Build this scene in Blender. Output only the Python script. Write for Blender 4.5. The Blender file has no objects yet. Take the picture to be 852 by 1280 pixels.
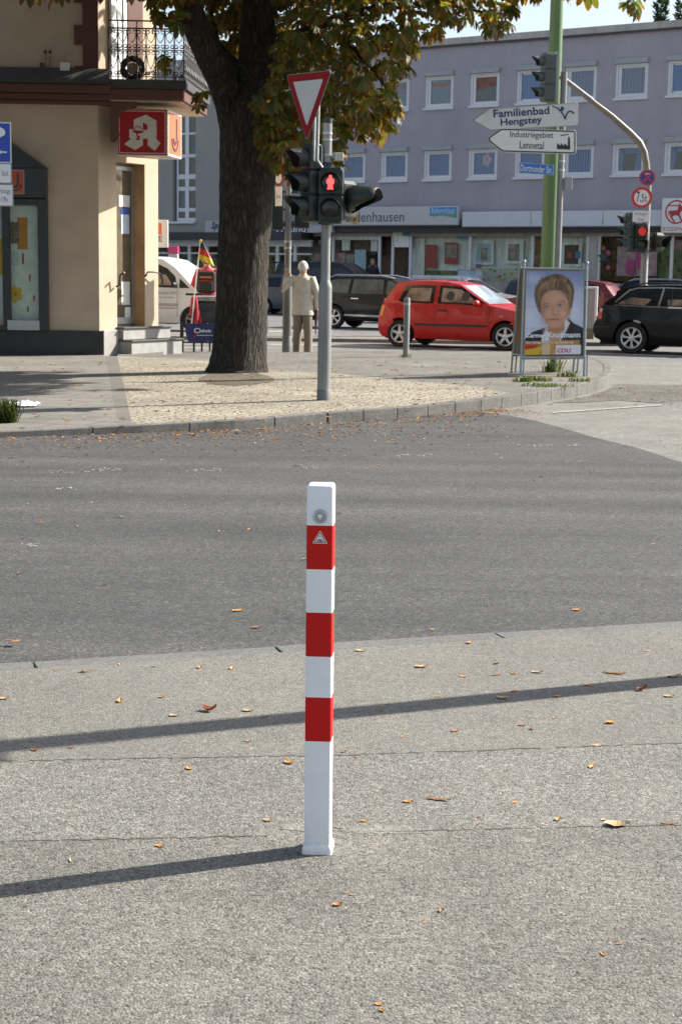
import bpy, bmesh, math, random
from mathutils import Vector, Matrix
R = random.Random(11)
SC = bpy.context.scene
LINK = SC.collection.objects.link
rad = math.radians
# ------------------------------------------------------------ camera
FPX, CH = 2000.0, 1.55
_p = math.atan(300 / FPX); _a = 0.0152
_F = Vector((0, math.cos(_p), -math.sin(_p))); _U0 = Vector((0, math.sin(_p), math.cos(_p))); _X0 = Vector((1, 0, 0))
_r = math.cos(_a) * _X0 + math.sin(_a) * _U0
_u = -math.sin(_a) * _X0 + math.cos(_a) * _U0
EYE = Vector((0, 0, CH))
cd = bpy.data.cameras.new('camera'); cam = bpy.data.objects.new('camera', cd); LINK(cam)
cam.matrix_world = Matrix(((_r.x, _u.x, -_F.x, 0), (_r.y, _u.y, -_F.y, 0), (_r.z, _u.z, -_F.z, CH), (0, 0, 0, 1)))
cd.sensor_fit = 'VERTICAL'; cd.sensor_height = 24.0; cd.lens = 24.0 * FPX / 1280.0
cd.dof.use_dof = True; cd.dof.focus_distance = 5.2; cd.dof.aperture_fstop = 12.0
cd.clip_start = 0.1; cd.clip_end = 5000
SC.camera = cam
# survey helpers: turn a spot measured in the photograph into a place in the street
def ray(px, py): return (_F * FPX + _r * (px - 426) + _u * (640 - py)).normalized()
def proj(v):
    d = Vector(v) - EYE; k = FPX / d.dot(_F)
    return 426 + d.dot(_r) * k, 640 - d.dot(_u) * k
def G(px, py, z=0.0):
    d = ray(px, py); t = (z - CH) / d.z
    return EYE + d * t
def zf(X): return max(-0.01, min(0.13, 0.085 + 0.017 * X))      # crossfall of the far pavement
def GP(px, py):
    v = G(px, py, 0.08)
    for _ in range(6): v = G(px, py, zf(v.x))
    return v
def at(px, py, Y):
    d = ray(px, py); return EYE + d * (Y / d.y)
def hz(pt, py):
    lo, hi = -2.0, 40.0
    for _ in range(50):
        m = (lo + hi) / 2
        if proj((pt[0], pt[1], m))[1] > py: lo = m
        else: hi = m
    return lo
class Frame:                                    # a vertical plane standing at o, turned by th
    def __init__(s, o, th):
        s.o = Vector(o); s.th = th
        s.ex = Vector((math.cos(th), math.sin(th), 0)); s.ey = Vector((-math.sin(th), math.cos(th), 0))
    def uz(s, px, py, d=0.0):
        q = ray(px, py); t = ((s.o - EYE).dot(s.ey) + d) / q.dot(s.ey)
        v = EYE + q * t - s.o
        return v.dot(s.ex), v.z
    def w(s, u, d, z): return s.o + s.ex * u + s.ey * d + Vector((0, 0, z))
# ------------------------------------------------------------ mesh builder
class MB:
    def __init__(s): s.v = []; s.f = []; s.mi = []; s.m = 0
    def add(s, vs, fs):
        n = len(s.v); s.v += [tuple(v) for v in vs]
        s.f += [tuple(i + n for i in f) for f in fs]; s.mi += [s.m] * len(fs)
        return s
    def box(s, x0, x1, y0, y1, z0, z1):
        return s.add([(x, y, z) for z in (z0, z1) for y in (y0, y1) for x in (x0, x1)],
                     [(0, 2, 3, 1), (4, 5, 7, 6), (0, 1, 5, 4), (2, 6, 7, 3), (0, 4, 6, 2), (1, 3, 7, 5)])
    def prism(s, poly, a, b, axis='y'):
        n = len(poly)
        mk = {'y': lambda p, t: (p[0], t, p[1]), 'z': lambda p, t: (p[0], p[1], t), 'x': lambda p, t: (t, p[0], p[1])}[axis]
        s.add([mk(p, a) for p in poly] + [mk(p, b) for p in poly],
              [tuple(range(n)), tuple(range(2 * n - 1, n - 1, -1))] + [(i, (i + 1) % n, n + (i + 1) % n, n + i) for i in range(n)])
        return s
    def flat(s, poly, y):                       # one face in the xz plane
        return s.add([(p[0], y, p[1]) for p in poly], [tuple(range(len(poly)))])
    def tube(s, pts, rs, n=10, caps=True):
        pts = [Vector(p) for p in pts]
        if not isinstance(rs, (list, tuple)): rs = [rs] * len(pts)
        vs = []; up = None
        for i, p in enumerate(pts):
            t = (pts[min(i + 1, len(pts) - 1)] - pts[max(i - 1, 0)]).normalized()
            if up is None:
                up = Vector((0, 0, 1)) if abs(t.z) < .9 else Vector((0, 1, 0))
            a = t.cross(up).normalized(); b = a.cross(t).normalized(); up = b
            vs += [p + (a * math.cos(2 * math.pi * k / n) + b * math.sin(2 * math.pi * k / n)) * rs[i] for k in range(n)]
        m = len(pts)
        fs = [(i * n + k, i * n + (k + 1) % n, (i + 1) * n + (k + 1) % n, (i + 1) * n + k) for i in range(m - 1) for k in range(n)]
        if caps: fs += [tuple(range(n - 1, -1, -1)), tuple(range((m - 1) * n, m * n))]
        return s.add(vs, fs)
    def loft(s, rings, caps=True, closed=True):
        n = len(rings[0]); m = len(rings); vs = [v for r in rings for v in r]
        k1 = n if closed else n - 1
        fs = [(i * n + k, i * n + (k + 1) % n, (i + 1) * n + (k + 1) % n, (i + 1) * n + k) for i in range(m - 1) for k in range(k1)]
        if caps: fs += [tuple(range(n - 1, -1, -1)), tuple(range((m - 1) * n, m * n))]
        return s.add(vs, fs)
    def lathe(s, prof, n=20, axis='z', c=(0, 0, 0), caps=True):
        rings = []
        for r, h in prof:
            ring = []
            for k in range(n):
                a = 2 * math.pi * k / n; x, y = r * math.cos(a), r * math.sin(a)
                ring.append((c[0] + x, c[1] + y, c[2] + h) if axis == 'z' else (c[0] + x, c[1] + h, c[2] + y))
            rings.append(ring)
        return s.loft(rings, caps=caps)
    def ball(s, c, rx, ry, rz, n=12, m=8):
        rings = []
        for i in range(m + 1):
            t = math.pi * (i + .02 * (i == 0) - .02 * (i == m)) / m
            rings.append([(c[0] + rx * math.sin(t) * math.cos(2 * math.pi * k / n), c[1] + ry * math.sin(t) * math.sin(2 * math.pi * k / n), c[2] - rz * math.cos(t)) for k in range(n)])
        return s.loft(rings)
    def build(s, name, mats, parent=None, loc=None, rotz=0, smooth=False, bevel=0, seg=2, noise=None, fix=True):
        me = bpy.data.meshes.new(name); me.from_pydata(s.v, [], s.f)
        if not isinstance(mats, (list, tuple)): mats = [mats]
        for m in mats: me.materials.append(m)
        if len(mats) > 1: me.polygons.foreach_set('material_index', s.mi)
        if fix:
            bm = bmesh.new(); bm.from_mesh(me); bmesh.ops.recalc_face_normals(bm, faces=bm.faces); bm.to_mesh(me); bm.free()
        o = bpy.data.objects.new(name, me); LINK(o)
        if parent is not None: o.parent = parent
        if loc is not None: o.location = loc
        o.rotation_euler.z = rotz
        if smooth:
            me.shade_smooth(); me.set_sharp_from_angle(angle=rad(38))
        if bevel:
            b = o.modifiers.new('bevel', 'BEVEL'); b.width = bevel; b.segments = seg; b.limit_method = 'ANGLE'; b.angle_limit = rad(40)
        return o
def tag(o, label=None, cat=None, group=None, kind=None):
    if label: o['label'] = label
    if cat: o['category'] = cat
    if group: o['group'] = group
    if kind: o['kind'] = kind
    return o
def thing(name, label, cat, loc=(0, 0, 0), rotz=0, group=None):
    o = bpy.data.objects.new(name, None); LINK(o); o.location = loc; o.rotation_euler = (0, 0, rotz)
    return tag(o, label, cat, group)
def copy_tree(o, parent=None):
    c = o.copy(); LINK(c)
    if parent is not None: c.parent = parent
    for ch in list(o.children): copy_tree(ch, c)
    return c
def circ(cx, cz, r, n=28, a0=0, a1=2 * math.pi):
    full = abs(a1 - a0 - 2 * math.pi) < 1e-6
    return [(cx + r * math.cos(a0 + (a1 - a0) * k / (n if full else n - 1)), cz + r * math.sin(a0 + (a1 - a0) * k / (n if full else n - 1))) for k in range(n)]
def arcband(cx, cz, r0, r1, a0, a1, n=16, sx=1.0):
    return [(cx + (x - cx) * sx, z) for x, z in circ(cx, cz, r1, n, a0, a1)] + [(cx + (x - cx) * sx, z) for x, z in reversed(circ(cx, cz, r0, n, a0, a1))]
_dg = bpy.context.evaluated_depsgraph_get
def lettering(text, cx, cz, w, h, y, m, parent, bold=0.0, name='lettering', ext=.001, shear=0.0, spacing=1.0):
    cu = bpy.data.curves.new(name, 'FONT'); cu.body = text; cu.align_x = 'CENTER'; cu.extrude = 0; cu.offset = bold; cu.shear = shear
    cu.space_character = spacing; cu.resolution_u = 3
    t = bpy.data.objects.new(name, cu); LINK(t)
    dg = _dg(); dg.update()
    me = bpy.data.meshes.new_from_object(t.evaluated_get(dg))
    bpy.data.objects.remove(t)
    xs = [v.co.x for v in me.vertices]; ys = [v.co.y for v in me.vertices]
    sx = w / (max(xs) - min(xs)); sy = h / (max(ys) - min(ys))
    mx, my = (max(xs) + min(xs)) / 2, (max(ys) + min(ys)) / 2
    for v in me.vertices: v.co = (cx + (v.co.x - mx) * sx, y, cz + (v.co.y - my) * sy)
    me.materials.clear(); me.materials.append(m)
    o = bpy.data.objects.new(name, me); LINK(o); o.parent = parent
    return o
# ------------------------------------------------------------ materials
def newmat(name):
    m = bpy.data.materials.new(name); m.use_nodes = True
    nt = m.node_tree; return m, nt, nt.nodes['Principled BSDF']
def nd(nt, t, **kw):
    n = nt.nodes.new(t)
    for k, v in kw.items():
        if k in n.inputs: n.inputs[k].default_value = v
        else: setattr(n, k, v)
    return n
def coords(nt, generated=False):
    return nd(nt, 'ShaderNodeTexCoord').outputs['Object']
def c4(c): return (c[0], c[1], c[2], 1)
def ramp(nt, fac, stops):
    r = nd(nt, 'ShaderNodeValToRGB'); e = r.color_ramp.elements
    while len(e) < len(stops): e.new(.5)
    for i, (p, c) in enumerate(stops): e[i].position = p; e[i].color = c4(c)
    nt.links.new(fac, r.inputs['Fac']); return r.outputs['Color']
def mixc(nt, fac, a, b, mode='MIX'):
    n = nd(nt, 'ShaderNodeMix'); n.data_type = 'RGBA'; n.blend_type = mode
    for idx, v in ((0, fac), (6, a), (7, b)):
        if hasattr(v, 'is_linked'): nt.links.new(v, n.inputs[idx])
        else: n.inputs[idx].default_value = v if idx == 0 else c4(v)
    return n.outputs[2]
def noise(nt, co, scale, detail=4, rough=.55):
    n = nd(nt, 'ShaderNodeTexNoise'); n.inputs['Scale'].default_value = scale; n.inputs['Detail'].default_value = detail; n.inputs['Roughness'].default_value = rough
    nt.links.new(co, n.inputs['Vector']); return n.outputs['Fac']
def bump(nt, b, h, strength, dist):
    n = nd(nt, 'ShaderNodeBump'); n.inputs['Strength'].default_value = strength; n.inputs['Distance'].default_value = dist
    nt.links.new(h, n.inputs['Height']); nt.links.new(n.outputs['Normal'], b.inputs['Normal'])
_pm = {}
def P(name, col, rough=.6, metal=0.0, var=.12, scale=6.0, bmp=0.0, bscale=60.0, coat=0.0, spec=.5, stretch=None):
    """Painted / plain surface with slight uneven wear."""
    if name in _pm: return _pm[name]
    m, nt, b = newmat(name)
    b.inputs['Roughness'].default_value = rough; b.inputs['Metallic'].default_value = metal
    b.inputs['Coat Weight'].default_value = coat; b.inputs['Coat Roughness'].default_value = .05
    b.inputs['Specular IOR Level'].default_value = spec
    co = coords(nt)
    if stretch:
        mp = nd(nt, 'ShaderNodeMapping'); mp.inputs['Scale'].default_value = stretch; nt.links.new(co, mp.inputs['Vector']); co = mp.outputs['Vector']
    n = noise(nt, co, scale, 5)
    lo = [c * (1 - var) for c in col]; hi = [min(1, c * (1 + var)) for c in col]
    nt.links.new(ramp(nt, n, [(.3, lo), (.7, hi)]), b.inputs['Base Color'])
    rr = nd(nt, 'ShaderNodeMapRange'); rr.inputs['To Min'].default_value = rough * .8; rr.inputs['To Max'].default_value = min(1, rough * 1.2)
    nt.links.new(n, rr.inputs['Value']); nt.links.new(rr.outputs['Result'], b.inputs['Roughness'])
    if bmp: bump(nt, b, noise(nt, co, bscale, 3), bmp, .01)
    _pm[name] = m; return m
def asphalt(name, dark, mid, light, scale, bmp=.6, stain=.25, tint=(1, 1, 1), speck=.06, macro=.6, pits=.10, bands=0):
    m, nt, b = newmat(name); co = coords(nt)
    v = nd(nt, 'ShaderNodeTexVoronoi'); v.inputs['Scale'].default_value = scale; nt.links.new(co, v.inputs['Vector'])
    v2 = nd(nt, 'ShaderNodeTexVoronoi'); v2.inputs['Scale'].default_value = scale * .43; nt.links.new(co, v2.inputs['Vector'])
    sep = nd(nt, 'ShaderNodeSeparateColor'); nt.links.new(v.outputs['Color'], sep.inputs[0])
    sep2 = nd(nt, 'ShaderNodeSeparateColor'); nt.links.new(v2.outputs['Color'], sep2.inputs[0])
    c1 = ramp(nt, sep.outputs[0], [(0, dark), (.3, [d * .5 + k * .5 for d, k in zip(dark, mid)]), (.55, mid), (.85, [d * .6 + k * .4 for d, k in zip(mid, light)]), (1, light)])
    warm = ramp(nt, sep.outputs[1], [(0, (.86, .93, 1.0)), (.5, (1, 1, 1)), (1, (1.0, .9, .76))])
    c1 = mixc(nt, .8, c1, warm, 'MULTIPLY')
    big = ramp(nt, sep2.outputs[0], [(0, dark), (.06, mid), (1 - speck, mid), (1, light)])
    c1 = mixc(nt, .35, c1, big)
    pit = ramp(nt, sep.outputs[2], [(0, (.5,) * 3), (pits * .8, (.68,) * 3), (pits + .06, (1, 1, 1)), (1, (1.04,) * 3)])
    c1 = mixc(nt, 1.0, c1, pit, 'MULTIPLY')
    n5 = noise(nt, co, scale * .16, 4, .65); c1 = mixc(nt, 1.0, c1, ramp(nt, n5, [(.3, (.87,) * 3), (.7, (1.10,) * 3)]), 'MULTIPLY')
    if bands:
        bm_ = nd(nt, 'ShaderNodeMapping'); bm_.inputs['Rotation'].default_value = (0, 0, -bands); bm_.inputs['Scale'].default_value = (.05, 1, 1); nt.links.new(co, bm_.inputs['Vector'])
        c1 = mixc(nt, 1.0, c1, ramp(nt, noise(nt, bm_.outputs[0], 1.3, 4, .6), [(.3, (.76, .77, .79)), (.5, (1, 1, 1)), (.72, (1.34, 1.32, 1.28))]), 'MULTIPLY')
    n = noise(nt, co, macro, 6, .62); n2 = noise(nt, co, 3.7, 5, .7)
    c1 = mixc(nt, 1.0, c1, ramp(nt, n, [(.25, (1 - stain,) * 3), (.55, (1, 1, 1)), (.8, (1 + stain * .6, 1 + stain * .57, 1 + stain * .5))]), 'MULTIPLY')
    c1 = mixc(nt, 1.0, c1, ramp(nt, n2, [(.3, (1 - stain * .55,) * 3), (.65, (1.06, 1.05, 1.03))]), 'MULTIPLY')
    c1 = mixc(nt, 1.0, c1, tint, 'MULTIPLY')
    nt.links.new(c1, b.inputs['Base Color']); b.inputs['Roughness'].default_value = .88; b.inputs['Specular IOR Level'].default_value = .3
    mh = nd(nt, 'ShaderNodeMath'); mh.operation = 'MULTIPLY_ADD'; nt.links.new(sep.outputs[2], mh.inputs[0]); mh.inputs[1].default_value = .7
    md = nd(nt, 'ShaderNodeMath'); md.operation = 'MULTIPLY'; nt.links.new(v.outputs['Distance'], md.inputs[0]); md.inputs[1].default_value = -.8
    nt.links.new(md.outputs[0], mh.inputs[2])
    bump(nt, b, mh.outputs[0], bmp, .6 / scale)
    return m
def paving(name, c1, c2, mortar, bw, bh, msize, rot=0, bmp=.4, stain=.2):
    m, nt, b = newmat(name); co = coords(nt)
    mp = nd(nt, 'ShaderNodeMapping'); mp.inputs['Rotation'].default_value = (0, 0, rot); nt.links.new(co, mp.inputs['Vector'])
    wn = nd(nt, 'ShaderNodeTexNoise'); wn.inputs['Scale'].default_value = 5; nt.links.new(mp.outputs[0], wn.inputs['Vector'])
    wm = mixc(nt, .012, (0, 0, 0), (1, 1, 1)); wadd = nd(nt, 'ShaderNodeVectorMath'); wadd.operation = 'MULTIPLY_ADD'
    nt.links.new(wn.outputs['Color'], wadd.inputs[0]); wadd.inputs[1].default_value = (.05, .05, 0); nt.links.new(mp.outputs[0], wadd.inputs[2])
    br = nd(nt, 'ShaderNodeTexBrick'); br.inputs['Scale'].default_value = 1; br.inputs['Brick Width'].default_value = bw; br.inputs['Row Height'].default_value = bh
    br.inputs['Mortar Size'].default_value = msize; br.inputs['Mortar Smooth'].default_value = .4; br.inputs['Bias'].default_value = 0
    br.inputs['Color1'].default_value = c4(c1); br.inputs['Color2'].default_value = c4(c2); br.inputs['Mortar'].default_value = c4(mortar)
    nt.links.new(wadd.outputs[0], br.inputs['Vector'])
    n = noise(nt, co, .9, 6, .6); n2 = noise(nt, co, 90, 3)
    c = mixc(nt, 1, br.outputs['Color'], ramp(nt, n, [(.3, (1 - stain,) * 3), (.7, (1 + stain * .4,) * 3)]), 'MULTIPLY')
    c = mixc(nt, 1, c, ramp(nt, n2, [(.3, (.85,) * 3), (.7, (1.1,) * 3)]), 'MULTIPLY')
    nt.links.new(c, b.inputs['Base Color']); b.inputs['Roughness'].default_value = .85
    inv = nd(nt, 'ShaderNodeMath'); inv.operation = 'SUBTRACT'; inv.inputs[0].default_value = 1; nt.links.new(br.outputs['Fac'], inv.inputs[1])
    bump(nt, b, inv.outputs[0], bmp, .01)
    return m
def cobbles(name, stops, joint, scale, rot=0.0, stain=.25, bmp=.8, rnd=.6, stretch=(1, 1, 1)):
    """small hand-laid paving stones, no two rows alike"""
    m, nt, b = newmat(name); co = coords(nt)
    mp = nd(nt, 'ShaderNodeMapping'); mp.inputs['Rotation'].default_value = (0, 0, rot); mp.inputs['Scale'].default_value = stretch; nt.links.new(co, mp.inputs['Vector'])
    v = nd(nt, 'ShaderNodeTexVoronoi'); v.voronoi_dimensions = '2D'; v.inputs['Scale'].default_value = scale; v.inputs['Randomness'].default_value = rnd; nt.links.new(mp.outputs[0], v.inputs['Vector'])
    e = nd(nt, 'ShaderNodeTexVoronoi'); e.voronoi_dimensions = '2D'; e.feature = 'DISTANCE_TO_EDGE'; e.inputs['Scale'].default_value = scale; e.inputs['Randomness'].default_value = rnd; nt.links.new(mp.outputs[0], e.inputs['Vector'])
    sp = nd(nt, 'ShaderNodeSeparateColor'); nt.links.new(v.outputs['Color'], sp.inputs[0])
    c = ramp(nt, sp.outputs[0], stops)
    j = ramp(nt, e.outputs['Distance'], [(0, (0, 0, 0)), (.05, (.15,) * 3), (.13, (1, 1, 1))])
    c = mixc(nt, j, joint, c)
    n = noise(nt, co, .8, 6, .62); n2 = noise(nt, co, 45, 3)
    c = mixc(nt, 1, c, ramp(nt, n, [(.3, (1 - stain,) * 3), (.7, (1 + stain * .4,) * 3)]), 'MULTIPLY')
    c = mixc(nt, 1, c, ramp(nt, n2, [(.3, (.82,) * 3), (.7, (1.12,) * 3)]), 'MULTIPLY')
    nt.links.new(c, b.inputs['Base Color']); b.inputs['Roughness'].default_value = .85
    bump(nt, b, j, bmp, .012)
    return m
def glassmat(name, tint, refl=.25, see=.8, rough=.02):
    """Window glass: part see-through, part mirror, by angle."""
    m, nt, b = newmat(name); nt.nodes.remove(b); out = nt.nodes['Material Output']
    tr = nd(nt, 'ShaderNodeBsdfTransparent'); tr.inputs['Color'].default_value = c4([t * see for t in tint])
    gl = nd(nt, 'ShaderNodeBsdfGlossy'); gl.inputs['Roughness'].default_value = rough; gl.inputs['Color'].default_value = (.9, .93, .95, 1)
    lw = nd(nt, 'ShaderNodeLayerWeight'); lw.inputs['Blend'].default_value = refl
    mx = nd(nt, 'ShaderNodeMixShader'); nt.links.new(lw.outputs['Fresnel'], mx.inputs[0]); nt.links.new(tr.outputs[0], mx.inputs[1]); nt.links.new(gl.outputs[0], mx.inputs[2])
    nt.links.new(mx.outputs[0], out.inputs['Surface']); return m
def lampmat(name, col, strength, body):
    m, nt, b = newmat(name); b.inputs['Base Color'].default_value = c4(body); b.inputs['Emission Color'].default_value = c4(col); b.inputs['Emission Strength'].default_value = strength
    b.inputs['Roughness'].default_value = .3
    return m
# ============================================================ THE GROUND
M_base = asphalt('street_asphalt', (.09, .09, .09), (.175, .175, .172), (.27, .27, .26), 70, .4, .2)
M_road = asphalt('dark_road_asphalt', (.030, .031, .032), (.074, .075, .0755), (.19, .19, .187), 130, .8, .18, speck=.05, pits=.06, bands=rad(22))
M_side = asphalt('worn_side_road', (.115, .11, .10), (.20, .193, .175), (.28, .27, .25), 80, .4, .3, macro=1.3)
M_patch = asphalt('rough_patch', (.06, .055, .048), (.14, .13, .113), (.22, .20, .175), 26, .9, .3)
M_bandA = asphalt('footway_fine', (.090, .086, .076), (.188, .181, .161), (.30, .290, .262), 190, .8, .16, pits=.08)
M_bandB = asphalt('footway_coarse', (.078, .076, .069), (.184, .178, .161), (.345, .336, .31), 150, .8, .20, speck=.10, pits=.09)
M_bandC = asphalt('footway_open', (.074, .071, .063), (.178, .171, .152), (.305, .294, .265), 150, .8, .24, speck=.07, macro=1.1, pits=.11)
M_kerbN = asphalt('flush_kerb', (.10, .10, .10), (.15, .15, .147), (.23, .23, .22), 190, .5, .2)
M_kerb = asphalt('kerb_concrete', (.09, .09, .086), (.165, .16, .15), (.23, .225, .215), 120, .5, .3, macro=1.5)
M_pavers = cobbles('tan_pavers', [(0, (.265, .23, .172)), (.5, (.32, .28, .212)), (1, (.37, .328, .252))], (.14, .122, .092), 8.5, rad(24), .3, stretch=(1, .8, 1))
M_slabs = paving('grey_slabs', (.20, .186, .162), (.18, .168, .147), (.09, .084, .075), .60, .42, .014, rot=rad(22), bmp=.8, stain=.3)
M_slabs2 = paving('dark_slabs', (.165, .152, .13), (.15, .138, .12), (.085, .08, .07), .30, .30, .006, rot=rad(22), stain=.3)
M_fasph = asphalt('footway_grey', (.09, .087, .08), (.185, .177, .16), (.28, .27, .245), 60, .6, .3, macro=.9)
M_seam = P('seam_tar', (.085, .082, .074), .8, var=.35, scale=9)
M_cement = asphalt('cement_smear', (.13, .125, .11), (.225, .215, .19), (.34, .33, .30), 170, .6, .25, macro=6)
M_white_paint = P('road_paint', (.36, .355, .33), .75, var=.3, scale=12)

def sheet(name, xy, z, m, thick=0.0, cuts=(), kind='structure', parent=None):
    bm = bmesh.new()
    f = bm.faces.new([bm.verts.new((p[0], p[1], 0)) for p in xy])
    if f.normal.z < 0: f.normal_flip()
    if f.calc_area() and len(xy) > 4: bmesh.ops.triangulate(bm, faces=bm.faces[:])
    for c in cuts:
        bmesh.ops.bisect_plane(bm, geom=bm.verts[:] + bm.edges[:] + bm.faces[:], plane_co=(c, 0, 0), plane_no=(1, 0, 0))
    bmesh.ops.recalc_face_normals(bm, faces=bm.faces)
    bm.normal_update()
    if sum(f.normal.z for f in bm.faces) < 0: bmesh.ops.reverse_faces(bm, faces=bm.faces[:])
    for v in bm.verts: v.co.z = z(v.co.x) if callable(z) else z
    if thick:
        r = bmesh.ops.extrude_face_region(bm, geom=bm.faces[:])
        for e in r['geom']:
            if isinstance(e, bmesh.types.BMVert): e.co.z -= thick
        bmesh.ops.recalc_face_normals(bm, faces=bm.faces)
    me = bpy.data.meshes.new(name); bm.to_mesh(me); bm.free(); me.materials.append(m)
    o = bpy.data.objects.new(name, me); LINK(o)
    if parent: o.parent = parent
    elif kind: o['kind'] = kind
    return o
def line_ext(a, b, X):
    t = (X - a.x) / (b.x - a.x); return a + (b - a) * t
g = MB(); g.add([(-600, -600, -.03), (600, -600, -.03), (600, 900, -.03), (-600, 900, -.03)], [(0, 1, 2, 3)])
tag(g.build('ground', M_base), kind='structure')
# near pavement in three bands with flush kerb
kin = (G(0, 838), G(852, 783.5)); kout = (G(0, 829), G(852, 778))
sb = (G(0, 951), G(426, 944), G(852, 929)); sc_ = (G(0, 1052), G(426, 1043), G(852, 1031))
def wob(a, b, n, amp): return [a.lerp(b, i / n) + Vector((0, R.uniform(-amp, amp) if 0 < i < n else 0, 0)) for i in range(n + 1)]
L, RR = -14, 14
def lineX(pts):
    w = [line_ext(pts[0], pts[1], L)]
    for i in range(len(pts) - 1): w += wob(pts[i], pts[i + 1], 9, .004)[(1 if i else 0):]
    return w + [line_ext(pts[-2], pts[-1], RR)]
lk = [line_ext(*kin, L), kin[0], kin[1], line_ext(*kin, RR)]
lb, lc = lineX(sb), lineX(sc_)
sheet('near_pavement', lb + lk[::-1], 0.0, M_bandA, .06)
sheet('near_pavement', lc + lb[::-1], 0.0, M_bandB, .06)
sheet('near_pavement', [(L, -8, 0), (RR, -8, 0)] + lc[::-1], 0.0, M_bandC, .06)
ko = [line_ext(*kout, L), kout[0], kout[1], line_ext(*kout, RR)]
mb = MB(); a0, a1 = kin; d = (a1 - a0).normalized(); nrm = Vector((-d.y, d.x, 0))
s0 = (G(46, 835) - a0).dot(d); wk = (kout[0] - a0).dot(nrm)
for k in range(-13, 14):
    p = a0 + d * (s0 + k + .004); q = a0 + d * (s0 + k + .994)
    e = R.uniform(-.002, .002)
    vs = [p, q, q + nrm * wk, p + nrm * wk]
    mb.add([(v.x, v.y, e - .001) for v in vs] + [(v.x, v.y, -.08) for v in vs], [(0, 1, 2, 3), (4, 7, 6, 5), (0, 4, 5, 1), (1, 5, 6, 2), (2, 6, 7, 3), (3, 7, 4, 0)])
tag(mb.build('near_kerb', M_kerbN, bevel=.004), kind='structure')
# joints, patches and smears on the near pavement
def strip(pts, w, z, m, name):
    mb = MB(); vs = []
    for i, p in enumerate(pts):
        ww = w * R.choice((.15, .5, .8, 1, 1.3)) * R.uniform(.6, 1.2) if w < .05 else w * R.uniform(.75, 1.1)
        vs += [(p.x, p.y - ww / 2, z), (p.x, p.y + ww / 2, z)]
    mb.add(vs, [(2 * i, 2 * i + 2, 2 * i + 3, 2 * i + 1) for i in range(len(pts) - 1)])
    return tag(mb.build(name, m, fix=False), kind='structure')
strip(wob(sb[0], sb[1], 60, .007) + wob(sb[1], sb[2], 60, .007)[1:], .010, .0014, M_seam, 'pavement_seam')
strip(wob(sc_[0], sc_[1], 50, .006)[:40], .008, .0014, M_seam, 'pavement_seam')
strip(wob(G(470, 1040), sc_[2], 50, .006), .007, .0014, M_seam, 'pavement_seam')
def blob(cx, cy, rx, ry, n, m, name, z=.0009, jag=.4):
    pts = []
    for k in range(n):
        a = 2 * math.pi * k / n; f = 1 + R.uniform(-jag, jag)
        pts.append(G(cx + rx * f * math.cos(a), cy + ry * f * math.sin(a)))
    return sheet(name, pts, z, m)
blob(480, 1037, 60, 5, 30, M_cement, 'cement_smear')
blob(370, 1034, 24, 4.5, 20, M_cement, 'cement_smear')
for cx, cy, rx, ry in ((158, 1139, 9, 3), (270, 1160, 9, 3), (380, 1180, 8, 2.6), (184, 1176, 10, 3), (160, 1196, 8, 2), (560, 1018, 10, 2), (655, 1050, 22, 3), (600, 1220, 9, 3), (490, 1200, 8, 2.6), (700, 1142, 8, 2)):
    blob(cx, cy, rx, ry, 16, M_cement, 'cement_smear', jag=.5)
# carriageway of fresh dark asphalt
zr = -.02
edge_px = [(-300, 556), (0, 547), (185, 541), (302, 536), (410, 529), (520, 521.5), (600, 514), (647, 508), (672, 504), (720, 495), (745, 489), (757, 484), (764, 476), (763, 468), (752, 461), (730, 456), (700, 452), (600, 449), (507, 447.5), (380, 446.5), (250, 446), (203, 446)]
edge = [G(x, y, zr) for x, y in edge_px]
bnd = [G(x, y, zr) for x, y in ((606, 515.5), (640, 520), (665, 525), (690, 531.5), (715, 538.5), (740, 546), (768, 553), (792, 558.5), (815, 566), (852, 578), (960, 615), (1300, 720))]
far_left = line_ext(edge[1], edge[2], -45)
sheet('road', [line_ext(*kout, -45), line_ext(*kout, bnd[-1].x - .2)] + bnd[::-1] + edge[6:0:-1] + [far_left], zr, M_road, .004)
sheet('side_road', [G(560, 516, zr), G(620, 526, zr), G(852, 590, zr), G(1300, 740, zr), G(1700, 560, zr), G(1300, 474, zr), G(852, 452, zr), G(800, 452, zr), G(755, 458, zr), G(740, 480, zr), G(660, 498, zr)], -.0255, M_side)
pp = [(690, 503), (735, 494), (758, 486), (768, 482), (776, 480), (786, 480), (800, 481), (830, 482), (860, 481), (900, 484), (905, 497), (860, 501), (820, 503), (770, 501), (730, 503)]
sheet('rough_asphalt_patch', [G(x + R.uniform(-2, 2), y + R.uniform(-1, 1), zr) for x, y in pp], -.0212, M_patch)
for a, b, w in (((690, 516), (826, 506.5), 2.2),):
    pts = [G(a[0] + (b[0] - a[0]) * t, a[1] + (b[1] - a[1]) * t, zr) for t in [i / 14 for i in range(15)]]
    strip(pts, .10, -.0165, M_white_paint, 'road_marking')
# worn white specks of an old marking on the dark road
fl_ = MB()
for cx, cy in ((38, 681), (75, 590), (110, 588), (140, 586), (250, 588), (268, 587), (85, 611), (480, 543), (672, 557), (720, 557), (500, 569), (525, 569), (392, 584)):
    for _ in range(11):
        v = G(cx + R.gauss(0, 9), cy + R.gauss(0, .9), zr); w_, h_ = R.uniform(.004, .018), R.uniform(.005, .02); z_ = -.0165
        fl_.add([(v.x - w_, v.y, z_), (v.x - w_ * .2, v.y - h_, z_), (v.x + w_, v.y - h_ * .3, z_), (v.x + w_ * .4, v.y + h_, z_)], [(0, 1, 2, 3)])
tag(fl_.build('worn_road_paint', M_white_paint, fix=False), kind='structure')
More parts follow.
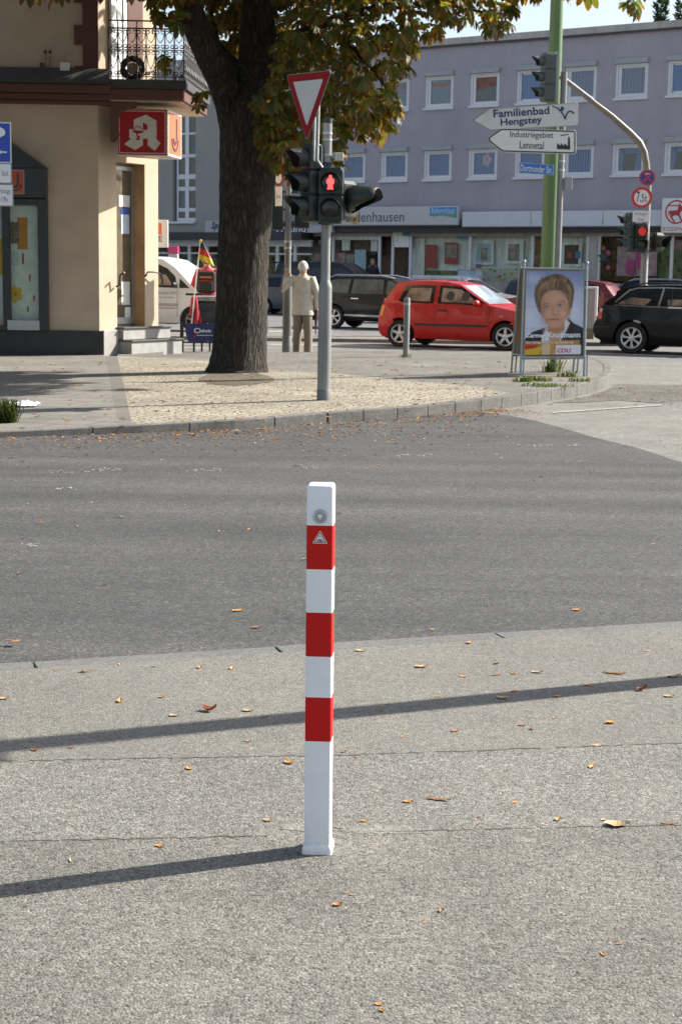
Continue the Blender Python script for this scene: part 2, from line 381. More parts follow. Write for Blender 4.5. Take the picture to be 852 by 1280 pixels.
# far pavement: kerbstones round the corner, then pavers, slabs and asphalt
def offset(pts, dist):
    out = []
    for i, p in enumerate(pts):
        t = (pts[min(i + 1, len(pts) - 1)] - pts[max(i - 1, 0)]); t.z = 0; t.normalize()
        out.append(Vector((p.x - t.y * dist, p.y + t.x * dist, 0)))
    return out
inner = offset(edge, .13)
def resample(pts, step):
    out = [pts[0].copy()]; acc = 0
    for a, b in zip(pts, pts[1:]):
        l = (b - a).length; t = 0
        while acc + (l - t) >= step:
            t += step - acc; acc = 0; out.append(a.lerp(b, t / l))
        acc += l - t
    return out
def stones(name, line, step, gap, w, m):
    mb = MB(); q = resample(line, .05); k = 0; i = 0; per = int(step / .05)
    while i + 2 < len(q):
        j = min(i + per, len(q) - 1)
        if j - i < 2: break
        A, B = q[i], q[j]; mid = q[(i + j) // 2]
        t = (B - A).normalized(); A2 = A + t * gap; B2 = B - t * gap
        n = Vector((-t.y, t.x, 0)); dz = R.uniform(-.002, .003)
        base = [A2, mid, B2]
        top = [(p.x, p.y, zf(p.x) + .004 + dz) for p in base] + [((p + n * w).x, (p + n * w).y, zf(p.x) + .004 + dz) for p in reversed(base)]
        bot = [(v[0], v[1], -.09) for v in top]
        mb.add(top + bot, [tuple(range(6)), tuple(range(11, 5, -1))] + [(a, (a + 1) % 6, 6 + (a + 1) % 6, 6 + a) for a in range(6)])
        i = j
    return tag(mb.build(name, m, bevel=.010), kind='structure')
stones('far_kerb', edge[:5], 1.0, .003, .128, M_kerb)
stones('far_kerb', edge[4:], .5, .002, .128, M_kerb)
inn = lambda px: min(inner, key=lambda v: abs(proj(v)[0] - px))
def seg(i, j): return [v.copy() for v in inner[i:j]]
bx = lambda x, y: GP(x, y)
Lx = -16.0
cuts = (-5.58, 2.64)
k_l = inner[2].lerp(inner[1], (185 - 152) / 185); k_r = inner[2].lerp(inner[1], (185 - 171) / 185)
kend = inner[7].lerp(inner[6], .2)
up = [bx(132, 445), bx(147, 445)]
sheet('slab_pavement', [Vector((Lx, line_ext(inner[1], inner[2], Lx).y, 0)), inner[1], k_l, up[0], bx(100, 420), Vector((Lx, 34, 0))], zf, M_slabs, .08, cuts)
sheet('slab_strip', [k_l, k_r, up[1], up[0]], zf, M_slabs2, .08)
bd = [bx(x, y) for x, y in ((641, 493), (600, 483.5), (548, 479), (501, 475), (455, 470), (426, 467.5), (380, 465), (340, 461.5), (290, 454), (230, 448.5), (190, 447))]
sheet('paver_pavement', [k_r, inner[2], inner[3], inner[4], inner[5], inner[6], kend] + bd + [up[1]], zf, M_pavers, .08)
sheet('asphalt_pavement', [kend] + seg(7, len(inner)) + [bx(204, 430), bx(147, 430), up[1]] + bd[::-1], zf, M_fasph, .08, (2.64,))
# square of asphalt round the tree and a light repair in the pavement
_unused = [bx(x, y) for x, y in ((240, 466), (300, 462), (352, 468), (372, 477), (330, 484), (262, 488), (235, 478))]
sheet('light_repair', [bx(x, y) for x, y in ((487, 454), (500, 452), (607, 457), (604, 460), (540, 460), (492, 457))], lambda x: zf(x) + .003, M_side)
# main street: raised median and lane markings
th_s = rad(-14)
def gstrip(a, b, w0, z, m, name, h=0.0):
    A, B = G(*a, -.03), G(*b, -.03); t = (B - A).normalized(); n = Vector((-t.y, t.x, 0))
    pts = [A, B, B + n * w0, A + n * w0]
    return sheet(name, pts, z, m, h)
gstrip((200, 424.5), (852, 434), 2.6, .05, M_side, 'median', .08)
for a, b in (((200, 428.5), (330, 430)), ((336, 431), (480, 434)), ((575, 437), (655, 433)), ((735, 442), (850, 446)), ((340, 415), (480, 411)), ((196, 436), (260, 436))):
    gstrip(a, b, .32 if a[1] > 420 else .4, -.0255, M_white_paint, 'road_marking')
gstrip((300, 391), (900, 386), 3.0, .07, M_slabs, 'shop_pavement', .1)
# ============================================================ BOLLARD
M_wht = P('bollard_white', (.80, .82, .82), .42, var=.03, scale=14, coat=.1)
_nt = M_wht.node_tree; _b = _nt.nodes['Principled BSDF']; _src = _b.inputs['Base Color'].links[0].from_socket
_co = coords(_nt); _sx = nd(_nt, 'ShaderNodeSeparateXYZ'); _nt.links.new(_co, _sx.inputs[0])
_mr = nd(_nt, 'ShaderNodeMapRange'); _mr.inputs['From Min'].default_value = .10; _mr.inputs['From Max'].default_value = .0; _nt.links.new(_sx.outputs[2], _mr.inputs[0])
_ma = nd(_nt, 'ShaderNodeMath'); _ma.operation = 'MULTIPLY'; _nt.links.new(_mr.outputs[0], _ma.inputs[0]); _nt.links.new(ramp(_nt, noise(_nt, _co, 55, 6, .7), [(.42, (0, 0, 0)), (.62, (.32, .32, .32))]), _ma.inputs[1])
_sc = ramp(_nt, noise(_nt, _co, 24, 7, .75), [(.66, (0, 0, 0)), (.74, (.22, .22, .22))]); _mx = nd(_nt, 'ShaderNodeMath'); _mx.operation = 'MAXIMUM'; _nt.links.new(_ma.outputs[0], _mx.inputs[0]); _nt.links.new(_sc, _mx.inputs[1])
_nt.links.new(mixc(_nt, _mx.outputs[0], _src, (.30, .26, .20)), _b.inputs['Base Color'])
M_redp = P('bollard_red', (.52, .010, .007), .5, var=.06, scale=14, spec=.2)
M_zinc = P('zinc', (.42, .44, .45), .45, .6, var=.12, scale=20)
M_blk = P('black', (.015, .015, .016), .5, var=.2)
M_signwhite = P('sign_white', (.72, .72, .70), .45, var=.04, scale=5)
M_signred = P('sign_red', (.30, .008, .010), .55, var=.06, scale=5, spec=.25)
pb = G(397.3, 1062)
post = thing('bollard', 'white and red banded square steel post on the near footway', 'bollard', pb, rad(-4.0))
post.rotation_euler = (0, rad(-.25), rad(-4.0))
def rsq(h, r, n=4):
    out = []
    for cx, cy, a0 in ((h - r, h - r, 0), (-h + r, h - r, 90), (-h + r, -h + r, 180), (h - r, -h + r, 270)):
        out += [(cx + r * math.cos(rad(a0 + 90 * k / n)), cy + r * math.sin(rad(a0 + 90 * k / n))) for k in range(n + 1)]
    return out
hh = .035
zz = lambda py: hz((pb.x, pb.y - hh), py)
zs = [zz(y) for y in (1060, 927, 872, 821, 766, 712, 657)]; ztop = zz(606.5)
rn = rsq(hh, .006)
for a, b in ((zs[0], zs[1]), (zs[2], zs[3]), (zs[4], zs[5])):
    MB().prism(rn, a, b, 'z').build('white_band', M_wht, post, smooth=True)
rt = [(x, y, zs[6]) for x, y in rn]; rings = [rt]
for dz, ins in ((-.008, 0), (-.004, .0012), (-.0012, .004), (0, .008)):
    k = (hh - ins) / hh; rings.append([(x * k, y * k, ztop + dz) for x, y in rn])
MB().loft(rings).build('top_cap', M_wht, post, smooth=True)
for a, b in ((zs[1], zs[2]), (zs[3], zs[4]), (zs[5], zs[6])):
    MB().prism(rn, a, b, 'z').build('red_band', M_redp, post, smooth=True)
c = MB(); q0 = rsq(.0405, .008); q1 = rsq(.0405, .008); zc = zz(1060.5)
c.loft([[(x, y, -.03) for x, y in q0], [(x, y, zc - .006) for x, y in q0], [(x * .97, y * .97, zc + .002) for x, y in q0], [(x * .87, y * .87, zc + .010) for x, y in q0]])
c.build('base_collar', M_wht, post, smooth=True)
zl = zz(645.5)
lk_ = MB().lathe([(.0185, -hh - .0003), (.0185, -hh - .004), (.0165, -hh - .0052), (.0120, -hh - .0052), (.0108, -hh - .001), (.0, -hh - .001)], 32, 'y', (0.001, 0, zl)).build('lock', M_zinc, post, smooth=True)
tri = [(.001 + .0085 * math.cos(rad(a)), zl + .0085 * math.sin(rad(a))) for a in (150, 30, -90)]
MB().prism(tri, -hh - .0045, -hh - .0005).build('lock_key', M_wht, lk_, bevel=.0008)
MB().lathe([(.0, -hh - .0012), (.0115, -hh - .0012), (.0125, -hh + .0003)], 28, 'y', (.001, 0, zz(845))).build('plug', M_wht, post, smooth=True)
zt = zz(672.5)
def rtri(cx, cz, r, rr):
    out = []
    for a in (90, 210, 330):
        x, z = cx + (r - rr) * math.cos(rad(a)), cz + (r - rr) * math.sin(rad(a))
        out += [(x + rr * math.cos(rad(a + d)), z + rr * math.sin(rad(a + d))) for d in (-60, -30, 0, 30, 60)]
    return out
st = MB(); cx = .001
st.flat(rtri(cx, zt - .003, .0215, .002), -hh - .0004); st.m = 1
st.flat(rtri(cx, zt - .003, .0190, .0015), -hh - .0006); st.m = 0
st.flat(rtri(cx, zt - .003, .0150, .001), -hh - .0008); st.m = 2
for poly in ([(-.009, -.0095), (.009, -.0095), (.0075, -.0065), (-.007, -.0065)], [(-.006, -.0035), (.003, -.0035), (.005, -.0060), (.0015, -.0055), (-.006, -.0055)], [(-.0022, .003), (.0022, .003), (0, .006)]):
    st.flat([(cx + x, zt + z) for x, z in poly], -hh - .001)
st.build('sticker', [M_signwhite, M_signred, M_blk], post, fix=False)
# ============================================================ FALLEN LEAVES
def leafmat(name, a, b):
    m, nt, bs = newmat(name); co = coords(nt)
    nt.links.new(ramp(nt, noise(nt, co, 60, 4), [(.3, a), (.7, b)]), bs.inputs['Base Color']); bs.inputs['Roughness'].default_value = .6
    return m
LM = [leafmat('leaf_tan', (.36, .22, .10), (.56, .40, .22)), leafmat('leaf_brown', (.20, .09, .03), (.36, .18, .07)), leafmat('leaf_orange', (.42, .16, .03), (.62, .32, .07)), leafmat('leaf_rust', (.22, .045, .012), (.42, .12, .03))]
def leafgeo(mb, c, L_, W_, yaw, curl, lift):
    ca, sa = math.cos(yaw), math.sin(yaw); vs = []
    n = 6
    for i in range(n + 1):
        t = i / n; ww = W_ * math.sin(math.pi * min(1, .08 + t * .9)) ** .7 * R.uniform(.8, 1.1)
        for s in (-1, 0, 1):
            x = (t - .5) * L_; y = s * ww; z = abs(s) * curl * W_ * .55 + lift * (t - .4) ** 2 * 1.1 * L_ + .0006 + R.uniform(0, .06) * W_
            vs.append((c[0] + x * ca - y * sa, c[1] + x * sa + y * ca, c[2] + z))
    fs = []
    for i in range(n):
        for s in (0, 1): fs.append((3 * i + s, 3 * i + s + 1, 3 * i + s + 4, 3 * i + s + 3))
    mb.add(vs, fs)
big = {(262, 889): (20, 3, 'curled rust red leaf on the near footway left of the striped post'),
       (310, 889): (14, 0, 'pale tan leaf lying just right of the rust red leaf'),
       (335, 1026): (13, 0, 'pale tan leaf lying alone left of the lower white part of the striped post'),
       (200, 1058): (12, 2, 'small tan leaf above the shadow of the striped post'),
       (5, 874): (14, 0, 'pale leaf at the very left edge of the near footway'),
       (218, 895): (13, 0, 'pale oval leaf left of the rust red leaf'),
       (771, 1032): (30, 0, 'large tan leaf with dark spots at the right, on the lower pavement seam'),
       (548, 1000): (30, 1, 'long narrow brown leaf right of the striped post'),
       (510, 1003): (13, 2, 'curled yellow leaf beside the long narrow brown leaf'),
       (767, 842): (28, 1, 'long flat brown leaf on the far right of the footway above the long shadow'),
       (842, 846): (18, 0, 'pale tan leaf at the right edge above the long shadow'),
       (802, 863): (14, 3, 'upright dark brown leaf on the upper edge of the long shadow at right'),
       (836, 871): (13, 0, 'tan leaf inside the long shadow at the right edge'),
       (721, 763): (12, 2, 'orange leaf lying on the dark road near the kerb at right'),
       (298, 764): (15, 2, 'orange leaf lying on the dark road near the kerb left of the striped post'),
       (755, 1025): (9, 0, 'small pale leaf just above the large spotted tan leaf'),
       (836, 1030): (20, 1, 'brown leaf at the right edge on the lower pavement seam'),
       (713, 793): (20, 1, 'thin brown leaf beside the flush kerb at right'),
       (671, 841): (13, 0, 'pale cream leaf in the upper right of the near footway'),
       (620, 844): (15, 1, 'dark brown leaf left of the pale cream leaf'),
       (527, 834): (16, 0, 'tan leaf right of the striped post near the kerb'),
       (628, 873): (16, 0, 'tan leaf just above the long shadow, mid right'),
       (456, 1027): (10, 2, 'yellow leaf on the pale cement smear beside the striped post'),
       (474, 1256): (11, 2, 'orange leaf at the bottom edge of the picture')}
small = [(106, 840), (150, 831), (192, 834), (250, 835), (262, 851), (290, 836), (202, 872), (332, 896), (44, 938), (89, 935), (361, 954), (237, 961), (89, 1076), (422, 1132), (606, 805), (586, 804), (450, 814), (641, 842), (547, 871), (696, 871), (693, 898), (663, 912), (652, 907), (503, 921), (476, 888), (745, 932), (739, 959), (598, 1022), (697, 1025), (440, 1119), (532, 1153), (551, 1139), (662, 1160), (753, 1193), (773, 1180), (478, 1264), (320, 785), (20, 802), (15, 801), (735, 857), (579, 846), (70, 838), (642, 864), (430, 940), (446, 947), (568, 914), (762, 904), (810, 814), (840, 810), (643, 1003), (540, 787), (620, 830), (310, 927), (150, 877)]
for (px, py), (wpx, mi, lab) in big.items():
    v = G(px, py, 0.0 if py > 800 else zr); s = (v - EYE).length / FPX
    mb = MB(); L_ = wpx * s
    leafgeo(mb, (0, 0, 0), L_, L_ * (.14 if mi == 1 else .32), R.uniform(-.5, .5), .5 if mi != 3 else 1.1, .25 if mi in (0, 2) else (.9 if mi == 3 else .1))
    tag(mb.build('fallen_leaf', LM[mi], loc=(v.x, v.y, v.z)), lab, 'leaf', 'fallen leaves on the near footway')
for px, py in small:
    v = G(px, py, 0.0 if py > 800 else zr); s = (v - EYE).length / FPX
    mb = MB(); L_ = R.uniform(6, 13) * s
    leafgeo(mb, (0, 0, 0), L_, L_ * R.uniform(.2, .4), R.uniform(0, 6), R.uniform(.2, .9), R.uniform(0, .4))
    tag(mb.build('fallen_leaf', LM[R.choice((0, 0, 1, 2, 2, 1))], loc=(v.x, v.y, v.z)), 'tiny dry leaf scrap among those strewn on the near footway', 'leaf', 'tiny leaf scraps on the near footway')
lit = MB(); mats = [leafmat('litter_tan', (.34, .20, .09), (.50, .33, .17)), leafmat('litter_brown', (.22, .10, .035), (.36, .18, .07)), leafmat('litter_orange', (.40, .16, .03), (.55, .27, .07)), leafmat('litter_dark', (.07, .035, .02), (.13, .07, .035))]
def scrap(v, L_):
    lit.m = R.choice((0, 1, 1, 1, 2, 3)); a = R.uniform(0, 6.3); b = R.uniform(.3, .6)
    ca, sa = math.cos(a) * L_ / 2, math.sin(a) * L_ / 2
    lit.add([(v.x - ca, v.y - sa, v.z + .004), (v.x + sa * b, v.y - ca * b, v.z + .005 + L_ * .08), (v.x + ca, v.y + sa, v.z + .006), (v.x - sa * b, v.y + ca * b, v.z + .005 + L_ * R.uniform(.02, .15))], [(0, 1, 2, 3)])
for _ in range(2300):           # gutter along the far kerb
    i = R.random() ** .9 * 6.5; k = int(i); p = edge[k].lerp(edge[k + 1], i - k)
    t = (edge[k + 1] - edge[k]).normalized(); n = Vector((t.y, -t.x, 0))
    q = p + n * (abs(R.gauss(0, .8)) ** 1.2 * (1.0 if k < 5 else .4)); scrap(Vector((q.x, q.y, zr)), R.uniform(.018, .06))
for _ in range(330):
    v = GP(R.uniform(0, 640), R.uniform(452, 540) if R.random() < .7 else R.uniform(450, 500))
    if proj(v)[1] < 542 - proj(v)[0] * .045: scrap(v, R.uniform(.04, .10))
for _ in range(60):
    v = GP(R.uniform(300, 720), R.uniform(448, 480)); scrap(v, R.uniform(.05, .1))
for _ in range(90):
    v = G(R.uniform(0, 852), 545 + abs(R.gauss(0, 70)), zr)
    scrap(v, R.uniform(.02, .06))
for _ in range(40):
    v = G(R.uniform(640, 852), R.uniform(485, 510), zr); scrap(v, R.uniform(.04, .09))
tag(lit.build('leaf_litter', mats, fix=False), kind='stuff')
# ============================================================ SIGNALS, SIGNS, POLES
M_pole = P('galvanised', (.22, .225, .22), .5, .4, var=.22, scale=7, stretch=(1, 1, .25))
M_poled = P('dull_steel', (.15, .155, .15), .6, .4, var=.3, scale=6, stretch=(1, 1, .25))
M_sig = P('signal_green', (.011, .019, .015), .42, var=.2, scale=12)
M_sigd = P('signal_green_grey', (.05, .07, .065), .5, var=.15, scale=12)
M_lens = P('lens_dark', (.02, .018, .018), .18, var=.2)
M_lensr = lampmat('lens_red_dim', (.9, .02, .02), .06, (.10, .006, .006))
M_lensr2 = lampmat('lens_red_lit', (1, .05, .04), .14, (.3, .02, .02))
M_man = lampmat('red_man', (1, .035, .03), 2.6, (.5, .02, .02))
M_grey = P('plate_grey', (.30, .31, .32), .5, .3, var=.1)
M_cream = P('box_cream', (.45, .45, .38), .6, var=.08)
M_blue = P('sign_blue', (.018, .06, .33), .4, var=.06)
M_txt = P('sign_black', (.02, .02, .022), .5, var=.05)
M_txtb = P('sign_navy', (.02, .025, .12), .5, var=.05)

def visor(mb, cx, y0, cz, r, L, n=18, cut=.55):
    """Open tube hood: full length on top, shorter at the sides, open below."""
    a0, a1 = -50, 230
    rows = []
    for t in (0, .35, .7, 1):
        for rr in (r,):
            rows.append([(cx + rr * math.cos(rad(a0 + (a1 - a0) * k / n)), y0 - L * t * (1 - cut * (1 - max(0, math.sin(rad(a0 + (a1 - a0) * k / n)))) ** 1.0), cz + rr * math.sin(rad(a0 + (a1 - a0) * k / n))) for k in range(n + 1)])
    inner = [[(cx + (p[0] - cx) * .955, p[1], cz + (p[2] - cz) * .955) for p in row] for row in rows]
    N = n + 1; m = len(rows)
    vs = [p for row in rows + inner for p in row]; fs = []
    for i in range(m - 1):
        for k in range(n):
            fs.append((i * N + k, i * N + k + 1, (i + 1) * N + k + 1, (i + 1) * N + k))
            o = m * N; fs.append((o + i * N + k, o + (i + 1) * N + k, o + (i + 1) * N + k + 1, o + i * N + k + 1))
    e = (m - 1) * N
    for k in range(n): fs.append((e + k, e + k + 1, m * N + e + k + 1, m * N + e + k))
    mb.add(vs, fs)
def signal_head(parent, loc, rotz, n, w=.27, ph=.29, d=.17, r=.10, hood=.22, m=M_sig, lenses=(), name='signal_head'):
    """n lens chambers stacked; front is -y; loc is the middle of the front face."""
    H = ph * n; mb = MB()
    for i in range(n): mb.box(-w / 2, w / 2, 0, d, -H / 2 + i * ph + .003, -H / 2 + (i + 1) * ph - .003)
    mb.box(-w / 2 + .02, w / 2 - .02, .02, d + .015, -H / 2 - .03, H / 2 + .03)
    hd = mb.build(name, m, parent, loc, rotz, bevel=.02)
    for i in range(n):
        z = H / 2 - ph * (i + .5)
        lm = lenses[i] if i < len(lenses) else M_lens
        MB().lathe([(r * 1.02, -.001), (r * 1.0, -.012), (r * .7, -.022), (0, -.027)], 22, 'y', (0, 0, z)).build('lens', lm, hd, smooth=True)
        v = MB(); visor(v, 0, .0, z, r * 1.12, hood); v.build('visor', m, hd, smooth=True)
    return hd
def round_pole(parent, z0, zmid, ztop, r0, r1, m, foot=None, mfoot=None):
    mb = MB()
    if zmid:
        mb.lathe([(r0, z0), (r0, zmid - .06), (r0 * .98, zmid - .03), (r1 * 1.02, zmid + .03), (r1, zmid + .04), (r1, ztop)], 24)
    else: mb.lathe([(r0, z0), (r1, ztop)], 24)
    p = mb.build('pole', m, parent, smooth=True)
    if foot: MB().lathe([(r0 * 1.06, z0), (r0 * 1.06, foot), (r0, foot + .012)], 24).build('foot_sleeve', mfoot or m, parent, smooth=True)
    return p
# --- the near signal post on the corner
b0 = GP(404.5, 500); zb = b0.z
def Z(pt, py): return hz((pt.x, pt.y), py) - pt.z
s0 = FPX / (b0 - EYE).dot(_F)                     # px per metre at the post
tl = thing('traffic_light', 'grey galvanised signal post on the paved corner showing a red walking figure', 'traffic light', b0)
r0 = 16.6 / s0 / 2; r1 = 11.4 / s0 / 2
round_pole(tl, -.05, Z(b0, 354), Z(b0, 151), r0, r1, M_pole, Z(b0, 488), M_poled)
MB().lathe([(r1 * 1.08, 0), (r1 * 1.08, .05), (0, .06)], 20, c=(0, 0, Z(b0, 154))).build('pole_cap', M_blk, tl, smooth=True)
for py in (168, 176, 195): MB().lathe([(r1 * 1.1, 0), (r1 * 1.1, .022)], 20, c=(0, 0, Z(b0, py))).build('clamp_band', M_zinc, tl, smooth=True)
MB().box(.085, .185, -.06, .05, Z(b0, 201), Z(b0, 191)).build('sensor_box', M_cream, tl, bevel=.008)
def lx(px, py=240): return (px - proj((b0.x, b0.y, zb + Z(b0, py)))[0]) / s0
# pedestrian head, facing the viewer
zc = (Z(b0, 213.5) + Z(b0, 277)) / 2; hh_ = (Z(b0, 213.5) - Z(b0, 277)) / 2
ped = signal_head(tl, (lx(413), -.24, zc), rad(-6), 2, w=.28, ph=hh_, d=.17, r=.105, hood=.09, lenses=(M_lens, M_lens), name='pedestrian_head')
zl_ = hh_ / 2 + .0
mn = MB(); my = -.0295
mn.prism(circ(0, zl_ + .064, .0165, 14), my, my + .004)
mn.prism([(-.012, zl_ + .05), (.012, zl_ + .05), (.036, zl_ + .036), (.043, zl_ + .012), (.038, zl_ - .018), (.026, zl_ - .02), (.024, zl_ - .03), (.033, zl_ - .078), (.006, zl_ - .078), (0, zl_ - .05), (-.006, zl_ - .078), (-.033, zl_ - .078), (-.024, zl_ - .03), (-.026, zl_ - .02), (-.038, zl_ - .018), (-.043, zl_ + .012), (-.036, zl_ + .036)], my, my + .004)
mn.build('red_walking_figure', M_man, ped)
# three-lens head turned to the left
zc3 = (Z(b0, 183) + Z(b0, 276)) / 2; ph3 = (Z(b0, 183) - Z(b0, 276)) / 3
hd3 = signal_head(tl, (lx(383) - .02, -.12, zc3), rad(-62), 3, w=.27, ph=ph3 * .97, d=.14, r=.105, hood=.25, lenses=(M_lensr, M_lens, M_lens))
MB().box(-.145, .145, .142, .152, -ph3 * 1.5 - .02, ph3 * 1.5).build('back_plate', M_grey, hd3)
MB().tube([(lx(385), .02, Z(b0, 184)), (lx(396), 0, Z(b0, 183)), (0, 0, Z(b0, 183))], .028, 8).build('bracket', M_sig, tl, smooth=True)
MB().tube([(lx(385), .02, Z(b0, 272)), (0, 0, Z(b0, 272))], .028, 8).build('bracket', M_sig, tl, smooth=True)
MB().lathe([(r1 * 1.5, 0), (r1 * 1.5, .05), (r1, .09)], 20, c=(0, 0, Z(b0, 213))).build('collar', M_sig, tl, smooth=True)
MB().lathe([(r0 * 1.1, 0), (r0 * 1.25, .05), (r0 * 1.25, .08)], 20, c=(0, 0, Z(b0, 281))).build('collar', M_sig, tl, smooth=True)
sk = MB(); yb = -.16; xk = lx(395)
sk.box(xk - .03, xk + .03, yb, yb + .012, Z(b0, 276), Z(b0, 213)); rail = sk.build('rail', M_grey, tl)
stk = MB(); stk.flat([(xk - .022, Z(b0, 272)), (xk + .022, Z(b0, 272)), (xk + .022, Z(b0, 266)), (xk - .022, Z(b0, 266))], yb - .004); stk.m = 1
stk.flat([(xk - .022, Z(b0, 266)), (xk + .022, Z(b0, 266)), (xk + .022, Z(b0, 260)), (xk - .022, Z(b0, 260))], yb - .004)
stk.build('sticker', [P('sticker_green', (.05, .35, .10), .5), P('sticker_blue', (.04, .18, .5), .5)], tl, fix=False)
# single long-hooded head turned to the right
zr1 = (Z(b0, 226) + Z(b0, 272)) / 2
hb = MB(); hb.box(-.15, .15, 0, .15, -.21, .19); hb.box(-.13, .13, .01, .17, -.23, .21)
hr = hb.build('side_head', M_sig, tl, (lx(441) - .03, -.03, zr1), rad(62), bevel=.02)
MB().lathe([(.13, -.001), (.12, -.02), (0, -.03)], 22, 'y').build('lens', M_lens, hr, smooth=True)
v = MB(); rows = []
for t in (0, .35, .7, 1):
    row = []
    for k in range(25):
        a = rad(-70 + 320 * k / 24); up = (1 + math.sin(a)) / 2
        row.append((.15 * math.cos(a) * (1 - .16 * t), -.35 * t * (.25 + .75 * max(0, min(1, (math.sin(a) + .75) / .8))), .165 * math.sin(a) * (1 - .22 * t) + .0 * t))
    rows.append(row)
v.loft(rows, caps=False, closed=False)
ho = v.build('hood', M_sig, hr, smooth=True); so = ho.modifiers.new('solid', 'SOLIDIFY'); so.thickness = .008
# --- give-way sign on its own bracket beside the post
by = Vector((b0.x, b0.y, zb))
xs_, zs_ = lx(388, 120), Z(b0, 120)
yw = thing('yield_sign', 'white triangle with red border, point down, above the near signal post', 'road sign', (b0.x + xs_ - .02, b0.y - .16, zb + Z(b0, 122)), rad(-53))
yw.rotation_euler = (0, rad(1.5), rad(-53))
def tri_dn(r, rr):
    out = []
    for a in (-90, 30, 150):
        x, z = (r - rr) * math.cos(rad(a)), (r - rr) * math.sin(rad(a))
        out += [(x + rr * math.cos(rad(a + d)), z + rr * math.sin(rad(a + d))) for d in (-60, -30, 0, 30, 60)]
    return out
zsc = 1.0
MB().prism(tri_dn(.475, .03), 0, .004).build('plate', M_grey, yw)
MB().prism(tri_dn(.462, .028), -.003, -.0002).build('red_border', M_signred, yw)
MB().prism(tri_dn(.318, .012), -.006, -.0032).build('white_field', P('yield_white', (.62, .62, .60), .5, var=.05), yw)
ih = yw.matrix_basis if False else None
MB().tube([(.10, .10, -.78), (.10, .03, -.7), (.10, .03, .25)], .014, 8).build('bracket', M_zinc, yw, smooth=True)
MB().tube([(.17, .10, -.78), (.17, .03, -.7), (.17, .03, .25)], .014, 8).build('bracket', M_zinc, yw, smooth=True)
# --- second signal post behind
b1 = G(358.5, 442.3, -.03); s1 = FPX / (b1 - EYE).dot(_F)
t2 = thing('traffic_light', 'dull dark steel signal post beside the man in beige, seen from behind', 'traffic light', b1)
round_pole(t2, -.02, Z(b1, 344), Z(b1, 225), 11.5 / s1 / 2, 8 / s1 / 2, M_poled, Z(b1, 421), M_poled)
def l1(px): return (px - 359.5) / s1
h_ = MB(); h_.box(l1(339), l1(353), -.05, .18, Z(b1, 288), Z(b1, 238)); h_.build('signal_head', M_sig, t2, bevel=.02)
h_ = MB(); h_.box(l1(367), l1(386), .0, .2, Z(b1, 285), Z(b1, 258)); h_.build('signal_head', M_sig, t2, bevel=.02)
for py in (240, 262, 281): MB().tube([(l1(350), 0, Z(b1, py)), (l1(372), 0, Z(b1, py))], .022, 8).build('bracket', M_sig, t2, smooth=True)
for py in (303, 311): MB().lathe([(.07, 0), (.07, .03)], 16, c=(0, 0, Z(b1, py))).build('clamp_band', M_zinc, t2, smooth=True)
sg = thing('traffic_sign', 'small white plate under a red round sign, on the dark post beside the trunk', 'road sign', (b1.x + l1(347.5), b1.y - .14, b1.z + Z(b1, 258)), rad(-50))
zt_ = Z(b1, 234) - Z(b1, 258)
MB().prism([(-.10, 0), (.10, 0), (.10, zt_), (-.10, zt_)], 0, .006).build('plate', M_signwhite, sg)
lettering('frei', 0, zt_ * .5, .12, .07, -.002, M_txt, sg)
rd = MB(); rd.prism(circ(0, zt_ + .16, .15, 24), 0, .005); rp = rd.build('round_plate', M_signred, sg)
MB().prism(circ(0, zt_ + .16, .10, 24), -.003, -.0005).build('white_centre', M_signwhite, rp)
# --- small grey post at the edge of the footway
b2 = GP(507, 445.5); s2 = FPX / (b2 - EYE).dot(_F)
gp = MB(); rr = 7.6 / s2 / 2; ht = Z(b2, 374)
gp.lathe([(rr, -.03), (rr, ht), (rr * .85, ht + .025), (0, ht + .03)], 20)
bol2 = thing('round_bollard', 'plain grey steel tube post on the footway edge before the red car', 'bollard', b2)
gp.build('tube', M_pole, bol2, smooth=True)
MB().lathe([(rr * 1.04, 0), (rr * 1.04, .035)], 20, c=(0, 0, ht - .1)).build('reflective_band', M_zinc, bol2, smooth=True)
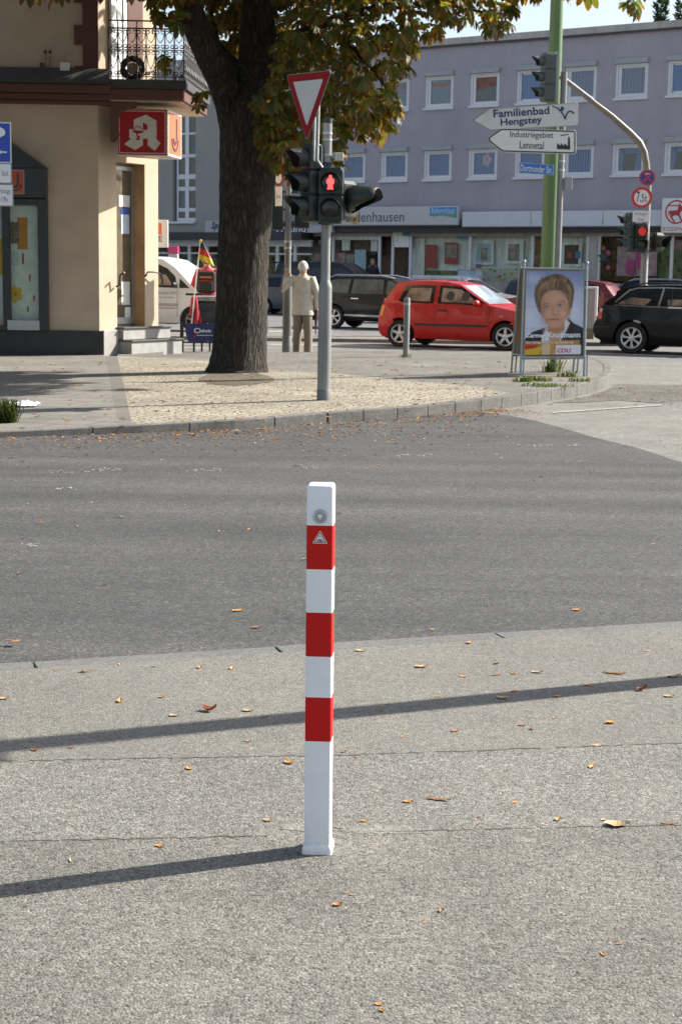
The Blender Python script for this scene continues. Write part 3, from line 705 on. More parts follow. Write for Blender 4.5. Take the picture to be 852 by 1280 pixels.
# --- street name and direction signs on the silver pole
b3 = GP(691.5, 465); s3 = FPX / (b3 - EYE).dot(_F)
sp = thing('sign_pole', 'slim silver pole behind the election poster carrying the arrow signs', 'pole', b3)
MB().lathe([(4.0 / s3, -.03), (4.0 / s3, Z(b3, 90)), (0, Z(b3, 89.5))], 20).build('tube', M_pole, sp, smooth=True)
for py in (155, 203, 214): MB().lathe([(4.6 / s3, 0), (4.6 / s3, .03)], 16, c=(0, 0, Z(b3, py))).build('clamp_band', M_zinc, sp, smooth=True)
MB().box(.06, .17, -.06, .06, Z(b3, 238), Z(b3, 221)).build('junction_box', M_grey, sp, bevel=.01)
F3 = Frame((b3.x, b3.y - .10, b3.z), rad(7))
def arrow_sign(name, label, pts, rimm, facem, inset, lines, rotd, y=0, icon=None, tilt=0.0):
    fr = Frame((b3.x, b3.y - .10 + y, b3.z), rad(rotd))
    t = thing(name, label, 'direction sign', (b3.x, b3.y - .10 + y, b3.z), rad(rotd))
    loc = [fr.uz(*p) for p in pts]
    MB().prism(loc, 0, .02).build('plate', rimm, t, bevel=.006)
    cx = sum(p[0] for p in loc) / len(loc); cz = sum(p[1] for p in loc) / len(loc)
    n = len(loc)
    def ins(dd):
        out = []
        for i in range(n):
            a, b, c = Vector(loc[i - 1]), Vector(loc[i]), Vector(loc[(i + 1) % n])
            e1 = (b - a).normalized(); e2 = (c - b).normalized()
            n1 = Vector((-e1.y, e1.x)); n2 = Vector((-e2.y, e2.x))
            if n1.dot(Vector((cx, cz)) - b) < 0: n1 = -n1
            if n2.dot(Vector((cx, cz)) - b) < 0: n2 = -n2
            k = (n1 + n2); k = k / max(.3, k.dot(n1)); out.append(tuple(b + k * dd))
        return out
    if inset:
        MB().prism(ins(inset), -.002, -.0001).build('border_line', M_txt, t)
        MB().prism(ins(inset + .018), -.004, -.0021).build('face', facem, t)
    else: MB().prism(ins(.012), -.003, -.0001).build('face', facem, t)
    for (s, (xa, ya), (xb, yb), hpx, bold, mm) in lines:
        ua, za = fr.uz(xa, ya); ub, zb_ = fr.uz(xb, yb)
        h = hpx / s3
        o = lettering(s, 0, 0, ub - ua, h, 0, mm, t, bold)
        o.location = ((ua + ub) / 2, -.006, (za + zb_) / 2); o.rotation_euler.y = -math.atan2(zb_ - za, ub - ua)
    return t, fr
M_old = P('sign_aged', (.58, .60, .58), .6, var=.10, scale=3)
fam, fr = arrow_sign('direction_sign', 'upper pale grey arrow sign lettered Familienbad Hengstey, pointing left', [(590.5, 150.5), (610, 136), (720, 128), (722, 130), (722, 155), (720, 157.5), (612, 163)], M_grey, M_old, 0,
    [('Familienbad', (616, 142.3), (686, 137.7), 9.5, .022, M_txtb), ('Hengstey', (625, 154.2), (677, 150.5), 11, .022, M_txtb)], 7)
ic = MB(); P_ = lambda x, y: fr.uz(x, y)
pts = [P_(*p) for p in ((690, 132.5), (696, 135), (702, 141), (706, 149))]
ic.tube([(p[0], -.006, p[1]) for p in pts], .010, 6)
pts = [P_(*p) for p in ((706, 149), (707, 144), (710, 139.5), (713, 139), (717, 142))]
ic.tube([(p[0], -.006, p[1]) for p in pts], .010, 6)
u, z = P_(702, 136); ic.prism([(u + .025 * math.cos(a), z + .034 * math.sin(a)) for a in [k * .524 for k in range(12)]], -.008, -.0045)
ic.build('diver_symbol', M_txtb, fam)
ind, fr = arrow_sign('direction_sign', 'lower white arrow sign with black rim lettered Industriegebiet Lennetal, pointing left', [(608.5, 174), (611, 170), (625, 160.5), (629, 160), (717, 162.5), (719.5, 164), (719.5, 191), (717, 193), (629, 190.5), (625, 189), (611, 178)], P('sign_rim', (.52, .53, .5), .5), M_signwhite, .012,
    [('Industriegebiet', (637, 168.8), (691, 170.2), 9.6, .006, M_txt), ('Lennetal', (649, 181), (679, 182), 8.8, .008, M_txt)], 5, -.03)
ic = MB(); P_ = lambda x, y: fr.uz(x, y)
ic.prism([P_(*p) for p in ((695.5, 186.5), (695.5, 179), (700, 182.3), (700, 179), (704.5, 182.5), (704.5, 179.2), (709, 182.7), (709.3, 171.5), (711.5, 171.5), (712, 187))], -.008, -.0045)
ic.tube([(*(lambda q: (q[0], -.006, q[1]))(P_(*p)),) for p in ((710, 168.5), (706, 168), (704, 169.3), (700, 169))], .007, 6)
ic.build('factory_symbol', M_txt, ind)
str_, fr = arrow_sign('street_sign', 'small blue street name plate reading Dortmunder Str., below the arrow signs', [(648.5, 203), (691.5, 206), (691.5, 219), (648.5, 216)], P('blue_rim', (.16, .30, .55), .4), P('street_blue', (.03, .16, .50), .4, var=.05), 0,
    [('Dortmunder Str.', (650, 209.5), (690, 212.8), 8.0, .006, M_signwhite)], 4)
str_['category'] = 'street sign'
# --- big green lamp column
b4 = G(680.5, 446.6, .1); b4.y = 40.0; v4 = at(680.5, 446, 40.0); b4.x = v4.x; b4.z = .0
s4 = FPX / (b4 - EYE).dot(_F)
gl = thing('street_lamp', 'tall thick green lamp column rising behind the election poster', 'street lamp', b4)
MB().lathe([(.19, -.03), (.19, 1.6), (.18, 4), (.155, 8), (.12, 12.2)], 28).build('column', P('lamp_green', (.085, .165, .06), .5, .0, var=.16, scale=4, stretch=(1, 1, .2)), gl, smooth=True)
MB().tube([(0, 0, 12.1), (-.1, 0, 12.7), (-.6, -.2, 13.0), (-1.6, -.5, 13.1)], [.11, .08, .05, .045], 12).build('arm', _pm['lamp_green'], gl, smooth=True)
MB().ball((-2.0, -.6, 13.1), .5, .2, .1).build('lamp_head', M_grey, gl, smooth=True)
# --- signal mast with curved arm on the right
b5 = at(800.5, 430, 37.0); b5.z = -.03; s5 = FPX / (b5 - EYE).dot(_F)
mt = thing('traffic_light', 'signal mast behind the black estate car, with a curved arm over the road', 'traffic light', b5)
def l5(px, py): return (px - proj((b5.x, b5.y, hz((b5.x, b5.y), py)))[0]) / s5
MB().lathe([(.115, 0), (.115, 1.2), (.085, 1.26), (.08, Z(b5, 215))], 22).build('pole', M_pole, mt, smooth=True)
ap = [(808.2, 222), (807, 205), (804.5, 190), (799, 178.5), (788, 167), (766, 147), (740, 127), (716, 107.5), (703, 98)]
M_arm = P('arm_brown_steel', (.20, .185, .15), .5, .4, var=.2)
MB().tube([(l5(x, y) , -.0, Z(b5, y)) for x, y in ap], [.08, .078, .076, .074, .072, .066, .058, .05, .048], 14).build('arm', M_arm, mt, smooth=True)
MB().tube([(l5(x, y), -.0, Z(b5, y)) for x, y in ((741, 127.5), (716, 107.5), (702, 97))], [.066, .058, .056], 14).build('arm_sleeve', M_pole, mt, smooth=True)
MB().box(l5(697.5, 95) - .04, l5(697.5, 95) + .04, -.03, .03, Z(b5, 128), Z(b5, 66)).build('hanger', M_grey, mt)
hsig = signal_head(mt, (l5(680, 98), -.1, (Z(b5, 70) + Z(b5, 128)) / 2), rad(-72), 3, w=.28, ph=(Z(b5, 70) - Z(b5, 128)) / 3, d=.26, r=.10, hood=.27, m=M_sigd)
MB().box(-.14, .14, .262, .275, -.5, .5).build('back_plate', M_pole, hsig)
MB().tube([(l5(686, 72), 0, Z(b5, 71)), (l5(698, 70), 0, Z(b5, 70))], .03, 8).build('bracket', M_sig, mt, smooth=True)
lh = signal_head(mt, (l5(781, 290), -.05, (Z(b5, 268) + Z(b5, 312)) / 2), rad(-72), 3, w=.26, ph=(Z(b5, 268) - Z(b5, 312)) / 3, d=.17, r=.09, hood=.22, m=M_sigd)
MB().box(-.13, .13, .172, .185, -.4, .4).build('back_plate', M_grey, lh)
signal_head(mt, (l5(799.3, 297), -.22, (Z(b5, 281) + Z(b5, 314)) / 2), rad(8), 2, w=.27, ph=(Z(b5, 281) - Z(b5, 314)) / 2, d=.16, r=.105, hood=.14, m=M_sig, lenses=(M_lensr2, M_lens), name='pedestrian_head')
rh = signal_head(mt, (l5(823, 302), -.15, (Z(b5, 292) + Z(b5, 313)) / 2), rad(38), 1, w=.27, ph=.36, d=.16, r=.13, hood=.3, m=M_sig)
MB().tube([(l5(781, 313), 0, Z(b5, 313.5)), (l5(822, 313), 0, Z(b5, 313.5))], .03, 8).build('bracket', M_sig, mt, smooth=True)
def disc_sign(label, px, py, r, y, layers, cat='road sign', rz=0):
    t = thing('traffic_sign', label, cat, (b5.x + l5(px, py), b5.y + y, b5.z + Z(b5, py)), rad(rz))
    yy = 0.004; first = True
    for nm, rr, m in layers:
        MB().prism(circ(0, 0, rr, 36), yy - .004, yy).build(nm, m, t); yy -= .0045
    return t, yy - .001
t, yy = disc_sign('round blue no stopping sign with red cross, on the right signal mast', 807, 222.5, .19, -.13, (('plate', 10.2 / s5, M_grey), ('red_ring', 9.7 / s5, P('ring_red', (.45, .04, .06), .45)), ('blue_field', 7.6 / s5, P('field_blue', (.02, .05, .30), .45))))
cr = MB(); q = .13
for a in (45, 135):
    c_, s_ = math.cos(rad(a)), math.sin(rad(a)); hw = .020
    cr.prism([(c_ * q + s_ * hw, s_ * q - c_ * hw), (c_ * q - s_ * hw, s_ * q + c_ * hw), (-c_ * q - s_ * hw, -s_ * q + c_ * hw), (-c_ * q + s_ * hw, -s_ * q - c_ * hw)], yy - .002 - (a > 90) * .002, yy + .001 - (a > 90) * .002)
cr.build('red_cross', _pm['ring_red'], t)
ar = MB(); z0_ = .085
ar.prism([(-.055, z0_), (-.02, z0_ + .028), (-.02, z0_ + .010), (.05, z0_ + .010), (.05, z0_ - .010), (-.02, z0_ - .010), (-.02, z0_ - .028)], yy - .008, yy - .005)
ar.build('white_arrow', M_signwhite, t)
t, yy = disc_sign('white sign with red ring reading 7,5t, on the right signal mast', 799.8, 247.5, .25, -.17, (('plate', 13.0 / s5, M_grey), ('red_ring', 12.6 / s5, P('ring_red2', (.55, .03, .03), .45)), ('white_field', 9.4 / s5, M_signwhite)))
lettering('7', -.085, .015, .075, .24, yy, M_txt, t, .01)
lettering(',', -.028, -.075, .024, .06, yy, M_txt, t, .02)
lettering('5t', .058, -.01, .13, .17, yy, M_txt, t, .0)
pl = thing('traffic_sign', 'small white rectangular plate reading Anlieger frei, under the weight limit sign', 'road sign', (b5.x + l5(798.5, 271), b5.y - .2, b5.z + Z(b5, 271)), 0)
MB().prism([(-.195, -.13), (.195, -.13), (.195, .13), (-.195, .13)], 0, .006).build('plate', M_grey, pl)
MB().prism([(-.187, -.122), (.187, -.122), (.187, .122), (-.187, .122)], -.003, -.0003).build('face', M_signwhite, pl)
M_txtg = P('text_grey', (.16, .16, .16), .5)
lettering('Anlieger', 0, .05, .31, .09, -.005, M_txtg, pl); lettering('frei', 0, -.062, .13, .07, -.005, M_txtg, pl)
# --- parking sign at the left edge
fp = GP(-4, 498); sP = FPX / (fp - EYE).dot(_F)
pk = thing('parking_sign', 'blue parking sign over two white time plates at the left edge', 'road sign', fp, rad(4))
FP = Frame((fp.x, fp.y - .06, fp.z), rad(4))
MB().lathe([(.03, -.03), (.03, Z(fp, 150)), (0, Z(fp, 149.5))], 16, c=(-.0, 0, 0)).build('pole', M_pole, pk, smooth=True)
MB().tube([(.0, -.03, Z(fp, 258)), (.028, -.04, Z(fp, 266)), (.02, -.02, Z(fp, 276))], .028, 10).build('bracket', M_zinc, pk, smooth=True)
def plate(px0, px1, py0, py1, face, rim, nm):
    u0, z0 = FP.uz(px0, py1); u1, z1 = FP.uz(px1, py0)
    p = MB().prism([(u0, z0), (u1, z0), (u1, z1), (u0, z1)], -.066, -.06).build(nm, rim, pk, bevel=.003)
    i = .012; MB().prism([(u0 + i, z0 + i), (u1 - i, z0 + i), (u1 - i, z1 - i), (u0 + i, z1 - i)], -.0695, -.0664).build('face', face, p)
    return p
p1 = plate(-28, 13.6, 153, 203, M_blue, M_signwhite, 'parking_plate')
FX = lambda x, y: FP.uz(x, y)
a, b = FX(-19, 180.5), FX(6.8, 158.5)
lettering('P', (a[0] + b[0]) / 2, (a[1] + b[1]) / 2, b[0] - a[0], b[1] - a[1], -.071, M_signwhite, p1, .05)
u, z = FX(4, 190.2); ww = 4.5 / sP
MB().prism([(u - ww, z), (u - ww * .5, z + .028), (u - ww * .5, z + .008), (u + ww, z + .008), (u + ww, z - .008), (u - ww * .5, z - .008), (u - ww * .5, z - .028)], -.072, -.0702).build('white_arrow', M_signwhite, p1)
p2 = plate(-28, 14.4, 204.2, 229, M_signwhite, M_grey, 'time_plate')
a, b = FX(-1.5, 219.8), FX(11, 213.6); lettering('1 Std.', (a[0] + b[0]) / 2, (a[1] + b[1]) / 2, b[0] - a[0], b[1] - a[1], -.071, M_txtg, p2)
p3 = plate(-28, 16.4, 230.3, 257.5, M_signwhite, M_grey, 'time_plate')
a, b = FX(-9, 243.6), FX(13.4, 235.5); lettering('werktags', (a[0] + b[0]) / 2, (a[1] + b[1]) / 2, b[0] - a[0], b[1] - a[1], -.071, M_txtg, p3)
a, b = FX(-4, 252.5), FX(9.5, 246); lettering('8-19h', (a[0] + b[0]) / 2, (a[1] + b[1]) / 2, b[0] - a[0], b[1] - a[1], -.071, M_txtg, p3)
# --- lamp post outside the frame on the right whose shadow crosses the footway
SUN_AZ = rad(22.5); SUN_EL = rad(36)
tipg = G(-160, 949); hgt = 3.3; kk = hgt / math.tan(SUN_EL)
bq = Vector((tipg.x + kk * math.cos(SUN_AZ), tipg.y + kk * math.sin(SUN_AZ), 0))
kz = thing('sign_post', 'grey sign post standing to the right on the footway whose long shadow crosses it', 'pole', bq)
MB().lathe([(.07, -.03), (.07, hgt), (0, hgt + .02)], 20).build('tube', M_pole, kz, smooth=True)
MB().box(-.02, .02, -.17, .17, hgt - .28, hgt + .05).build('sign_plate', M_grey, kz, rotz=SUN_AZ)
# --- election poster stand
b6 = GP(686, 469); s6 = FPX / (b6 - EYE).dot(_F)
ps = thing('poster_stand', 'metal framed election poster stand with a portrait of a short-haired woman, on the corner footway', 'poster stand', b6, rad(1))
F6 = Frame(b6, rad(1))
M_tube = P('frame_steel', (.27, .33, .36), .45, .5, var=.1)
zb6 = lambda py: F6.uz(690, py)[1]
TL, TR, BL, BR = F6.uz(655, 335.5), F6.uz(732.5, 336.5), F6.uz(650.5, 447.5), F6.uz(728.5, 447)
lean = .0
LB, LT = F6.uz(648.5, 471), F6.uz(655, 328); RB, RT = F6.uz(727, 473), F6.uz(733.5, 330)
def ylean(z): return -.14 + .10 * z
fb = MB()
for A, B in ((LB, LT), (RB, RT)):
    fb.tube([(A[0], ylean(A[1]), A[1] - .0), (B[0], ylean(B[1]), B[1])], .016, 8)
fb.tube([(TL[0], ylean(TL[1]), TL[1]), (TR[0], ylean(TR[1]), TR[1])], .016, 8)
fb.tube([(BL[0], ylean(BL[1]), BL[1]), (BR[0], ylean(BR[1]), BR[1])], .016, 8)
for P0 in (LT, RT): fb.ball((P0[0], ylean(P0[1]), P0[1] + .01), .024, .024, .03)
fb.build('front_frame', M_tube, ps, smooth=True)
bb = MB()
yb_ = lambda z: .50 - .30 * z
for A, B, dx in ((LB, LT, -.055), (RB, RT, -.055)):
    bb.tube([(A[0] + dx, yb_(0), 0), (B[0] + dx, yb_(B[1]), B[1])], .016, 8)
    bb.tube([(A[0] + dx + .06, yb_(0), 0), (A[0] + dx + .06, yb_(.4), .4)], .014, 8)
    bb.tube([(A[0] + .045, ylean(0), 0), (A[0] + .045, ylean(.3), .3)], .014, 8)
bb.tube([(TL[0] - .055, yb_(TL[1]), TL[1]), (TR[0] - .055, yb_(TR[1]), TR[1])], .016, 8)
bb.tube([(LB[0] - .06, yb_(.28), .28), (LB[0], ylean(.28), .28)], .012, 8)
bb.build('rear_frame', M_tube, ps, smooth=True)
for nm, off, yf in (('rear_board', -.055, yb_),):
    MB().add([(BL[0] + off, yf(BL[1]), BL[1]), (BR[0] + off, yf(BR[1]), BR[1]), (TR[0] + off, yf(TR[1]), TR[1]), (TL[0] + off, yf(TL[1]), TL[1])] + [(BL[0] + off, yf(BL[1]) + .015, BL[1]), (BR[0] + off, yf(BR[1]) + .015, BR[1]), (TR[0] + off, yf(TR[1]) + .015, TR[1]), (TL[0] + off, yf(TL[1]) + .015, TL[1])],
             [(0, 1, 2, 3), (7, 6, 5, 4), (0, 4, 5, 1), (1, 5, 6, 2), (2, 6, 7, 3), (3, 7, 4, 0)]).build(nm, P('board_brown', (.25, .17, .09), .7), ps)
# board with the print: local coordinates a (0..1 across), c (0..1 up)
def bp(a, c, y):
    x = (BL[0] * (1 - a) + BR[0] * a) * (1 - c) + (TL[0] * (1 - a) + TR[0] * a) * c
    z = (BL[1] * (1 - a) + BR[1] * a) * (1 - c) + (TL[1] * (1 - a) + TR[1] * a) * c
    return (x, ylean(z) + y, z)
bd_ = MB(); q = [bp(0.02, .015, .004), bp(.98, .015, .004), bp(.98, .985, .004), bp(.02, .985, .004)]; q2 = [(x, y + .014, z) for x, y, z in q]
bd_.add(q + q2, [(0, 1, 2, 3), (7, 6, 5, 4), (0, 4, 5, 1), (1, 5, 6, 2), (2, 6, 7, 3), (3, 7, 4, 0)])
board = bd_.build('board', P('board_wood', (.30, .21, .11), .6, var=.1), ps)
PX0, PX1, PY0, PY1 = 145, 760, 105, 975           # the print in the zoomed photograph
import numpy as np
class Print:
    """the printed picture: soft brush work on a fine grid, one colour per grid point"""
    def __init__(s, nx=150, ny=212):
        s.nx, s.ny = nx, ny
        s.X, s.Y = np.meshgrid(np.linspace(PX0, PX1, nx), np.linspace(PY1, PY0, ny)); s.C = np.zeros((ny, nx, 3)); s.rs = np.random.RandomState(5)
    def lay(s, a, col, k=1.0):
        a = np.clip(a * k, 0, 1)[..., None]; s.C = s.C * (1 - a) + np.array(col) * a
    def poly(s, pts, col, soft=2.0, k=1.0):
        d = np.full(s.X.shape, 1e9); ins = np.zeros(s.X.shape, bool)
        for (x1, y1), (x2, y2) in zip(pts, pts[1:] + pts[:1]):
            ex, ey = x2 - x1, y2 - y1; t = np.clip(((s.X - x1) * ex + (s.Y - y1) * ey) / (ex * ex + ey * ey + 1e-9), 0, 1)
            d = np.minimum(d, np.hypot(s.X - x1 - t * ex, s.Y - y1 - t * ey))
            if y1 != y2:
                c = ((y1 > s.Y) != (y2 > s.Y)) & (s.X < ex * (s.Y - y1) / (y2 - y1) + x1); ins ^= c
        sd = np.where(ins, d, -d); s.lay(np.clip(.5 + sd / (2 * soft), 0, 1), col, k)
    def glow(s, x, y, rx, ry, col, k, ang=0.0):
        ca, sa = math.cos(ang), math.sin(ang); u = ((s.X - x) * ca + (s.Y - y) * sa) / rx; v = (-(s.X - x) * sa + (s.Y - y) * ca) / ry
        s.lay(np.exp(-(u * u + v * v)), col, k)
    def disc(s, x, y, rx, ry, col, soft=.2, k=1.0):
        r = np.hypot((s.X - x) / rx, (s.Y - y) / ry); s.lay(np.clip((1 - r) / soft + .5, 0, 1), col, k)
    def stroke(s, pts, w, col, k=.8):
        d = np.full(s.X.shape, 1e9); n = len(pts) - 1
        for i, ((x1, y1), (x2, y2)) in enumerate(zip(pts, pts[1:])):
            ex, ey = x2 - x1, y2 - y1; t = np.clip(((s.X - x1) * ex + (s.Y - y1) * ey) / (ex * ex + ey * ey + 1e-9), 0, 1)
            ww = w * (1 - .8 * ((i + t) / n) ** 2); d = np.minimum(d, np.hypot(s.X - x1 - t * ex, s.Y - y1 - t * ey) / ww)
        s.lay(np.clip(1.6 - 1.2 * d, 0, 1), col, k)
    def sweep(s, x0, y0, x1, y1, bx_, by_, w, col, k=.75):
        s.stroke([((1 - t) ** 2 * x0 + 2 * t * (1 - t) * bx_ + t * t * x1, (1 - t) ** 2 * y0 + 2 * t * (1 - t) * by_ + t * t * y1) for t in (0, .2, .4, .6, .8, 1)], w, col, k)
pr = Print(); X, Y = pr.X, pr.Y
g_ = np.clip((Y - 105) / 600, 0, 1)[..., None]
pr.C = np.array((.20, .25, .42)) * (1 - g_) + np.array((.54, .58, .70)) * g_
for x, y, rx, ry, k in ((640, 520, 130, 180, .6), (200, 560, 90, 200, .5), (220, 180, 90, 60, .35), (700, 330, 80, 60, .3)): pr.glow(x, y, rx, ry, (.72, .76, .85), k)
for k in range(9): pr.stroke([(150 + 70 * k, 105), (190 + 62 * k, 300), (180 + 66 * k, 480)], 9, (.20, .25, .42), .18)
for yy in (250, 470, 690): pr.stroke([(140, yy + 10), (450, yy - 6), (770, yy)], 12, (.24, .29, .46), .22)
dark = (.016, .016, .022); white = (.74, .75, .78); sk = (.56, .305, .195); sk2 = (.36, .17, .10); sk3 = (.60, .36, .245)
pr.poly([(140, 990), (150, 800), (230, 730), (350, 690), (400, 720), (540, 700), (600, 585), (660, 640), (770, 695), (770, 990)], dark, 3)
pr.glow(690, 760, 40, 90, (.06, .06, .08), .6); pr.glow(230, 790, 30, 60, (.05, .05, .07), .6)
pr.poly([(326, 990), (322, 810), (368, 690), (420, 730), (520, 720), (585, 600), (620, 640), (562, 760), (515, 830), (480, 990)], white, 3)
pr.glow(350, 780, 14, 80, (.50, .51, .55), .6); pr.glow(560, 700, 16, 80, (.52, .53, .57), .6)
pr.poly([(392, 630), (560, 600), (566, 690), (522, 800), (480, 900), (425, 990), (408, 820), (388, 740)], (.50, .275, .18), 5)
pr.glow(470, 705, 80, 35, sk2, .75); pr.glow(450, 810, 30, 60, sk, .5)
hair = [(232, 345), (244, 275), (290, 205), (350, 165), (420, 138), (480, 131), (545, 152), (600, 188), (642, 240), (660, 305), (652, 390), (640, 470), (606, 545), (570, 400), (330, 420), (322, 560), (284, 520), (248, 430)]
pr.poly(hair, (.125, .078, .042), 7); pr.poly([(300, 200), (600, 200), (618, 440), (312, 440)], (.125, .078, .042), 9)
face = [(306, 430), (318, 370), (360, 320), (430, 300), (520, 305), (574, 340), (596, 420), (604, 500), (592, 570), (560, 632), (525, 672), (480, 697), (440, 700), (398, 676), (350, 612), (318, 540)]
pr.poly(face, sk, 5)
pr.disc(608, 515, 17, 40, (.55, .29, .19), .5)
pr.glow(330, 500, 22, 120, sk2, .8); pr.glow(600, 560, 26, 90, sk2, .6); pr.glow(440, 712, 90, 26, sk2, .55); pr.glow(372, 628, 22, 46, sk2, .5)
pr.glow(480, 385, 70, 40, sk3, .75); pr.glow(400, 560, 36, 30, (.66, .36, .25), .6); pr.glow(540, 545, 34, 32, (.70, .40, .29), .7); pr.glow(465, 665, 34, 20, sk3, .55); pr.glow(462, 500, 9, 40, sk3, .8); pr.glow(468, 538, 14, 10, sk3, .7)
pr.glow(436, 515, 9, 40, sk2, .5); pr.glow(440, 550, 12, 7, sk2, .8); pr.glow(488, 545, 9, 6, sk2, .8); pr.glow(464, 562, 22, 6, sk2, .6)
for ex, ey in ((370, 480), (514, 458)):
    pr.glow(ex, ey - 6, 40, 22, sk2, .75); pr.disc(ex, ey + 1, 25, 10, (.62, .58, .56), .5); pr.disc(ex + 1, ey, 11, 11, (.075, .10, .13), .5); pr.disc(ex + 1, ey, 5, 5, (.01, .01, .012), .6); pr.glow(ex + 4, ey - 4, 3, 3, (.8, .8, .8), .8)
    pr.stroke([(ex - 28, ey + 4), (ex - 10, ey - 9), (ex + 12, ey - 10), (ex + 29, ey - 1)], 4.5, (.05, .025, .018), .9); pr.stroke([(ex - 22, ey + 8), (ex, ey + 12), (ex + 24, ey + 7)], 3, sk2, .6)
pr.stroke([(328, 455), (352, 439), (380, 437), (404, 446)], 6, (.16, .09, .05), .75); pr.stroke([(562, 424), (538, 411), (512, 411), (486, 423)], 6, (.16, .09, .05), .75)
pr.disc(455, 602, 58, 13, (.46, .15, .12), .6, .85); pr.stroke([(394, 604), (425, 605), (455, 601), (490, 597), (516, 586)], 4, (.22, .06, .05), .9); pr.glow(455, 613, 30, 6, (.62, .28, .23), .7)
pr.stroke([(415, 555), (396, 580), (388, 606)], 5, sk2, .45); pr.stroke([(505, 545), (522, 565), (528, 590)], 5, sk2, .4)
pal = [(.24, .15, .075), (.15, .088, .042), (.06, .034, .018), (.32, .215, .115), (.40, .28, .16), (.10, .058, .03)]
rr_ = random.Random(4)
for i in range(90):
    t = rr_.random(); x1 = 296 + 306 * t; y1 = 412 - 112 * math.sin(math.pi * t) + rr_.uniform(-45, 30)
    pr.sweep(455 + 70 * (t - .5) + rr_.uniform(-50, 50), 165 + rr_.uniform(-18, 40), x1, y1, x1 + 40 * (t - .5) - 6, 225 + rr_.uniform(-25, 25), rr_.uniform(3, 8), rr_.choice(pal))
for i in range(60):
    s_ = -1 if i % 2 else 1; cx_ = 445 + s_ * rr_.uniform(150, 212)
    pr.sweep(445 + s_ * rr_.uniform(50, 140), 180 + rr_.uniform(-10, 50), 445 + s_ * (rr_.uniform(128, 165) if s_ < 0 else rr_.uniform(148, 190)), rr_.uniform(400, 555 if s_ < 0 else 520), cx_ + s_ * 18, rr_.uniform(270, 350), rr_.uniform(4, 8), rr_.choice(pal), .65)
for i in range(40):
    t = rr_.random(); x0 = 262 + 372 * t; y0 = 262 - 118 * math.sin(math.pi * (.08 + .84 * t))
    pr.sweep(x0, y0 + 34, x0 + rr_.uniform(-20, 20), y0 - rr_.uniform(-6, 14), x0 + rr_.uniform(-8, 8), y0 + 4, 7, rr_.choice(pal[:3] + pal[5:]), .8)
pr.glow(350, 260, 60, 50, (.42, .31, .19), .22); pr.glow(560, 230, 40, 40, (.05, .03, .02), .3)
pr.poly([(145, 975), (145, 862), (165, 828), (728, 815), (728, 975)], (.52, .27, .05), 3, .82)
pr.poly([(330, 975), (332, 862), (420, 858), (412, 975)], (.70, .58, .42), 6, .6); pr.glow(560, 840, 90, 20, (.62, .36, .10), .5)
pr.poly([(148, 930), (148, 862), (310, 862), (250, 905)], (.50, .035, .02), 8); pr.poly([(148, 968), (148, 914), (250, 902), (330, 880), (300, 968)], (.64, .45, .03), 8)
pr.poly([(146, 990), (146, 968), (770, 964), (770, 990)], dark, 2)
pr.poly([(478, 962), (478, 868), (742, 865), (742, 962)], white, 1.5)
pr.C *= 1 + pr.rs.normal(0, .02, pr.C.shape)
vs_ = [bp(.035 + .93 * (x - PX0) / (PX1 - PX0), .03 + .945 * (PY1 - y) / (PY1 - PY0), .001) for x, y in zip(X.ravel(), Y.ravel())]
nx, ny = pr.nx, pr.ny
fm_ = MB(); fm_.add(vs_, [(j_ * nx + i_, j_ * nx + i_ + 1, (j_ + 1) * nx + i_ + 1, (j_ + 1) * nx + i_) for j_ in range(ny - 1) for i_ in range(nx - 1)])
m_pr, nt, bs = newmat('portrait_ink'); ca_ = nd(nt, 'ShaderNodeAttribute'); ca_.attribute_name = 'ink'; nt.links.new(ca_.outputs['Color'], bs.inputs['Base Color']); bs.inputs['Roughness'].default_value = .4; bs.inputs['Specular IOR Level'].default_value = .3
po_ = fm_.build('portrait_print', m_pr, board, fix=False)
ia = po_.data.attributes.new('ink', 'FLOAT_COLOR', 'POINT'); ia.data.foreach_set('color', np.concatenate([np.clip(pr.C, 0, 1), np.ones((ny, nx, 1))], 2).astype(np.float32).ravel())
cols = {'white': P('print_white', (.74, .75, .78), .45), 'cdu': P('print_red', (.50, .015, .05), .45)}
def ptext(s, x0, x1, y0, y1, m, bold=0, shear=0, dy=-.0015):
    o = lettering(s, .5, .5, 1, 1, 0, m, board, bold, shear=shear)
    for v in o.data.vertices:
        x = x0 + (x1 - x0) * v.co.x; yy = y1 + (y0 - y1) * v.co.z
        v.co = bp(.035 + .93 * (x - PX0) / (PX1 - PX0), .03 + .945 * (PY1 - yy) / (PY1 - PY0), dy)
ptext('Carmen', 158, 370, 742, 790, cols['white'], .03); ptext('Knollmann', 385, 732, 732, 790, cols['white'], .03)
ptext('Die richtige Wahl für den Bundestag.', 160, 665, 826, 857, cols['white'], .012)
ptext('CDU', 490, 637, 902, 945, cols['cdu'], .03, .15)
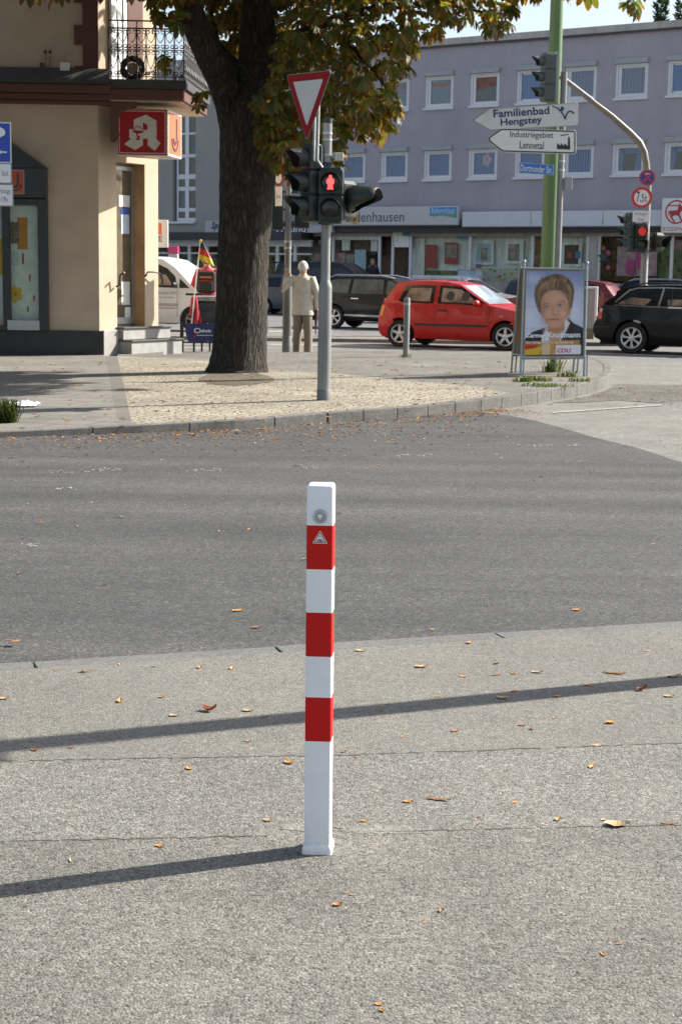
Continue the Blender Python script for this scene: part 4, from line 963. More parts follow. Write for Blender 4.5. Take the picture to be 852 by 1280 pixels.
# ============================================================ PHARMACY ON THE CORNER
M_cream_wall = P('cream_render', (.47, .38, .28), .85, var=.12, scale=1.6, bmp=.25, bscale=120)
M_brown = P('brown_stone', (.105, .042, .03), .7, var=.15, scale=4)
M_slate = P('slate_ledge', (.045, .044, .044), .6, var=.2)
M_plinth = P('black_plinth', (.024, .024, .024), .55, var=.35, scale=5)
M_plsun = P('plinth_sunlit', (.30, .29, .27), .7, var=.15)  # lighter copy of the plinth, with sunlight put into its colour
M_frame_blk = P('shop_black', (.022, .023, .026), .4, var=.2)
M_jamb = P('ochre_jamb', (.36, .22, .11), .8, var=.2, scale=3)
M_upvc = P('white_frame', (.66, .67, .69), .45, var=.05)
M_alu = P('aluminium', (.36, .37, .38), .4, .5, var=.1)
M_iron = P('wrought_iron', (.018, .015, .014), .5, var=.2)
M_glass = glassmat('shop_glass', (.97, 1, .98), .08, .95)
M_glassb = glassmat('mirror_glass', (.5, .55, .58), .5, .5)
M_inside = P('shop_interior', (.22, .19, .15), .8, var=.5, scale=1.5)
M_showcase = P('display_white', (.62, .66, .63), .6, var=.1)
O = GP(124.8, 443.5); thF = rad(2)
ph = thing('pharmacy_building', 'cream rendered corner building with brown quoins, black plinth and a balcony', 'building', O, thF)
F = Frame(O, thF)
uz = F.uz
zc0 = uz(124, 131.5)[1]; zpl = uz(120, 413.5)[1]
c45 = Vector((math.cos(rad(58)), math.sin(rad(58)), 0)); cin = Vector((-c45.y, c45.x, 0))
def chpx(px, py=380):                       # distance along the chamfer that shows at px
    lo, hi = 0, 5
    for _ in range(40):
        m = (lo + hi) / 2
        if proj(F.w(*(c45 * m).xy, 1.0))[0] < px: lo = m
        else: hi = m
    return lo
t1, t2_, t3 = chpx(146.5), chpx(181.5), chpx(198)
A = lambda t, d=0: (c45.x * t + cin.x * d, c45.y * t + cin.y * d)
side = Vector((.10, 1, 0)).normalized()
E0 = A(t3); far = (E0[0] + .0 - side.x * 0 - .25, E0[1] + .15); back = (-.3, 9)
zlin = uz(150, 200)[1]
dp = .31
fp_notch = [(-9, 0), (0, 0), A(t1), A(t1, dp), A(t2_, dp), A(t2_), E0, far, (far[0] - .6, 9), (-9, 9)]
fp_full = [(-9, 0), (0, 0), E0, far, (far[0] - .6, 9), (-9, 9)]
wl = MB(); wl.prism(fp_notch, -.2, zlin, 'z'); wl.prism(fp_full, zlin, zc0 + .02, 'z')
zu0 = uz(110, 86)[1]; zup = zu0 + 7.5
up_ = [(-9, .04), (0, .04), (E0[0] - .02, E0[1]), far, (far[0] - .6, 9), (-9, 9)]
wl.prism(up_, zc0 + .02, zup, 'z')
wl.build('wall', M_cream_wall, ph)
MB().prism([(-9, .0), (.08, .0), (.08, -.06), (-9, -.06)], -.3, zpl, 'z').build('plinth', M_plinth, ph, bevel=.012)
sp_ = .06
MB().prism([A(.06, -.002), A(t1 - .01, -.002), A(t1 - .01, -.07), A(.0, -.10)], -.3, zpl + .01, 'z').build('plinth', M_plsun, ph, bevel=.012)
MB().prism([A(t2_ + .0, .05), A(t3 + .06, .05), A(t3 + .10, -.10), A(t2_ - .04, -.10)], -.3, zpl - .02, 'z').build('plinth', M_plinth, ph, bevel=.012)
MB().prism([A(t2_ + .003, dp), A(t2_ + .003, .015), A(t2_ - .012, .015), A(t2_ - .012, dp)], .1, zlin - .002, 'z').build('door_jamb', M_jamb, ph)
# cornice band and slate ledge
z = lambda py, px=110: uz(px, py)[1]
def ring(o, zz0, zz1, u1=.62):
    return MB().prism([(-9, .3), (-9, -o), (u1, -o), (u1, .3)], zz0, zz1, 'z')
zb1 = z(107)
m_ = MB()
for o, y0, y1 in ((.10, 131.5, 126), (.16, 126, 118), (.26, 118, 107)):
    m_.prism([(-9, .3), (-9, -o), (.24, -o), (.24, .3)], z(y0), z(y1) - .001, 'z')
m_.build('cornice', M_brown, ph, bevel=.02)
MB().prism([(-.31, z(107)), (-.30, z(104)), (-.05, z(86)), (.1, z(86)), (.1, z(107))], -9, .22, 'x').build('ledge', M_slate, ph)
# brown quoins, toothed
q = MB()
for (xa, ya, yb) in ((93, -45, 3.5), (103.5, 3.5, 31.5), (93, 31.5, 56), (103.5, 56, 82.5), (93, 82.5, 87)):
    q.box(uz(xa, 50)[0], .012, .0, .05, z(yb), z(ya) - .0005)
q.build('quoins', M_brown, ph)
# upper chamfer: tall white balcony door and brown shutter leaf
tA, tB, tC, tD = chpx(139), chpx(158), chpx(177), chpx(181)
zt0 = zc0 + .35
def chbox(ta, tb, d0, d1, z0, z1): return MB().prism([A(ta, d0), A(tb, d0), A(tb, d1), A(ta, d1)], z0, z1, 'z')
dr = chbox(tA, tA + .12, -.05, .0, zt0, zup - 2.5); dr.prism([A(tB - .10, -.05), A(tB, -.05), A(tB, 0), A(tB - .10, 0)], zt0, zup - 2.5, 'z')
bdoor = dr.build('balcony_door', M_upvc, ph)
chbox(tA + .12, tB - .10, -.03, -.01, zt0, zup - 2.5).build('pane', M_showcase, bdoor)
chbox(tB + .01, tC, -.06, .0, zt0, zup - 2.5).build('shutter', M_brown, ph, bevel=.01)
# small fittings on the ledge
MB().box(uz(76, 84)[0], uz(88, 84)[0], -.10, .03, z(91), z(79.5)).build('fixture_box', M_upvc, ph, bevel=.01)
MB().box(uz(51, 84)[0], uz(55, 84)[0], -.06, .03, z(88), z(80)).build('fixture_box', M_slate, ph, bevel=.01)
for px in (57, 63): MB().lathe([(.012, 0), (.012, .22)], 8, c=(uz(px, 70)[0], .0, z(84))).build('cable_pipe', P('pipe_ochre', (.30, .20, .1), .7), ph); MB().ball((uz(px, 66)[0], -.01, z(66)), .028, .028, .028).build('pipe_cap', M_iron, ph, smooth=True)
# --- balcony
u0, zb0 = uz(139, 126); u1 = uz(230.5, 118)[0]
zs0, zs1, zs2 = z(126.5, 185), z(112, 185), z(101, 185)
def bal(yf, u0_, u1_, dep): return [(u0_, yf), (u1_, yf), (u1_ + side.x * dep, yf + side.y * dep), (u0_ + .3, yf + dep)]
yB = -.16; depB = 2.75
sl = MB().prism(bal(yB, u0 - .02, u1, depB), zs0, zs1, 'z')
bc = sl.build('balcony', [M_brown], ph, bevel=.02)
MB().prism(bal(yB + .03, u0, u1 - .04, depB - .1), zs0 - .02, zs0 - .002, 'z').build('soffit', M_cream_wall, bc)
MB().prism(bal(yB - .04, u0 - .03, u1 + .05, depB + .05), zs1 + .001, zs2, 'z').build('slab_edge', M_slate, bc, bevel=.01)
# stone bracket under the balcony
x0b, x1b = uz(139, 150)[0], uz(149, 150)[0]
br = [(0, zs0 - .02), (.46, zs0 - .02), (.44, zs0 - .10), (.34, zs0 - .13), (.20, zs0 - .20), (.13, zs0 - .33), (.12, zs0 - .50), (.16, zs0 - .58), (.05, zs0 - .70), (0, zs0 - .72)]
ub = uz(139, 150)[0]
MB().prism([(ub + a, b) for a, b in br], -.10, .16).build('bracket', M_brown, ph, bevel=.015)
# railing: posts, bars, scroll work
zr0 = zs2; zr1, zr2 = z(28, 185), z(37.5, 185); zrm = z(64, 185)
cor = [(u0 - .02, yB), (u1, yB), (u1 + side.x * depB, yB + depB)]
rl = MB()
for a, b in ((0, 1), (1, 2)):
    for zz_ in (zr1, zr2):
        rl.tube([(cor[a][0], cor[a][1], zz_), (cor[b][0], cor[b][1], zz_)], .015, 6)
    for zz_ in (zr0 + .05, zrm): rl.tube([(cor[a][0], cor[a][1], zz_), (cor[b][0], cor[b][1], zz_)], .009, 5)
railing = rl.build('railing', M_iron, ph)
for a, b, n in ((0, 1, 8), (1, 2, 16)):
    ax, ay = cor[a]; bx_, by_ = cor[b]
    for k in range(n + 1):
        t = k / n; x, y = ax + (bx_ - ax) * t, ay + (by_ - ay) * t
        MB().tube([(x, y, zr0), (x, y, zr2 if k % 2 == 0 else zr1 - .02)], .010 if k % 2 == 0 else .013, 6).build('baluster', M_iron, railing)
    for k in range(n):
        t = (k + .5) / n; dx, dy = (bx_ - ax), (by_ - ay); ln = math.hypot(dx, dy); dx /= ln; dy /= ln
        cx_, cy_ = ax + (bx_ - ax) * t, ay + (by_ - ay) * t; w = ln / n
        sc = MB()
        H0, H1, H2 = zr0 + .06, zrm, zr2
        def crv(s, zc_, dz_, r, turns=1.35):
            return [(cx_ + dx * (s * (w * .28) + r * (1 - .35 * i / 9) * math.cos(a_)), cy_ + dy * (s * (w * .28) + r * (1 - .35 * i / 9) * math.cos(a_)), zc_ + dz_ * r * (1 - .35 * i / 9) * math.sin(a_)) for i, a_ in [(i, turns * 2 * math.pi * i / 9) for i in range(10)]]
        for s in (-1, 1):
            sc.tube(crv(s, H2 - .06, 1, .036), .007, 4, False); sc.tube(crv(s, H1 - .05, 1, .036), .007, 4, False); sc.tube(crv(s, H1 + .06, -1, .036), .007, 4, False); sc.tube(crv(s, H0 + .05, -1, .034), .007, 4, False)
            sc.tube([(cx_ + dx * s * w * .42, cy_ + dy * s * w * .42, H2 - .09), (cx_ + dx * s * w * .30, cy_ + dy * s * w * .3, (H1 + H2) / 2), (cx_, cy_, H1 + .12)], .007, 4, False)
            sc.tube([(cx_ + dx * s * w * .42, cy_ + dy * s * w * .42, H1 - .09), (cx_ + dx * s * w * .30, cy_ + dy * s * w * .3, (H1 + H0) / 2), (cx_, cy_, H0 + .12)], .007, 4, False)
        sc.build('scrollwork', M_iron, railing)
wr_c = F.w(uz(165, 86)[0], .12, z(86, 165))
wr = thing('wreath', 'dark round ring with pale centre standing on the balcony behind the iron railing', 'wreath', F.w(uz(165, 86)[0], .12, zs2), thF)
ringp = [(.17 * math.cos(a), 0, .22 + .17 * math.sin(a)) for a in [k * 2 * math.pi / 28 for k in range(29)]]
MB().tube(ringp, [.055 * R.uniform(.8, 1.25) for _ in ringp], 8).build('ring', P('wreath_dark', (.02, .022, .016), .9, bmp=.8, bscale=40), wr)
MB().lathe([(0, .0), (.10, .0), (.10, .02), (0, .03)], 16, 'y', (0, 0, .22)).build('centre', P('wreath_pale', (.34, .27, .17), .7), wr)
# --- shop window with black gabled surround
ua, ub_ = uz(-66, 300)[0], uz(61, 300)[0]; zt_, zh, zap = z(254), z(212), z(179)
sf = MB()
def fbox(xa, xb, ya, yb, d0=-.14, d1=.01): sf.box(uz(xa, 300)[0], uz(xb, 300)[0], d0, d1, z(yb), z(ya))
fbox(49, 61, 250, 414); fbox(-66, -50, 250, 414); fbox(-50, 49, 250, 258); fbox(-50, 49, 408, 414); fbox(4.5, 13.5, 258, 408)
shopw = sf.build('shop_window', M_frame_blk, ph, bevel=.008)
bx0 = MB(); bx0.box(ua, ub_, -.26, .0, z(249), z(212)); bx0.build('awning_box', M_frame_blk, shopw, bevel=.01)
um = uz(16, 300)[0]; ul = uz(-24, 300)[0]
gb = MB(); zr_ = z(212) + .001
gb.add([(ua - .02, -.27, zr_), (ub_ + .02, -.27, zr_), (ub_ + .02, .0, zr_), (ua - .02, .0, zr_), (ul, -.20, zap), (um, -.20, zap), (um, 0, zap), (ul, 0, zap)], [(0, 1, 5, 4), (1, 2, 6, 5), (3, 0, 4, 7), (4, 5, 6, 7), (2, 3, 7, 6), (3, 2, 1, 0)])
gb.build('awning_roof', P('awning_dark', (.03, .03, .03), .45, var=.4, scale=9), shopw)
MB().box(uz(10, 300)[0], uz(50, 300)[0], -.175, -.141, z(413.5), z(401)).build('sill', M_alu, shopw, bevel=.006)
for xa, xb in ((13.5, 49), (-50, 4.5)):
    MB().box(uz(xa, 300)[0] + .002, uz(xb, 300)[0] - .002, -.035, -.03, z(401), z(258)).build('pane', M_glass, shopw)
    MB().box(uz(xa, 300)[0] + .002, uz(xb, 300)[0] - .002, -.004, .006, z(401), z(258)).build('display_back', M_showcase, shopw)
po = MB(); fl = lambda xa, xb, ya, yb, y: po.flat([(uz(xa, 300)[0], z(yb)), (uz(xb, 300)[0], z(yb)), (uz(xb, 300)[0], z(ya)), (uz(xa, 300)[0], z(ya))], y)
po.m = 0; fl(22, 35, 273, 313, -.008)
po.m = 1; fl(14, 24, 279, 306, -.009); po.m = 2; fl(14, 23, 316, 334, -.008); po.m = 3
fl(27.5, 30, 318, 331, -.010); fl(36, 38, 344, 353, -.010); fl(41, 43, 370, 377, -.010); fl(33, 35, 384, 391, -.010)
po.m = 4
for k in range(5):
    a = k * 1.257 + .5; fx, fy = 19 + 5.6 * math.cos(a), 369 + 6.5 * math.sin(a)
    po.flat([(uz(fx + 4 * math.cos(b), 300)[0], z(fy + 4.6 * math.sin(b))) for b in [j * .628 for j in range(10)]], -.008 - k * .0005)
po.m = 0; po.flat([(uz(19 + 2.4 * math.cos(b), 300)[0], z(369 + 2.6 * math.sin(b))) for b in [j * .628 for j in range(10)]], -.012)
po.m = 4; fl(-2, 3, 300, 345, -.008); po.m = 3; fl(-40, -10, 290, 340, -.008)
po.build('window_posters', [P('po_orange', (.5, .22, .04), .6), P('po_photo', (.2, .16, .12), .6, var=.6, scale=20), P('po_pale', (.5, .55, .6), .6, var=.2, scale=20), P('po_red', (.4, .05, .03), .6), P('po_yellow', (.6, .42, .05), .6)], shopw, fix=False)
M_orange = P('sign_orange', (.50, .075, .025), .45, var=.06)
M_gph = P('emblem_dark', (.045, .05, .055), .5)
def jlogo(parent, cx, cz, w, h, y, frame, m0=M_orange):
    p = MB(); p.m = 0; p.prism([(cx - w / 2, cz - h / 2), (cx + w / 2, cz - h / 2), (cx + w / 2, cz + h / 2), (cx - w / 2, cz + h / 2)], y, y + .012)
    p.m = 1; i = .93; p.flat([(cx - w / 2 * i, cz - h / 2 * i), (cx + w / 2 * i, cz - h / 2 * i), (cx + w / 2 * i, cz + h / 2 * i), (cx - w / 2 * i, cz + h / 2 * i)], y - .002)
    p.m = 2; s = min(w, h * (.8 if w > h else 1))
    p.prism([(cx + .125 * s, cz + .37 * h), (cx + .215 * s, cz + .37 * h), (cx + .215 * s, cz - .06 * h), (cx + .125 * s, cz - .06 * h)], y - .012, y - .003)
    p.prism(arcband(cx - .01 * s, cz - .06 * h, .135 * s, .225 * s, rad(190), rad(360), 16), y - .0125, y - .003)
    p.prism(arcband(cx - .01 * s, cz - .06 * h, .32 * s, .40 * s, rad(190), rad(350), 20), y - .012, y - .003)
    return p.build('emblem_plate', [frame, m0, M_gph], parent, fix=False)
jlogo(shopw, uz(23, 228)[0] - .015, z(228.5, 23), uz(34, 228)[0] - uz(10, 228)[0], z(213.5) - z(243.5), -.275, M_grey)
# --- entrance: door, steps, handrails
zd0 = uz(150, 407)[1]
dd = MB()
dd.prism([A(t1, dp - .02), A(t1 + .05, dp - .02), A(t1 + .05, dp - .08), A(t1, dp - .08)], zd0, zlin - .05, 'z')
dd.prism([A(t2_ - .07, dp - .02), A(t2_ - .015, dp - .02), A(t2_ - .015, dp - .08), A(t2_ - .07, dp - .08)], zd0, zlin - .05, 'z')
dd.prism([A(t1 + .05, dp - .02), A(t2_ - .07, dp - .02), A(t2_ - .07, dp - .08), A(t1 + .05, dp - .08)], zlin - .12, zlin - .05, 'z')
dd.prism([A(t1 + .05, dp - .02), A(t2_ - .07, dp - .02), A(t2_ - .07, dp - .08), A(t1 + .05, dp - .08)], zd0, zd0 + .12, 'z')
door = dd.build('door', M_alu, ph)
MB().prism([A(t1 + .05, dp - .045), A(t2_ - .07, dp - .045), A(t2_ - .07, dp - .05), A(t1 + .05, dp - .05)], zd0 + .12, zlin - .12, 'z').build('pane', P('door_glass', (.12, .10, .07), .08, var=.2), door)
st_ = MB()
def chp(px, py, d): 
    t = chpx(px); return t
# stickers on the door as seen, set on the pane
def chrect(mb, ta, tb, za, zb_, d): mb.add([(*A(ta, d), za), (*A(tb, d), za), (*A(tb, d), zb_), (*A(ta, d), zb_)], [(0, 1, 2, 3)])
tm = t2_ - .08
for zz, ta, tb, mm in ((( 255, 240), .36, .04, M_showcase), ((264.5, 257), .30, .06, M_blue), ((290, 265), .30, .06, P('pale_blue', (.45, .55, .68), .6)), ((398, 385), .2, .03, M_showcase), ((382, 352), .30, .05, M_showcase)):
    st_ = MB(); chrect(st_, tm - ta, tm - tb, z(zz[0]), z(zz[1]), dp - .056); st_.build('door_notice', mm, door, fix=False)
M_step = P('step_stone', (.30, .295, .28), .75, var=.15, scale=6); M_stepd = P('step_dark', (.05, .05, .05), .6, var=.2)
for k, (d0, z0, z1) in enumerate(((-.16, z(425), z(409.5)), (-.36, -.2, z(425.5)))):
    a, b = t1 - .02 - .02 * k, t3 + .16 + .1 * k
    s_ = MB().prism([A(a, dp - .09 if k == 0 else -.0), A(b, dp - .09 if k == 0 else 0), A(b, d0), A(a, d0)], z0, z1 - .03, 'z').build('step', M_step, ph)
    MB().prism([A(a - .02, dp - .09 if k == 0 else 0), A(b + .03, dp - .09 if k == 0 else 0), A(b + .03, d0 - .03), A(a - .02, d0 - .03)], z1 - .029, z1, 'z').build('tread', M_stepd, s_, bevel=.006)
hr_ = MB(); tt = t1 - .06
hr_.tube([(*A(tt, -.03), z(358)), (*A(tt, -.10), z(356)), (*A(tt, -.12), z(343)), (*A(tt, -.22), z(340))][::-1], .018, 8); hr_.build('handrail', M_blk, ph, smooth=True)
hr_ = MB(); tt = t2_ + .05
hr_.tube([(*A(tt - .1, -.04), z(345)), (*A(tt - .1, -.10), z(339)), (*A(tt + .12, -.12), z(339)), (*A(tt + .26, -.14), z(342)), (*A(tt + .31, -.14), z(350)), (*A(tt + .29, -.14), z(355))], [.02, .014, .014, .016, .02, .022], 8); hr_.build('handrail', M_blk, ph, smooth=True)
# --- pharmacy box sign
sb0 = F.w(0, 0, 0)
bs_ = thing('pharmacy_sign', 'red box sign with a white Gothic letter A hanging under the balcony', 'shop sign', F.w(uz(146.5, 165, -.04)[0], -.04, 0), thF)
ux = uz(146.5, 165, -.04)[0]
W_ = uz(209.5, 165, -.04)[0] - ux; z0s, z1s = uz(180, 194.5, -.04)[1], uz(180, 136, -.04)[1]
M_apred = P('apo_red', (.33, .010, .012), .5, var=.05, spec=.25); M_ivory = P('apo_ivory', (.55, .50, .43), .45)
dS = .92; sx2 = W_ + .18
MB().prism([(0, 0), (W_, 0), (sx2, dS), (.6, dS), (.0, .30)], z0s, z1s, 'z').build('box', M_ivory, bs_, bevel=.012)
fc = MB(); i = .012
def rect(m, a, b, c, d, y): m.prism([(a, c), (b, c), (b, d), (a, d)], y, y + .0025)
fc.m = 0; rect(fc, i, W_ - i, z0s + i, z1s - i, -.004)
fc.m = 1; i = .035; rect(fc, i, W_ - i, z0s + i, z1s - i, -.0068)
fc.m = 0; i = .048; rect(fc, i, W_ - i, z0s + i, z1s - i, -.0096)
fc.build('front_face', [M_apred, M_ivory], bs_)
lf = lambda x, y: (W_ * (x - 58) / (590 - 58), z0s + (z1s - z0s) * (586 - y) / (586 - 88))
am = MB()
am.prism([lf(*p) for p in ((235, 205), (365, 150), (475, 215), (475, 412), (518, 450), (458, 532), (380, 478), (380, 405), (330, 405), (330, 478), (248, 528), (132, 468), (205, 412), (188, 400), (188, 308), (235, 308))], -.0125, -.0098)
am.build('gothic_letter', M_ivory, bs_)
ch = MB()
ch.prism([lf(*p) for p in ((332, 232), (380, 262), (380, 312), (332, 312))], -.0150, -.0127)
ch.prism([lf(*p) for p in ((212, 318), (345, 324), (320, 345), (285, 352), (272, 372), (300, 378), (296, 398), (300, 422), (256, 420), (262, 404), (280, 400), (262, 380), (262, 352), (235, 342))], -.0150, -.0127)
ch.tube([(*(lambda q: (q[0], -.0138, q[1]))(lf(*p)),) for p in ((242, 318), (250, 292), (275, 276), (305, 285), (320, 312))], .008, 5)
ch.build('chalice_emblem', M_apred, bs_)
ang = math.atan2(dS, sx2 - W_); Ls = math.hypot(dS, sx2 - W_)
sf_ = jlogo(bs_, Ls / 2, (z0s + z1s) / 2, Ls * .98, (z1s - z0s) * .96, -.008, M_upvc, P('sign_orange_side', (.62, .14, .06), .45, var=.05))
sf_.location = (W_, 0, 0); sf_.rotation_euler.z = ang
# white hanging panel at the rear edge of the building
hp = GP(190, 443); yq = O.y + E0[1] + .6
a_, b_ = at(185, 309, yq), at(210, 275, yq)
hs = thing('panel_sign', 'white panel sign lettered Apotheke sticking out behind the corner pillar', 'shop sign', (a_.x - .5, yq, 0))
w_ = b_.x - a_.x + .5
MB().prism([(0, a_.z), (w_, a_.z), (w_, b_.z), (0, b_.z)], 0, .08).build('panel', M_upvc, hs, bevel=.01)
pn = MB(); pn.prism([(w_ - .33, b_.z - .28), (w_ - .12, b_.z - .28), (w_ - .12, b_.z - .06), (w_ - .33, b_.z - .06)], -.004, -.001); pn.build('orange_square', P('sign_orange_side', (.62, .14, .06)), hs)
lettering('APOTHEKE', w_ / 2 - .05, a_.z + .16, w_ * .86, .11, -.004, M_txt, hs, .01)
# ============================================================ LONG PURPLE BUILDING WITH SHOPS, AND THE GREY ONE BESIDE IT
thB = -math.atan(FPX / 2920)
B0 = at(530, 386, 69.0); B0.z = 0.07
FB = Frame(B0, thB); buz = FB.uz
sB = FPX / ((B0 - EYE).dot(_F))
M_purple = P('purple_render', (.375, .350, .392), .95, var=.07, scale=.6, bmp=.25, bscale=30)
M_fascia = P('fascia_white', (.60, .62, .66), .5, var=.05, scale=2)
M_para = P('parapet', (.42, .39, .36), .6, var=.08)
M_pane = []
def streaks(m, amt, sx=1.2, sz=.12):
    nt = m.node_tree; b = nt.nodes['Principled BSDF']; src = b.inputs['Base Color'].links[0].from_socket; co = coords(nt)
    mp = nd(nt, 'ShaderNodeMapping'); mp.inputs['Scale'].default_value = (sx, sx, sz); nt.links.new(co, mp.inputs['Vector'])
    nt.links.new(mixc(nt, 1, src, ramp(nt, noise(nt, mp.outputs[0], 2.2, 7, .7), [(.32, (1 - amt,) * 3), (.62, (1 + amt * .4,) * 3)]), 'MULTIPLY'), b.inputs['Base Color'])
streaks(M_purple, .07, .5, .10); streaks(M_para, .25)
bl = thing('apartment_building', 'long lilac rendered building with rows of white windows above shops', 'building', B0, thB)
uL = buz(392, 200)[0]; uR = buz(1010, 200)[0]; zTop = buz(600, 57)[1]; zTop = (buz(560, 58)[1] + buz(800, 40)[1]) / 2; zCan = buz(640, 262)[1]; zShop = buz(640, 291)[1]
# windows: positions along the facade
wz = [(buz(548, 137.5)[1], buz(548, 89)[1]), (buz(546, 227)[1], buz(546, 182)[1])]
def winu(pxa, pxb, py): return (buz(pxa, py)[0], buz(pxb, py)[0])
ref0 = winu(531.5, 566, 112); ref1 = winu(588.5, 623, 112); ref2 = winu(768.5, 809, 105)
step = (ref2[0] - ref0[0]) / 4; ww = ((ref0[1] - ref0[0]) + (ref2[1] - ref2[0])) / 2
us = [ref0[0] + step * k for k in range(-2, 7)]
zw = []
wl = MB(); dW = .16
xs_all = [uL] + [v for u in us for v in (u, u + ww)] + [uR]
rows = [(zCan, wz[1][0]), (wz[1][1], wz[0][0]), (wz[0][1], zTop)]
for za, zb_ in rows: wl.box(uL, uR, 0, .3, za, zb_)
for za, zb_ in ((wz[1][0], wz[1][1]), (wz[0][0], wz[0][1])):
    ed = [uL] + [v for u in us for v in (u, u + ww)] + [uR]
    for k in range(0, len(ed), 2): wl.box(ed[k], ed[k + 1], 0, .3, za, zb_)
wl.box(uL, uR, .3, 9, zCan, zTop)
wl.build('wall', M_purple, bl)
MB().box(uL - .1, uR + .1, -.12, 9.1, zTop + .001, zTop + .32).build('roof_edge', M_para, bl)
MB().box(uL - .1, uR + .1, -.13, -.10, zTop - .03, zTop + .06).build('gutter_strip', M_slate, bl)
def panemat(name, col, rough=.08):
    m, nt, b = newmat(name); co = coords(nt)
    n = nd(nt, 'ShaderNodeTexWave'); n.inputs['Scale'].default_value = 5; n.inputs['Distortion'].default_value = 2; n.inputs['Detail'].default_value = 3; nt.links.new(co, n.inputs['Vector'])
    nt.links.new(ramp(nt, n.outputs['Fac'], [(.2, [c * .75 for c in col]), (.8, [min(1, c * 1.2) for c in col])]), b.inputs['Base Color'])
    b.inputs['Roughness'].default_value = rough; b.inputs['Coat Weight'].default_value = .5; b.inputs['Coat Roughness'].default_value = .02
    return m
PM = [panemat('pane_teal', (.10, .15, .175)), panemat('pane_sky_reflex', (.05, .11, .26)), panemat('pane_grey', (.16, .18, .19)), panemat('pane_dark', (.045, .05, .055))]  # the blue panes hold a sky reflection in their base colour
M_curt = P('curtain_and_reflex', (.20, .25, .34), .8, var=.15, scale=9, stretch=(6, 6, .3))
M_hood = P('shutter_hood', (.34, .36, .37), .5, var=.1)
kinds = [['grey', 'teal', 'teal', 'dark', 'blue', 'netg', 'netg', 'blue', 'teal'], ['net', 'net2', 'net3', 'flow', 'blue', 'netb', 'curt', 'curt', 'grey']]
def window(u, za, zb_, kind, tilt):
    fm = MB(); f = .09
    u1w = u + ww; y0, y1 = .02, .12
    fm.box(u, u + f, y0, y1, za, zb_); fm.box(u1w - f, u1w, y0, y1, za, zb_); fm.box(u + f, u1w - f, y0, y1, zb_ - f, zb_); fm.box(u + f, u1w - f, y0, y1, za, za + f)
    s = .06; ub2 = u + f + .004; ue = u1w - f - .004; zb2 = za + f + .004; ze = zb_ - f - .004
    w = fm.build('window', M_upvc, bl)
    sm = MB()
    sm.box(ub2, ub2 + s * (2.2 if tilt else 1.3), .06, .13, zb2, ze); sm.box(ue - s, ue, .06, .13, zb2, ze); sm.box(ub2 + s * 2.2, ue - s, .06, .13, ze - s, ze); sm.box(ub2 + s * 2.2, ue - s, .06, .13, zb2, zb2 + s)
    sm.build('sash', M_upvc, w)
    pm = {'grey': PM[2], 'teal': PM[0], 'dark': PM[3], 'blue': PM[1], 'netg': PM[2], 'net': PM[1], 'net2': PM[1], 'net3': PM[1], 'flow': PM[1], 'netb': PM[1], 'curt': PM[3]}[kind]
    MB().box(ub2 + .05, ue - .03, .10, .105, zb2 + .03, ze - .03).build('pane', pm, w)
    a, b, c, d = ub2 + s * 2.2, ue - s, zb2 + s, ze - s
    cm = MB(); yq = .097
    if kind in ('net', 'net2', 'net3'):
        cm.flat([(a, c), (a + .2, c), (a + .6 * (b - a), d), (a, d)], yq); cm.flat([(b, c + .3), (b, d), (b - .35 * (b - a), d)], yq)
    elif kind == 'curt':
        cm.flat([(a, c), (a + .16, c), (a + .22, d), (a, d)], yq); cm.flat([(b - .3, c), (b, c), (b, d), (b - .18, d)], yq); cm.flat([(a + .16, d - .2), (b - .18, d - .2), (b - .18, d), (a + .16, d)], yq)
    elif kind in ('netg', 'netb'):
        for k in range(9): cm.flat([(a + (b - a) * k / 9, c), (a + (b - a) * (k + .55) / 9, c), (a + (b - a) * (k + .55) / 9, d), (a + (b - a) * k / 9, d)], yq)
    elif kind == 'flow':
        cx_, cz_ = (a + b) / 2 + .1, c + .68 * (d - c)
        for k in range(5): cm.flat([(cx_ + .13 * math.cos(k * 1.257) + .10 * math.cos(t), cz_ + .16 * math.sin(k * 1.257) + .12 * math.sin(t)) for t in [j * .785 for j in range(8)]], yq - k * .0006)
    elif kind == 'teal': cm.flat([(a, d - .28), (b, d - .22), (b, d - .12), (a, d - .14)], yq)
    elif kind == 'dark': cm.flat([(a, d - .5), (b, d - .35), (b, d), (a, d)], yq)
    if cm.v: cm.build('curtain_and_reflex', {'flow': P('flower_pink', (.45, .36, .38), .7), 'teal': P('red_reflex', (.34, .14, .12), .4), 'dark': P('roof_reflex', (.20, .075, .05), .5, var=.4)}.get(kind, M_curt), w, fix=False)  # teal and dark panes get a painted reflection instead of a curtain
    MB().box(u - .05, u1w + .05, -.10, .02, za - .10, za - .001).build('sill', M_upvc, w, bevel=.01)
    MB().box(u - .03, u1w + .03, -.14, .10, zb_ + .001, zb_ + .20).build('shutter_box', M_hood, w, bevel=.015)
for r_, (za, zb_) in enumerate(wz):
    for k, u in enumerate(us):
        window(u, za + .10, zb_ - .20, kinds[r_][k], (k * 7 + r_ * 3) % 3 != 1 if r_ == 0 else True)
